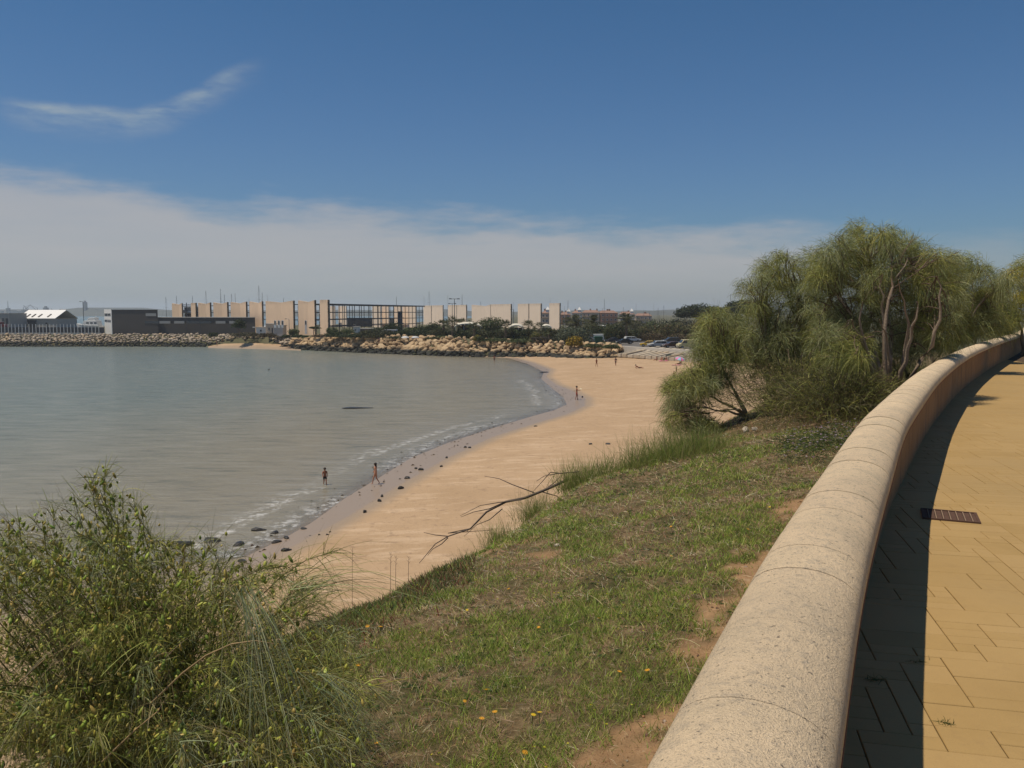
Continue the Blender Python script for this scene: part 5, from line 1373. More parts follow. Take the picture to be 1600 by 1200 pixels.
for (px, py0, py1, lb) in ((548, 912, 856, 'bare dry stalk forked at the top nearest the broom bush'), (608, 908, 862, 'leftmost of three thin dry stalks on the crest'), (616, 906, 868, 'middle of three thin dry stalks on the crest'), (636, 900, 869, 'rightmost leaning dry stalk on the crest'), (936, 838, 812, 'pale dry stalk standing in the grass')):
    D = crest_D(px) - .05 if px < 900 else 9.6
    b = at(px, py0, D); t = at(px + 3, py1, D); z = float(bank_z([b.xy[:]])[0][0])
    m = MB().tube([(0, 0, z - b.z - .02), ((t - b) * .5 + Vector((.008, 0, 0)))[:], (t - b)[:]], .004, 5, .002)
    for k in range(4): q = (t - b) * (.6 + .1 * k); m.tube([q, q + Vector((.03 * (-1) ** k, .01, .035))], .002, 4)
    o = m.build('dry_stalk', M['bark'] if px < 900 else simple('straw', (.45, .38, .25), .8)); o.location = b; tag(o, lb, 'stalk')

# flowers
def flowers():
    pet = {k: simple('petal_' + k, c, .6) for k, c in (('yellow', (.8, .6, .02)), ('orange', (.75, .36, .02)), ('pink', (.5, .36, .42)))}; stm = simple('flower_stem', (.08, .13, .03), .7); rnd = random.Random(8)
    def proto(kind, rad):
        r = empty('daisy', (0, 0, 0)); n = 12; V = []; F = []
        for k in range(n):
            a = 2 * math.pi * k / n; b = .5 * math.pi / n * 1.6
            V += [(rad * .2 * math.cos(a - b), rad * .2 * math.sin(a - b), 0), (rad * .2 * math.cos(a + b), rad * .2 * math.sin(a + b), 0), (rad * math.cos(a + b * .6), rad * math.sin(a + b * .6), rad * .12), (rad * math.cos(a - b * .6), rad * math.sin(a - b * .6), rad * .12)]; F.append([4 * k, 4 * k + 1, 4 * k + 2, 4 * k + 3])
        V = [(x, y, z + .035) for x, y, z in V]; mesh_np('petals', V, F, pet[kind], r); MB().ball((0, 0, .035), (rad * .3, rad * .3, rad * .16), 8, 5).build('flower_centre', pet['orange'], r); MB().tube([(0, 0, -.02), (.003, 0, .035)], .0015, 5).build('stem', stm, r); return r
    lst = [(760, 1081, 'yellow', .02, 'single largest yellow daisy in the middle of the grass'), (575, 979, 'orange', .016, 'left of a pair of orange daisies near the ice plants'), (594, 981, 'orange', .016, 'right of a pair of orange daisies near the ice plants'), (560, 1040, 'orange', .014, 'orange daisy at the right edge of the broom bush'), (936, 968, 'yellow', .016, 'yellow daisy left of the bare earth'), (844, 980, 'orange', .011, 'small orange daisy below the pale sand patch'),
           (797, 921, 'orange', .013, 'orange daisy left of the pale sand patch'), (1013, 882, 'orange', .014, 'orange daisy up in the middle of the bank'), (1050, 823, 'orange', .012, 'tiny orange daisy high up near the wall'), (1048, 870, 'orange', .012, 'tiny orange daisy straight below the highest one'), (966, 1051, 'orange', .012, 'orange daisy left of the blue green weed'), (1014, 1050, 'orange', .013, 'orange daisy beside the bare earth'), (752, 1124, 'orange', .013, 'orange daisy left of a close pair low in the picture'), (774, 1115, 'orange', .013, 'upper orange daisy just below the largest yellow one'), (832, 1118, 'yellow', .012, 'small yellow daisy low in the grass, left of two'), (843, 1117, 'yellow', .012, 'small yellow daisy low in the grass, right of two'),
           (817, 1175, 'orange', .013, 'lowest orange daisy near the bottom edge'), (592, 1163, 'orange', .014, 'orange daisy low beside the broom bush'), (724, 1095, 'orange', .010, 'faint orange daisy left of the largest yellow one'), (660, 862, 'yellow', .012, 'yellow daisy near the lower end of the dead branch'), (1152, 717, 'yellow', .013, 'yellow daisy high on the bank near the mound'), (1290, 721, 'yellow', .012, 'yellow daisy close to the wall far up'), (731, 953, 'yellow', .010, 'tiny yellow daisy below the crest'), (1203, 793, 'yellow', .012, 'left yellow daisy by the wall'), (1160, 803, 'yellow', .012, 'yellow daisy left of the one by the wall'), (1167, 828, 'orange', .014, 'orange daisy close to the wall')]
    pr = {}
    for px, py, k, rad, lb in lst:
        r_ = ray(px, py); Ds = np.linspace(1.5, 30, 2500); P = np.stack([Ds * r_[0] / r_[1], Ds], 1); z = bank_z(P)[0] + .05; h = EYE + Ds * r_[2] / r_[1]; i = np.where(h < z)[0]
        if not len(i): continue
        i = i[0]
        if (k, rad) not in pr: o = proto(k, rad); pr[(k, rad)] = o
        else: o = copy_tree(pr[(k, rad)])
        o.location = (P[i, 0], P[i, 1], z[i] - .05 + .02); o.rotation_euler = (rnd.uniform(-.4, .1), rnd.uniform(-.3, .3), rnd.uniform(0, 6)); tag(o, lb, 'flower', 'daisies in the grass')
    # pink flowering patch by the wall
    parts = []
    n = 210; px = rng.uniform(1225, 1378, n); py = 618 + rng.random(n) * 42 + (1378 - px) * .08; P = []
    for a, b in zip(px, py):
        D = 12.4 - (b - 618) * .055 + rng.normal(0, .3); p = at(a, b, D); P.append((p.x, p.y))
    P = np.array(P); z, s, d = bank_z(P); k = d > WW + .08; P, z = P[k], z[k]; n = len(P)
    c = np.column_stack([P, z + rng.uniform(.05, .2, n)])
    r = empty('flowering_plant', (float(P[:, 0].mean()), float(P[:, 1].mean()), float(z.mean())), 0, 'low plant with pale pink flowers beside the wall under the trees', 'flowering plant'); b0 = np.array(r.location)
    m = 5; cc = np.repeat(c, m, 0); N = len(cc); a = rng.uniform(0, 6.3, N)
    V, F, C = strands(cc - b0, unit(np.column_stack([np.cos(a), np.sin(a), np.full(N, .35)])), np.full(N, .016), np.full(N, .2), np.full(N, .011), pick([(.5, .36, .46), (.5, .42, .48)], N, .08), 1, .9); tag(mesh_np('flower_heads', V, F, M['grass'], r, col=C), kind='stuff')
    m = 26; cc = np.repeat(c - [0, 0, .08], m, 0) + rng.normal(0, .09, (n * m, 3)) * [1, 1, .4]; N = len(cc); a = rng.uniform(0, 6.3, N)
    V, F, C = strands(cc - b0, unit(np.column_stack([np.cos(a), np.sin(a), rng.uniform(.2, 1, N)])), rng.uniform(.03, .07, N), np.full(N, .3), rng.uniform(.008, .016, N), pick([(.06, .09, .03), (.1, .12, .04)], N), 2, .3); mesh_np('foliage', V, F, M['grass'], r, col=C)
flowers()

# pale stones on the crest
def stones():
    rk = rock_meshes(3, M['rock_dry'], 44)
    for i, (px, py, D, sc, lb) in enumerate(((1117, 677, 13.3, .22, 'pale angular stone under the leaning tree'), (1166, 653, 14.2, .16, 'white stone at the foot of the leaning bough'), (1179, 656, 14.2, .12, 'small pale stone right of the white one'), (870, 933, 7.4, .05, 'tiny pale stone in the grass beside the bare sand patch'))):
        p = at(px, py, D); z = float(bank_z([p.xy[:]])[0][0]); o = bpy.data.objects.new('stone', rk[i % 3]); COL.objects.link(o); o.location = (p.x, p.y, z + sc * .2); o.scale = (sc * 1.3, sc, sc * .8); o.rotation_euler = (.2, .1, i); tag(o, lb, 'stone')
stones()

# ---- distant vegetation: leaf clouds
def leaf_cloud(blobs, n, size, pal, shell=.55, low=False):
    """blobs: (x,y,z,rx,ry,rz); leaves scattered mostly near the surface of each blob"""
    vol = np.array([b[3] * b[5] for b in blobs]); k = rng.choice(len(blobs), n, p=vol / vol.sum()); B = np.array(blobs)[k]
    a = unit(rng.normal(size=(n, 3))); a[:, 2] = a[:, 2] if low else np.where(a[:, 2] < -.3, -a[:, 2], a[:, 2]); rad = 1 - rng.random((n, 1)) ** 1.6 * shell
    lump = 1 + .22 * np.sin(a[:, :1] * 7 + k[:, None]) * np.cos(a[:, 1:2] * 6 + k[:, None] * 2) + rng.normal(0, .05, (n, 1))
    P = B[:, :3] + a * B[:, 3:] * rad * lump
    nrm = unit(a + rng.normal(0, .7, (n, 3))); t = unit(np.cross(nrm, rng.normal(size=(n, 3)))); b2 = np.cross(nrm, t)
    s = size * rng.uniform(.6, 1.4, (n, 1)); V = np.stack([P - t * s, P + b2 * s * .6, P + t * s, P - b2 * s * .6], 1).reshape(-1, 3)
    F = np.arange(n * 4).reshape(-1, 4); C = np.repeat(pick(pal, n, .25), 4, 0); return V, F, C
DG = [(.035, .05, .018), (.05, .07, .022), (.028, .04, .015)]; MG = [(.075, .095, .035), (.10, .12, .045), (.055, .075, .028)]; BG = [(.10, .12, .08), (.13, .14, .08), (.08, .1, .06)]
def gz(p): return float(top_z(p.x, p.y)) - .12
def shrub(name, px, pyt, w_px, D, pal, label, cat='shrub', n=1500, size=.16, trunk=0, group=None, flat=1.0, pyb=None):
    p = at(px, pyt, D); z0 = gz(p); H = p.z - z0; w = w_px * D / 1300 / 2 * 1.2; rnd = random.Random(int(px * 7 + D))
    r = empty(name, (p.x, p.y, z0), 0, label, cat, group)
    ht = H - trunk; bl = [(0, 0, trunk + ht * .5, w * .75, w * .75, ht * .47)]
    if not trunk: bl += [(k * w * .5, -w * .2, ht * .2, w * .5, w * .5, ht * .24) for k in (-1, 0, 1)]
    for k in range(6): bl.append((rnd.uniform(-.62, .62) * w, rnd.uniform(-.6, .6) * w, trunk + ht * rnd.uniform(.3, .72), w * rnd.uniform(.3, .5), w * rnd.uniform(.3, .5), ht * rnd.uniform(.2, .3)))
    V, F, C = leaf_cloud(bl, int(n * 1.5), size, pal, low=not trunk); mesh_np('crown' if trunk else 'foliage', V, F, M['leaf'], r, col=C)
    m = MB(); limb(m, (0, 0, -.2), (0, 0, trunk + ht * .4), .05 * H ** .8 + .03, .05, .05)
    for k in range(4): limb(m, (0, 0, max(trunk * .7, .2)), (bl[k + 1][0], bl[k + 1][1], bl[k + 1][2]), .05, .02, .08)
    m.build('trunk' if trunk else 'stem', M['bark'], r); return r
SH = [ # px, top, width, D, palette, label, size n, trunk
 (374, 498.5, 22, 255, DG, 'dark round tree in front of the low grey wing', 1500, 1.5), (334, 519, 14, 262, DG, 'small dark shrub among rocks left of the tree by the grey wing', 500, 0), (385, 519, 40, 262, [(.09, .075, .04), (.06, .06, .03)], 'brownish thicket right of the tree by the grey wing', 1400, 0), (420, 520, 26, 258, [(.09, .07, .04), (.07, .06, .03)], 'brown scrub below the grey kiosk', 900, 0),
 (459, 512.5, 16, 252, MG, 'light green shrub at the foot of the widest tan panel', 700, 0), (490.5, 510.5, 17, 246, DG, 'small umbrella shaped tree before the last tan panels', 900, 2.2), (446, 523, 14, 248, DG, 'dark low shrub on top of the rocks below the tan panels', 500, 0), (466, 523, 18, 245, DG, 'second dark shrub on top of the rocks, left of the last tan panels', 600, 0), (476, 524, 10, 242, MG, 'small green shrub beside the second dark one', 300, 0),
 (520, 511, 20, 240, MG, 'green shrub right of the last tan panel', 900, 0), (543, 513, 26, 243, MG, 'green rounded shrub left of the white hut', 1100, 0), (556, 521, 20, 232, DG, 'dark shrub just above the rocks below the hut', 800, 0), (590, 511, 24, 248, DG, 'dark bush right of the pink building', 1100, 0), (616, 503.5, 34, 246, DG, 'large dark rounded tree under the right part of the steel frame', 2600, 0), (640, 511, 26, 240, MG, 'mid green bush left of the first pale panel', 1200, 0),
 (655, 508, 24, 244, DG, 'dark bush at the end of the steel frame', 1100, 0), (676, 503, 30, 236, DG, 'dark leafy tree below the first pale panels', 1800, 0), (766, 494, 40, 232, MG, 'big round green tree before the wide pale panels', 3200, 0), (735, 500, 18, 262, DG, 'dark treetop behind the long roofed bar', 900, 0), (745, 523, 12, 212, [(.22, .18, .03), (.12, .12, .03)], 'yellowish small shrub left of the round tree foot', 400, 0), (751, 525, 10, 210, DG, 'dark pointed shrub right of the yellowish one', 400, 0),
 (800, 513, 26, 226, DG, 'dark bush under the round shell roof', 1200, 0), (828, 512, 30, 228, DG, 'dark bush between the round bar and the flowering one', 1400, 0), (836, 518, 18, 214, [(.2, .17, .04), (.09, .1, .03)], 'bush with yellow blossom left of the grey bush', 800, 0), (858, 512, 26, 224, DG, 'dark bush below the last pale panel', 1200, 0), (895, 510.5, 52, 214, BG, 'wide grey green bush below the big date palm', 3600, 0), (897.5, 525, 24, 196, [(.35, .24, .02), (.28, .2, .02), (.12, .1, .02)], 'bright yellow flowering bush on top of the rocks', 1800, 0),
 (845, 525, 30, 208, [(.07, .055, .04), (.05, .05, .03)], 'dull brown scrub left of the yellow bush', 900, 0), (935, 503, 44, 236, DG, 'dark tree mass right of the big date palm', 3000, 0), (962, 505, 36, 230, DG, 'dark tree mass behind the green bin', 2400, 0), (950, 502.5, 18, 222, MG, 'sunlit yellow green treetop over the dark mass', 700, 0), (985, 514, 30, 232, DG, 'dark bush at the left end of the parked cars', 1400, 0), (915, 512, 30, 222, DG, 'dark undergrowth behind the yellow bush', 1500, 0),
 (690, 524, 40, 222, MG, 'low green scrub strip above the rocks under the palms', 1500, 0), (775, 528, 50, 212, MG, 'low green scrub strip above the rocks under the round tree', 1700, 0), (815, 529, 40, 208, MG, 'low scrub strip above the rocks left of the yellow bush', 1300, 0), (955, 538.5, 26, 186, MG, 'low grassy scrub at the left end of the kerb', 900, 0), (925, 537, 26, 190, MG, 'grassy scrub below the green bin', 800, 0), (580, 524, 24, 232, [(.09, .08, .05), (.06, .06, .04)], 'brown scrub above the rocks near the parked silver car', 700, 0), (625, 526, 44, 228, DG, 'dark low scrub above the rocks near the two white boats', 1500, 0), (505, 523, 30, 240, [(.15, .1, .06), (.1, .08, .04)], 'reddish dry scrub below the last tan panel', 900, 0), (660, 516, 36, 232, DG, 'dark scrub between the rounded tree and the first palm', 1500, 0)]
for px, py, w, D, pal, lb, n, tr in SH: shrub('shrub' if not tr else 'tree', px, py, w, D, pal, lb, 'shrub' if not tr else 'tree', n, .2, tr)
rb = random.Random(77)
marks = ['just right of the last tan panel', 'left of the white hut', 'right below the white hut', 'at the left end of the pink building', 'below the pink building', 'at the right end of the pink building', 'left of the parked silver vehicle', 'just behind the parked silver vehicle', 'above the left upturned boat', 'above the right upturned boat',
         'under the end of the steel frame', 'below the first pale panel', 'left of the leftmost fan palm', 'at the foot of the double street lamp', 'below the long pale roof', 'left of the yellowish small shrub', 'at the foot of the big round tree', 'right of the big round tree', 'below the round shell roof', 'right of the round shell roof', 'below the narrow terracotta house', 'below the last pale panel', 'left of the yellow flowering bush', 'behind the yellow flowering bush', 'between the date palm and the green bin', 'behind the pale parked car', 'behind the white van']
for k, mk in enumerate(marks):
    px = 524 + k * 15.6 + rb.uniform(-3, 3); yt = float(np.interp(px, [520, 600, 700, 860, 900, 1000], [519, 517, 513, 515, 509, 510])) + rb.uniform(-3, 3)
    pal, cn = rb.choice([(DG, 'dark'), (DG, 'dark'), (MG, 'mid green'), ([(.07, .075, .03), (.05, .055, .025)], 'olive')])
    shrub('shrub', px, yt, rb.uniform(26, 38), float(np.interp(px, [520, 700, 870, 1000], [236, 228, 226, 236])) + rb.uniform(-3, 4), pal, cn + ' bush above the golden boulders, ' + mk, 'shrub', 900, .2, group='bushes crowded above the boulders')
# scrub hedge behind the car park
hedge = [(1008, 508, 'leftmost'), (1026, 506, 'second'), (1045, 504, 'third'), (1062, 501.5, 'tallest'), (1082, 505, 'fifth'), (1102, 504, 'sixth'), (1124, 505, 'seventh'), (1150, 506, 'rightmost')]
for i, (px, py, nm) in enumerate(hedge): shrub('shrub', px, py, 34, 236 + (i % 2) * 6, [(.10, .115, .045), (.14, .13, .05), (.075, .085, .035), (.13, .09, .05)], nm + ' bush from the left in the scrubby hedge behind the car park', 'shrub', 2600, .22, 0, 'bushes of the hedge behind the car park')
for k in range(12):
    px = 985 + k * 15; dm = ['under the pale mast right of the second date palm', 'below the rightmost marina house', 'left of the white radar mast', 'below the white radar mast', 'below the dark leaning mast', 'in the open gap before the pines', 'under the left end of the stone pines', 'below the broad stone pine', 'below the trunk of the broad stone pine', 'between the broad and the lower stone pine', 'below the middle lower stone pine', 'nearest the weeping trees below the tallest pine'][k]; shrub('shrub', px, 497 + rb.uniform(-2, 2.5), rb.uniform(24, 34), 300 + rb.uniform(0, 60), rb.choice([DG, MG, [(.06, .07, .04), (.09, .09, .05)]]), 'distant dark bush ' + dm, 'shrub', 700, .3, group='distant bushes beyond the car park hedge')
for i, (px, py, w) in enumerate(((1015, 519, 40), (1060, 520, 50), (1110, 520, 50))): shrub('shrub', px, py, w, 226, [(.13, .09, .05), (.09, .08, .04)], ('left', 'middle', 'right')[i] + ' patch of reddish dry brush at the foot of the car park hedge', 'shrub', 1500, .2)
# stone pines
def pines():
    for i, (px, pyt, w, D, lb) in enumerate(((1092, 475.5, 74, 345, 'broad umbrella shaped stone pine left of the others'), (1136, 480, 44, 360, 'middle lower stone pine between the two broad crowns'), (1168, 468.5, 66, 350, 'tallest stone pine, partly behind the weeping trees'))):
        p = at(px, pyt, D); z0 = 3.1; H = p.z - z0; W = w * D / 2600; r = empty('stone_pine', (p.x, p.y, z0), 0, lb, 'tree', 'stone pines behind the car park'); rnd = random.Random(i)
        bl = [(0, 0, H - 4.0, W * .82, W * .7, 3.9)] + [(W * math.cos(a) * .66, W * math.sin(a) * .5, H - 4.6 + rnd.uniform(-.6, .9), W * .38, W * .34, 2.9) for a in np.linspace(0, 5.6, 9)]
        V, F, C = leaf_cloud(bl, 15000, .32, [(.022, .036, .014), (.03, .045, .018), (.04, .055, .02)], .5); k = C; mesh_np('crown', V, F, M['leaf'], r, col=C)
        m = MB(); limb(m, (0, 0, -.3), (.3, 0, H - 4.5), .4, .3, .03)
        for a in np.linspace(0, 5.4, 7): limb(m, (.2, 0, H * .45), (W * .6 * math.cos(a), W * .45 * math.sin(a), H - 4.4), .2, .08, .06)
        m.build('trunk', M['bark'], r)
pines()
# palms
def palms():
    def palm(px, pyt, w_px, D, label, nf=34, kind='date', name='date_palm'):
        p = at(px, pyt, D); z0 = gz(p); W = w_px * D / 2600 * 1.12; H = p.z - z0; r = empty(name, (p.x, p.y, z0), 0, label, 'palm'); rnd = random.Random(int(px))
        cz = max(H - W * .62, H * .45); m = MB(); k = 10; m.tube([(0, 0, -.2 + (cz + .2) * i / k) for i in range(k + 1)], [.32 + .05 * (i % 2) for i in range(k + 1)], 8); m.build('trunk', M['bark'], r)
        pal = [(.055, .07, .03), (.08, .09, .035), (.11, .11, .05)]
        for f in range(nf):
            a = rnd.uniform(0, 6.28); e = rnd.uniform(-.5, 1.45); L = W * rnd.uniform(.95, 1.2); d = Vector((math.cos(a) * math.cos(e), math.sin(a) * math.cos(e), math.sin(e)))
            if kind == 'date':
                n = 22; t = np.linspace(.1, 1, n); P = np.array([0, 0, cz]) + np.array(d[:]) * L * t[:, None] + np.array([0, 0, -1]) * (L * .5 * t ** 2)[:, None]
                tang = unit(np.gradient(P, axis=0)); side = unit(np.cross(tang, [0, 0, 1.])); parts = [strands(np.repeat(P, 2, 0), unit(np.vstack([np.stack([s_ * side[i] + tang[i] * .7 for s_ in (1, -1)]) for i in range(n)])), np.repeat(L * .20 * np.sin(np.pi * (t * .85 + .12)), 2) + .1, np.full(2 * n, .35), np.full(2 * n, .11), pick(pal, 2 * n), 2, .3)]
                parts.append(strands(np.array([[0, 0, cz]]), np.array([d[:]]), np.array([L]), np.array([.5]), np.array([.09]), pick([(.14, .13, .06)], 1), 7)); V, F, C = join_np(parts)
            else:
                L *= .62; c = np.array([0, 0, cz]) + np.array(d[:]) * L * .9; n = 16; up = np.array([0, 0, 1.]); s1 = unit(np.cross(np.array(d[:]), up)); s2 = np.cross(s1, np.array(d[:]))
                aa = np.linspace(-1.9, 1.9, n); dv = np.array(d[:])[None] * np.cos(aa)[:, None] + s1[None] * np.sin(aa)[:, None] + rng.normal(0, .1, (n, 3))
                parts = [strands(np.tile(c, (n, 1)), unit(dv), np.full(n, L * .62), np.full(n, .35), np.full(n, .10), pick(pal, n), 3, .3), strands(np.array([[0, 0, cz]]), np.array([d[:]]), np.array([L]), np.array([.12]), np.array([.06]), pick([(.14, .13, .06)], 1), 3)]; V, F, C = join_np(parts)
            mesh_np('frond', V, F, M['leaf'], r, col=C)
        return r
    palm(901, 489, 56, 222, 'big date palm with arching fronds beside the last pale panel', 42); palm(928, 490, 40, 232, 'date palm half behind the big one, to its right', 34); palm(979, 487, 46, 226, 'date palm above the white parked van, against the house roofs', 40)
    palm(707, 497, 34, 224, 'left fan palm before the pale panels by the double street lamp', 34, 'fan', 'fan_palm'); palm(723, 499, 22, 238, 'small fan palm right of the double street lamp', 26, 'fan', 'fan_palm'); palm(693, 500, 22, 228, 'fan palm at the left end of the palm group', 28, 'fan', 'fan_palm')
    palm(741, 505, 26, 222, 'short fan palm in front of the long pale roof', 30, 'fan', 'fan_palm'); palm(790, 503, 26, 222, 'fan palm left of the round shell roof', 30, 'fan', 'fan_palm'); palm(825, 503, 28, 228, 'fan palm right of the round shell roof', 30, 'fan', 'fan_palm'); palm(842, 506, 24, 220, 'shaggy fan palm left of the last pale panel', 26, 'fan', 'fan_palm'); palm(858, 511, 22, 214, 'drooping palm at the foot of the last pale panel', 26, 'date', 'date_palm')
palms()

# pebbles and clods on the bare earth by the wall
def clods():
    n = 9000; s = 1.6 * (20 / 1.6) ** rng.random(n); d = WW + .02 + rng.random(n) ** 1.3 * 3; x, y = curve(s, d); k = (bare_mask(x, y, d) > .25) & (y > 1); x, y = x[k], y[k]; z = bank_z(np.stack([x, y], 1))[0]; n = len(x)
    b = np.array([(1, 0, 0), (-.5, .87, 0), (-.5, -.87, 0), (0, 0, .8), (0, 0, -.8)]); f = np.array([[0, 1, 3], [1, 2, 3], [2, 0, 3], [1, 0, 4], [2, 1, 4], [0, 2, 4]])
    V = (b[None] * rng.uniform(.4, 1.5, (n, 5, 1)) * (rng.random((n, 1, 1)) ** 3 * .014 + .003) + np.column_stack([x, y, z])[:, None]).reshape(-1, 3); F = (f[None] + (np.arange(n) * 5)[:, None, None]).reshape(-1, 3)
    C = np.repeat(pick([(.4, .25, .13), (.3, .18, .1), (.55, .47, .36), (.2, .13, .08)], n), 5, 0)
    tag(mesh_np('pebbles', V, F, M['grass'], col=C), 'small clods and pebbles scattered on the bare earth beside the wall', 'pebbles', kind='stuff')
clods()

# ================================================================== ROCKS, SEAWEED AND DRIFT AT THE WATER EDGE
def shore_rocks():
    mats = simple('dark_wet_rock', (.035, .032, .028), .35, .4, 3, bump=.6); rk = rock_meshes(5, mats, 60)
    lst = [(405, 828, 2.3, .35, 'largest dark flat rock awash at the near waterline'), (430, 832, 1.8, .25, 'long dark rock just right of the largest awash one'), (474, 826, 1.3, .15, 'thin dark rock further out, right of the awash pair'), (432, 847, 1.5, .22, 'dark rock below the awash pair'), (447, 841, .6, .2, 'small round rock right of the dark one below the pair'), (448, 863, .7, .25, 'small black stone on the wet sand'), (374, 850, 2.6, .3, 'wide greenish rock patch at the left of the awash rocks'), (330, 845, 3.2, .45, 'big dark rock patch behind the broom bush top'), (285, 852, 3.4, .5, 'leftmost dark rock mass behind the broom bush'), (378, 879, 1.6, .2, 'low rock on the wet sand next to the bush'), (560, 637.5, 5.2, .35, 'long dark reef showing in the open water'), (420, 578, .9, .5, 'dark buoy like rock far out in the water'), (850, 582, 3.2, .35, 'black weedy rock at the bend of the far waterline'),
           (570, 804, .42, .28, 'black pebble at the lower edge of the wet sand'), (593, 787, .4, .28, 'black pebble on the wet sand above the lowest'), (627, 767, .6, .34, 'pair of black pebbles seen as one below the girl'), (597, 779, .38, .24, 'black pebble between two others on the wet sand'), (636, 750, .7, .28, 'flat black weed lump right of the girl'), (650, 734, 1.0, .2, 'black weed streak on the wet sand right of the girl'), (658, 737, .6, .28, 'small lump beside the weed streak'), (690, 733, .4, .22, 'upper single pebble near the wet edge'), (698, 719, .4, .22, 'pebble at the wet edge further up'), (727, 702, .5, .25, 'black pebble left of a pair near the foam end'), (734, 703, .6, .2, 'flat black lump, right of that pair'), (547, 683, .35, .16, 'tiny dark stone on the dry sand near the far wet edge')]
    lst[-1] = (837, 669.5, .5, .16, 'tiny dark stone on dry sand beyond the wet edge'); lst += [(923, 689, .7, .18, 'left dark stone of a pair on the dry sand'), (950, 691, .8, .18, 'right dark stone of a pair on the dry sand')]
    for i, (px, py, w, h, lb) in enumerate(lst):
        p = on(px, py, .02 if px < 900 and py > 700 or px < 870 else .9); zz = float(beach_fn(np.array([p.xy[:]]))[0][0]); zz = max(zz, -.05)
        o = bpy.data.objects.new('rock', rk[i % 5]); COL.objects.link(o); o.location = (p.x, p.y, zz + h * .1); w *= (.5 if w > .9 and px not in (560, 850, 420) else 1)
        o.scale = (w * .8, w * .5 if px != 560 else w * .35, h * 1.1); o.rotation_euler = (0, 0, i * 1.3 if px not in (560,) else .1); tag(o, lb, 'rock')
    # line of dark weed and shells at the water's edge
    n = 1500; L = np.array(shore[3:] ); s, X, Y, tx, ty = along(L, .05); k = rng.integers(0, len(s), n); D = np.hypot(X[k], Y[k]); k = k[(D > 30) & (rng.random(n) < fbm(s[k] * .15, s[k] * 0, 9, 2) ** 2 * 2.2)]; n = len(k)
    off = rng.normal(.2, .5, n) + np.where(rng.random(n) < .3, 1.5, 0) - np.abs(rng.normal(0, 1.0, n)); x = X[k] + ty[k] * off * -1 * -1; y = Y[k] - tx[k] * off
    z = beach_fn(np.stack([x, y], 1))[0]; b = np.array([(1, 0, 0), (-.5, .87, 0), (-.5, -.87, 0), (0, 0, .5)]); f = np.array([[0, 1, 3], [1, 2, 3], [2, 0, 3]])
    V = (b[None] * rng.uniform(.5, 1.5, (n, 4, 1)) * (rng.random((n, 1, 1)) ** 3 * .11 + .02) + np.column_stack([x, y, np.maximum(z, 0) + .01])[:, None]).reshape(-1, 3); F = (f[None] + (np.arange(n) * 4)[:, None, None]).reshape(-1, 3)
    tag(mesh_np('seaweed', V, F, M['leaf'], col=np.repeat(pick([(.02, .018, .015), (.05, .035, .02)], n), 4, 0)), 'line of dark seaweed scraps and pebbles along the edge of the water', 'seaweed', kind='stuff')
shore_rocks()

# ================================================================== VEHICLES
def car_proto(kind):
    r = empty('parked_' + ('van' if kind == 'van' else 'car'), (0, 0, 0))
    if kind == 'van': body = [(-2.4, .35), (2.4, .35), (2.45, .95), (1.9, 1.15), (1.25, 1.95), (-2.3, 2.0), (-2.45, .9)]; win = [(1.72, 1.2), (1.2, 1.8), (.5, 1.85), (.5, 1.2)]; glass2 = None; W = .92; wh = (-1.55, 1.6); hl = 2.44
    elif kind == 'estate': body = [(-2.15, .32), (2.15, .32), (2.2, .72), (1.15, .92), (.45, 1.42), (-1.9, 1.45), (-2.2, .9)]; win = [(1.0, .93), (.42, 1.34), (-.5, 1.38), (-.5, .93)]; glass2 = [(-.6, .93), (-.6, 1.38), (-1.75, 1.37), (-1.85, .93)]; W = .85; wh = (-1.35, 1.35); hl = 2.18
    else: body = [(-2.05, .32), (2.05, .32), (2.1, .72), (1.1, .9), (.5, 1.36), (-.75, 1.4), (-1.5, .98), (-2.05, .92)]; win = [(.98, .92), (.47, 1.29), (-.1, 1.32), (-.1, .92)]; glass2 = [(-.2, .92), (-.2, 1.32), (-.72, 1.33), (-1.25, .95)]; W = .83; wh = (-1.3, 1.3); hl = 2.08
    return r, body, win, glass2, W, wh, hl
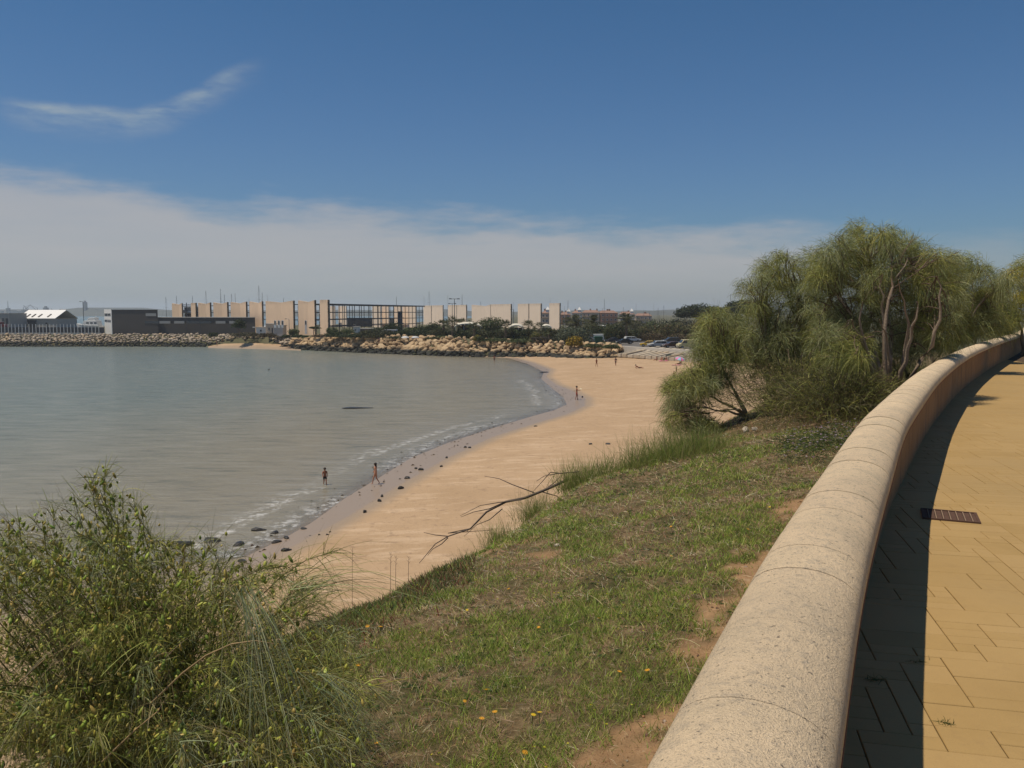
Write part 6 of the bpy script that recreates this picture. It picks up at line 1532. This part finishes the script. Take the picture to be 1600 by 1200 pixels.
def make_car(kind, paint, loc, rz, label, sc=1.0):
    r, body, win, g2, W, wh, hl = car_proto(kind); r.location = loc; r.rotation_euler = (0, 0, rz); r.scale = (sc,) * 3; tag(r, label, 'van' if kind == 'van' else 'car', 'vehicles parked by the beach')
    MB().prism(body, -W, W).build('body', paint, r, bevel=.09)
    for p in (win, g2):
        if p: MB().prism(p if p[0][0] > p[-1][0] or True else p, -W - .012, W + .012).build('window', M['glass'], r)
    zf = body[3][1]; x0, x1 = (body[3][0], body[4][0]); a = Vector((body[3][0], 0, body[3][1])); b = Vector((body[4][0], 0, body[4][1])); nn = Vector((b.z - a.z, 0, a.x - b.x)).normalized() * .015
    a2 = a.lerp(b, .12) + nn; b2 = a.lerp(b, .9) + nn
    MB().add([(a2.x, -W * .88, a2.z), (a2.x, W * .88, a2.z), (b2.x, W * .8, b2.z), (b2.x, -W * .8, b2.z), (a2.x - .05, -W * .88, a2.z), (a2.x - .05, W * .88, a2.z), (b2.x - .05, W * .8, b2.z), (b2.x - .05, -W * .8, b2.z)], [[0, 1, 2, 3], [7, 6, 5, 4], [0, 4, 5, 1], [2, 6, 7, 3], [1, 5, 6, 2], [0, 3, 7, 4]]).build('windscreen', M['glass'], r)
    for x in wh:
        for y in (-1, 1):
            w = MB().lathe([(.3, -.1), (.33, -.06), (.33, .06), (.3, .1)], 16, (x, y * (W - .07), .33), 'Y').build('wheel', M['rubber'], r)
            MB().lathe([(.18, -.12), (.19, .12)], 12, (x, y * (W - .06), .33), 'Y').build('rim', M['metal_grey'], w)
    for y in (-1, 1):
        MB().ball((hl, y * W * .72, .66), (.06, .16, .09)).build('headlight', M['white'], r); MB().box((-hl + .02, y * W * .8, .75), (.05, .2, .14)).build('tail_light', M['tail'], r)
        MB().box((body[3][0] - .15, y * (W + .1), zf + .1), (.12, .2, .12), 0).build('mirror', M['steel'], r)
    MB().box((hl - .02, 0, .42), (.12, W * 1.8, .16)).build('bumper', M['steel'], r); MB().box((hl + .05, 0, .45), (.02, .5, .11)).build('number_plate', M['white'], r)
    return r
M['tail'] = simple('tail_lens', (.3, .02, .02), .3)
def paint(n, c): return simple(n, c, .25, .04, 2, metal=.1, spec=.6)
def vehicles():
    V = [('sedan', paint('yellow_paint', (.6, .38, .03)), 1014, 539.5, 190, 'small bright yellow parked car', 172), ('estate', paint('silver_paint', (.5, .51, .5)), 1027, 541.5, 188, 'silver parked car right in front of the yellow one', 190), ('sedan', paint('maroon_paint', (.11, .055, .035)), 1050, 542.5, 184, 'dark brown parked car left of the cream van', 190), ('van', paint('cream_paint', (.62, .52, .27)), 1075, 544, 180, 'cream yellow van half hidden by the weeping tree', 188),
         ('estate', paint('charcoal_paint', (.05, .05, .05)), 1048, 533, 214, 'dark grey car in the second row behind the brown one', 190), ('estate', paint('pale_silver_paint', (.58, .6, .6)), 988, 534, 222, 'white estate car parked in the second row on the left', 10), ('sedan', paint('black_paint', (.02, .02, .022)), 976, 538, 206, 'black parked car in front of the white estate', 185), ('sedan', paint('dark_blue_paint', (.03, .035, .05)), 957, 536.5, 214, 'dark car in shade right of the green bin', 180), ('van', paint('white_van_paint', (.6, .62, .6)), 929, 535.5, 222, 'white van behind the green bin', 182), ('sedan', paint('grey_paint', (.4, .41, .42)), 918, 536.5, 216, 'pale car in shade left of the white van', 180),
         ('van', paint('silver_grey_paint', (.38, .38, .38)), 608, 526, 236, 'silver vehicle parked under the dark rounded tree', 175), ('sedan', paint('dull_grey_paint', (.2, .2, .2)), 866, 533.5, 222, 'grey car half hidden by bushes left of the yellow bush', 180)]
    for kind, pm, px, py, D, lb, rz in V:
        p = at(px, py, D); make_car(kind, pm, (p.x, p.y, gz(p) + .12 + .05), R(rz), lb)
    for i, (px, D, lb) in enumerate(((633, 222, 'small upturned white boat on the scrub, left of two'), (648.5, 220, 'small upturned white boat on the scrub, right of two'))):
        p = at(px, 527, D); r = empty('upturned_boat', (p.x, p.y, p.z - .2), R(8 + 10 * i), lb, 'boat'); Vv = []; F = []
        for x, w, z in ((-2.4, .5, .35), (-1.2, .85, .75), (.4, .9, .85), (1.6, .55, .7), (2.4, .05, .35)): Vv += [(x, -w, 0), (x, -w * .7, z * .75), (x, 0, z), (x, w * .7, z * .75), (x, w, 0)]
        for a in range(4):
            for k in range(4): F.append([a * 5 + k, a * 5 + k + 1, (a + 1) * 5 + k + 1, (a + 1) * 5 + k])
        F.append([0, 1, 2, 3, 4]); r.scale = (.42, .42, .6); mesh_np('hull', Vv, F, M['white'], r, smooth=True); MB().box((0, 0, .83), (3.4, .06, .08)).build('keel', M['metal_grey'], r)
    # bin
    p = at(935, 538, 201); gm = simple('green_plastic', (.02, .09, .05), .5); r = empty('waste_container', (p.x, p.y, gz(p) + .12), 0, 'dark green waste container at the edge of the car park', 'bin')
    MB().hexa([(-.75, -.6, .15), (.75, -.6, .15), (.75, .6, .15), (-.75, .6, .15), (-1.0, -.75, 1.75), (1.0, -.75, 1.75), (1.0, .75, 1.75), (-1.0, .75, 1.75)]).build('container', gm, r, bevel=.05)
    MB().prism([(-1.05, 1.78), (1.05, 1.78), (.8, 2.05), (-.8, 2.05)], -.8, .8).build('lid', gm, r, bevel=.04)
    for x in (-.6, .6):
        for y in (-.45, .45): MB().lathe([(.12, -.04), (.12, .04)], 10, (x, y, .1), 'Y').build('wheel', M['rubber'], r)
vehicles()

# ================================================================== PEOPLE
def skin_mesh(name, verts, edges, radii, mat, parent, sub=2, root=0):
    me = bpy.data.meshes.new(name); me.from_pydata(verts, edges, []); me.update(); me.materials.append(mat); o = bpy.data.objects.new(name, me); link(o, parent)
    m = o.modifiers.new('skin', 'SKIN'); m.use_smooth_shade = True
    for i, sv_ in enumerate(me.skin_vertices[0].data): sv_.radius = (radii[i], radii[i]); sv_.use_root = (i == root)
    s_ = o.modifiers.new('sub', 'SUBSURF'); s_.levels = sub; s_.render_levels = sub
    return o
J = dict(pelvis=(0, 0, .53), belly=(0, 0, .62), chest=(0, 0, .73), neck=(0, 0, .83), chin=(0, .008, .875), head=(0, .01, .925), crown=(0, .0, .965),
         sl=(-.1, 0, .80), el=(-.125, -.01, .64), wl=(-.13, .03, .50), hl=(-.13, .045, .44), sr=(.1, 0, .80), er=(.125, -.01, .64), wr=(.13, .03, .50), hr=(.13, .045, .44),
         pl=(-.05, 0, .49), kl=(-.055, .01, .28), al=(-.055, -.01, .045), tl=(-.06, .07, .02), pr=(.05, 0, .49), kr=(.055, .01, .28), ar=(.055, -.01, .045), tr=(.06, .07, .02))
RAD = dict(pelvis=.072, belly=.062, chest=.078, neck=.033, chin=.04, head=.056, crown=.042, sl=.04, el=.025, wl=.018, hl=.02, sr=.04, er=.025, wr=.018, hr=.02, pl=.052, kl=.033, al=.02, tl=.018, pr=.052, kr=.033, ar=.02, tr=.018)
EDG = [('pelvis', 'belly'), ('belly', 'chest'), ('chest', 'neck'), ('neck', 'chin'), ('chin', 'head'), ('head', 'crown'), ('chest', 'sl'), ('sl', 'el'), ('el', 'wl'), ('wl', 'hl'), ('chest', 'sr'), ('sr', 'er'), ('er', 'wr'), ('wr', 'hr'), ('pelvis', 'pl'), ('pl', 'kl'), ('kl', 'al'), ('al', 'tl'), ('pelvis', 'pr'), ('pr', 'kr'), ('kr', 'ar'), ('ar', 'tr')]
POSE = {'stand': {}, 'walk': dict(kl=(-.05, .09, .285), al=(-.055, .13, .05), tl=(-.055, .2, .03), kr=(.05, -.02, .28), ar=(.055, -.16, .085), tr=(.055, -.11, .02), el=(-.125, -.07, .65), wl=(-.13, -.10, .52), hl=(-.13, -.10, .46), er=(.13, .06, .66), wr=(.12, .15, .56), hr=(.12, .18, .51)),
        'carry': dict(el=(-.135, .02, .65), wl=(-.06, .12, .66), hl=(-.03, .15, .67), er=(.135, .02, .65), wr=(.06, .12, .66), hr=(.03, .15, .67), kl=(-.05, .07, .285), al=(-.055, .08, .05), tl=(-.055, .15, .03), kr=(.05, -.01, .28), ar=(.055, -.1, .06), tr=(.055, -.04, .02)),
        'play': dict(er=(.16, .1, .69), wr=(.2, .22, .70), hr=(.22, .27, .71), el=(-.15, -.03, .65), wl=(-.19, .02, .55), hl=(-.19, .04, .5), kl=(-.07, .06, .28), al=(-.09, .03, .05), tl=(-.09, .1, .02), kr=(.05, -.02, .28), ar=(.06, -.1, .05), tr=(.07, -.03, .02)),
        'sit': {k: (v[0], v[1], v[2] - .44) for k, v in J.items()} | dict(kl=(-.08, .24, .2), al=(-.08, .36, .035), tl=(-.08, .44, .03), kr=(.08, .22, .22), ar=(.08, .34, .035), tr=(.08, .42, .03), pl=(-.055, .04, .07), pr=(.055, .04, .07), el=(-.13, -.02, .22), wl=(-.12, .1, .16), hl=(-.11, .14, .16), er=(.13, -.05, .2), wr=(.14, -.12, .08), hr=(.14, -.14, .04)),
        'recline': dict(pelvis=(0, 0, .075), belly=(0, -.08, .12), chest=(0, -.18, .19), neck=(0, -.26, .26), chin=(0, -.285, .3), head=(0, -.31, .345), crown=(0, -.33, .38), sl=(-.1, -.23, .24), el=(-.13, -.33, .12), wl=(-.13, -.27, .03), hl=(-.13, -.22, .02), sr=(.1, -.23, .24), er=(.13, -.33, .12), wr=(.13, -.27, .03), hr=(.13, -.22, .02), pl=(-.055, .04, .07), kl=(-.06, .26, .12), al=(-.06, .46, .03), tl=(-.065, .5, .08), pr=(.055, .04, .07), kr=(.06, .27, .06), ar=(.06, .48, .03), tr=(.065, .52, .08))}
def person(px, py, z, h, pose, face, label, skin='skin', bottom=None, top=None, hair='short', long=False, ground=None, sub=1):
    p = on(px, py, z)
    if ground is None: z = max(float(beach_fn(np.array([p.xy[:]]))[0][0]), -.12); p = on(px, py, z)
    r = empty('person', (p.x, p.y, p.z), R(face), label, 'person'); jj = dict(J); jj.update(POSE[pose]); names = list(jj); V = [tuple(c * h for c in jj[n]) for n in names]; E_ = [(names.index(a), names.index(b)) for a, b in EDG]; rr = [RAD[n] * h * (.9 if h < 1.4 and n in ('chest', 'pelvis', 'sl', 'sr') else 1) * (1.15 if h < 1.4 and n in ('head', 'crown') else 1) for n in names]
    skin_mesh('body', V, E_, rr, M[skin], r, 2, names.index('pelvis'))
    hd = Vector(jj['head']) * h; cr = Vector(jj['crown']) * h; nk = Vector(jj['neck']) * h; up = (cr - Vector(jj['chin']) * h).normalized(); fwd = Vector((0, 1, 0))
    MB().ball(hd + up * .018 * h - fwd * .012 * h, (.064 * h * (1.12 if h < 1.4 else 1), .07 * h, .06 * h * (1.12 if h < 1.4 else 1)), 12, 9).build('hair', M['hair'], r, smooth=True)
    if long: MB().ball(hd - fwd * .035 * h - up * .06 * h, (.06 * h, .04 * h, .1 * h), 10, 8).build('hair', M['hair'], r, smooth=True)
    MB().ball(hd + fwd * .06 * h - up * .012 * h, (.01 * h, .014 * h, .014 * h), 6, 5).build('nose', M[skin], r, smooth=True)
    for sx in (-1, 1): MB().ball(hd + fwd * .056 * h + up * .004 * h + Vector((sx * .02 * h, 0, 0)), (.007 * h, .005 * h, .005 * h), 6, 4).build('eye', M['hair'], r)
    def garment(nm, keys, edges, k, mat, cut=None):
        nn = list(keys); vv = []; rad = []
        for n_ in nn:
            if isinstance(n_, tuple): a, b, t = n_; q = Vector(jj[a]).lerp(Vector(jj[b]), t) * h; vv.append(q); rad.append((RAD[a] * (1 - t) + RAD[b] * t) * h * k)
            else: vv.append(Vector(jj[n_]) * h); rad.append(RAD[n_] * h * k)
        skin_mesh(nm, [v[:] for v in vv], edges, rad, mat, r, 2)
    if bottom == 'shorts_dark' or (bottom and bottom[0] == 's'): garment('shorts', ['pelvis', ('pelvis', 'belly', .4), 'pl', ('pl', 'kl', .6), 'pr', ('pr', 'kr', .6)], [(0, 1), (0, 2), (2, 3), (0, 4), (4, 5)], 1.16, M[bottom])
    elif bottom: garment('swim_brief', ['pelvis', ('pelvis', 'belly', .35), ('pelvis', 'pl', .9), ('pelvis', 'pr', .9)], [(0, 1), (0, 2), (0, 3)], 1.1, M[bottom])
    if top: garment('shirt', ['chest', ('chest', 'neck', .4), 'belly', 'sl', ('sl', 'el', .5), 'sr', ('sr', 'er', .5)], [(0, 1), (0, 2), (0, 3), (3, 4), (0, 5), (5, 6)], 1.12, M[top])
    return r
M['shorts_dark'] = simple('dark_shorts', (.02, .022, .025), .8); M['shorts_red'] = simple('red_shorts', (.3, .06, .035), .8); M['brief_pink'] = simple('pink_brief', (.5, .2, .18), .8); M['shirt_dark'] = simple('dark_shirt', (.02, .025, .05), .8); M['shirt_green'] = simple('green_shirt', (.06, .14, .06), .8); M['brief_dark'] = simple('dark_brief', (.03, .03, .05), .8)
person(508, 760, 0, 1.22, 'walk', 200, 'small boy in dark shorts wading away through the shallow water', 'skin_tan', 'shorts_dark')
person(587, 757, .02, 1.42, 'walk', 75, 'slim girl with long dark hair walking along the wet sand', 'skin', 'brief_pink', long=True)
person(901, 625, .05, 1.78, 'play', -95, 'tanned man in red shorts playing ball at the far waterline', 'skin_tan', 'shorts_red')
person(932, 573, .8, 1.6, 'walk', 200, 'sunburnt person strolling on the far sand, left of two walkers', 'skin_tan', 'brief_dark')
person(962, 571.5, .8, 1.65, 'walk', 160, 'person in dark clothes strolling on the far sand, right of two walkers', 'skin_tan', 'shorts_dark', 'shirt_dark')
person(998, 575.5, 1.0, 1.7, 'recline', -90, 'person reclining alone on the far sand propped on elbows', 'skin_tan', 'shorts_dark')
person(1026, 563.5, 1.4, 1.6, 'sit', 100, 'person sitting on the sand, leftmost by the dark sunshade', 'skin_tan', 'brief_dark'); person(1034, 563.5, 1.4, 1.6, 'sit', 150, 'person sitting in the middle next to the dark sunshade', 'skin', 'brief_pink'); person(1041, 563.5, 1.4, 1.6, 'sit', 200, 'person sitting right beside the dark sunshade', 'skin', 'brief_dark')
person(1061, 569, 1.2, 1.6, 'recline', 110, 'person lying under the pink and blue parasol', 'skin_tan', 'brief_dark')
person(1057, 583.5, 1.0, 1.15, 'walk', 60, 'child in green shirt running behind the leaning tree foliage', 'skin_tan', 'shorts_dark', 'shirt_green'); person(1053, 592, 1.0, 1.2, 'stand', 20, 'bare chested child standing just above the leaning tree foliage', 'skin_tan', 'brief_dark')
person(772.5, 566, 0, 1.6, 'stand', 10, 'dark silhouetted bather standing at the water edge before the boulders', 'skin_tan', 'shorts_dark')
person(339, 541, 1, 1.7, 'walk', 80, 'person walking on the small sand patch before the grey building, left of two', 'skin_tan', 'brief_dark', ground=1); person(348, 536.5, 1.2, 1.7, 'stand', 10, 'person standing on the small sand patch before the grey building, right of two', 'skin_tan', 'shorts_dark', ground=1)
person(592, 537, 3, 1.7, 'stand', 0, 'dark figure standing on top of the golden boulders', 'skin_tan', 'shorts_dark', 'shirt_dark', ground=1)
def beach_things():
    b = on(910, 621.5, .1); o = MB().ball((0, 0, .12), .12, 12, 8).build('beach_ball', M['shirt_dark'], smooth=True); o.location = b; tag(o, 'dark ball on the wet sand beside the man at the far waterline', 'ball')
    b = on(907.5, 607, 1.0); b = at(907.5, 607.5, on(901, 625, .1).y - .3); o = MB().lathe([(.02, -.01), (.13, -.008), (.14, 0), (.13, .008), (.02, .01)], 14).build('frisbee', simple('pale_disc', (.7, .6, .4), .5)); o.location = b; o.rotation_euler = (.5, .3, 0); tag(o, 'pale flying disc held out by the man at the far waterline', 'disc')
    def dome(px, py, z, R_, label, cols, tilt, H=1.6, name='parasol', low=False):
        p = on(px, py, z); z = float(beach_fn(np.array([p.xy[:]]))[0][0]); p = on(px, py, z); r = empty(name, p, 0, label, 'parasol' if not low else 'beach shelter'); n = 8; zz = .0 if low else H
        MB().tube([(0, 0, -.2), (0, 0, zz + R_ * .42)], .025, 6).build('pole', M['metal_grey'], r)
        for k in range(n):
            V = []; F = []
            for i in range(5):
                a = i / 4 * math.pi * .42
                for j in range(3): t = 2 * math.pi * (k + j / 2) / n; V.append((R_ * math.sin(a) * math.cos(t) / math.sin(math.pi * .42), R_ * math.sin(a) * math.sin(t) / math.sin(math.pi * .42), zz + (R_ if low else R_ * .5) * math.cos(a) - (0 if low else R_ * .1)))
            for i in range(4):
                for j in range(2): F.append([i * 3 + j, (i + 1) * 3 + j, (i + 1) * 3 + j + 1, i * 3 + j + 1])
            mesh_np('canopy_panel', V, F, cols[k % len(cols)], r, smooth=True)
        r.rotation_euler = (tilt, tilt * .6, 0); return r
    dk = simple('dark_green_cloth', (.02, .03, .02), .8); pk = simple('pink_cloth', (.65, .15, .32), .7); bl = simple('light_blue_cloth', (.25, .5, .62), .7); gb = simple('grey_blue_cloth', (.38, .48, .55), .8)
    dome(1046, 563, 1.4, 1.25, 'dark dome sunshade beside the sitting bathers', [dk], -.35, low=True, name='beach_shelter'); dome(1061, 569, 1.3, .95, 'pink and light blue parasol right of the dark sunshade', [pk, bl], .25, 1.0); dome(889, 556.5, 1.2, 1.15, 'pale blue parasol lying at the foot of the boulders', [gb, bl], .5, low=True)
    for px, py, c, lb in ((1037, 564.5, pk, 'pink towel by the sitting bathers'), (1057, 571, pk, 'reddish towel under the parasol'), (834, 556, pk, 'red and white bundle at the foot of the boulders, left of two'), (845, 556.5, bl, 'blue bundle at the foot of the boulders, right of two')):
        p = on(px, py, 1.2); z = float(beach_fn(np.array([p.xy[:]]))[0][0]); p = on(px, py, z); m = MB()
        V = []; F = []
        for i in range(7):
            for j in range(5): V.append((-.9 + i * .3, -.4 + j * .2, .06 + .1 * float(vnoise(np.array([i * 1.3 + px]), np.array([j * 1.7]))[0])))
        for i in range(6):
            for j in range(4): F.append([i * 5 + j, (i + 1) * 5 + j, (i + 1) * 5 + j + 1, i * 5 + j + 1])
        o = mesh_np('towel', V, F, c); q = o.modifiers.new('s', 'SOLIDIFY'); q.thickness = .03; o.location = p; tag(o, lb, 'towel')
beach_things()

# long dry stems and tiny yellow blossoms lying through the grass
def litter():
    n = 5200; s = 2.0 * (16 / 2.0) ** rng.random(n); d = WW + .05 + rng.random(n) * 6; x, y = curve(s, d); k = (d < crest_d(s)) & (y > 2.5); x, y = x[k], y[k]; z = bank_z(np.stack([x, y], 1))[0]; n = len(x)
    a = rng.uniform(0, 6.28, n); up = rng.random(n) ** 2 * 1.2 + .08
    V, F, C = strands(np.column_stack([x, y, z + .01]), unit(np.column_stack([np.cos(a), np.sin(a), up])), rng.uniform(.05, .2, n), rng.uniform(.1, .5, n), rng.uniform(.002, .004, n) * np.clip(y / 5, .8, 2), pick([(.62, .52, .33), (.45, .3, .17), (.35, .16, .10), (.7, .62, .45)], n), 5, .3)
    tag(mesh_np('dry_stems', V, F, M['grass'], col=C), 'long dry straw stems lying among the grass of the bank', 'dry stems', kind='stuff')
    n = 2400; s = 2.0 * (12 / 2.0) ** rng.random(n); d = WW + .2 + rng.random(n) * 5; x, y = curve(s, d); g = fbm(x * 1.2 + 9, y * 1.2, 71, 3); k = (d < crest_d(s)) & (g > .52) & (y > 2.8); x, y = x[k], y[k]; z = bank_z(np.stack([x, y], 1))[0]; n = len(x)
    m = 4; xx, yy, zz = (np.repeat(q, m) for q in (x, y, z + rng.uniform(.03, .07, n))); N = n * m; a = rng.uniform(0, 6.28, N)
    V, F, C = strands(np.column_stack([xx, yy, zz]), unit(np.column_stack([np.cos(a), np.sin(a), np.full(N, .5)])), np.full(N, .007), np.full(N, .1), np.full(N, .006), pick([(.55, .6, .06), (.7, .62, .05)], N), 1, .8)
    tag(mesh_np('tiny_blossoms', V, F, M['grass'], col=C), 'tiny greenish yellow blossoms sprinkled over the lower grass', 'blossoms', kind='stuff')
litter()
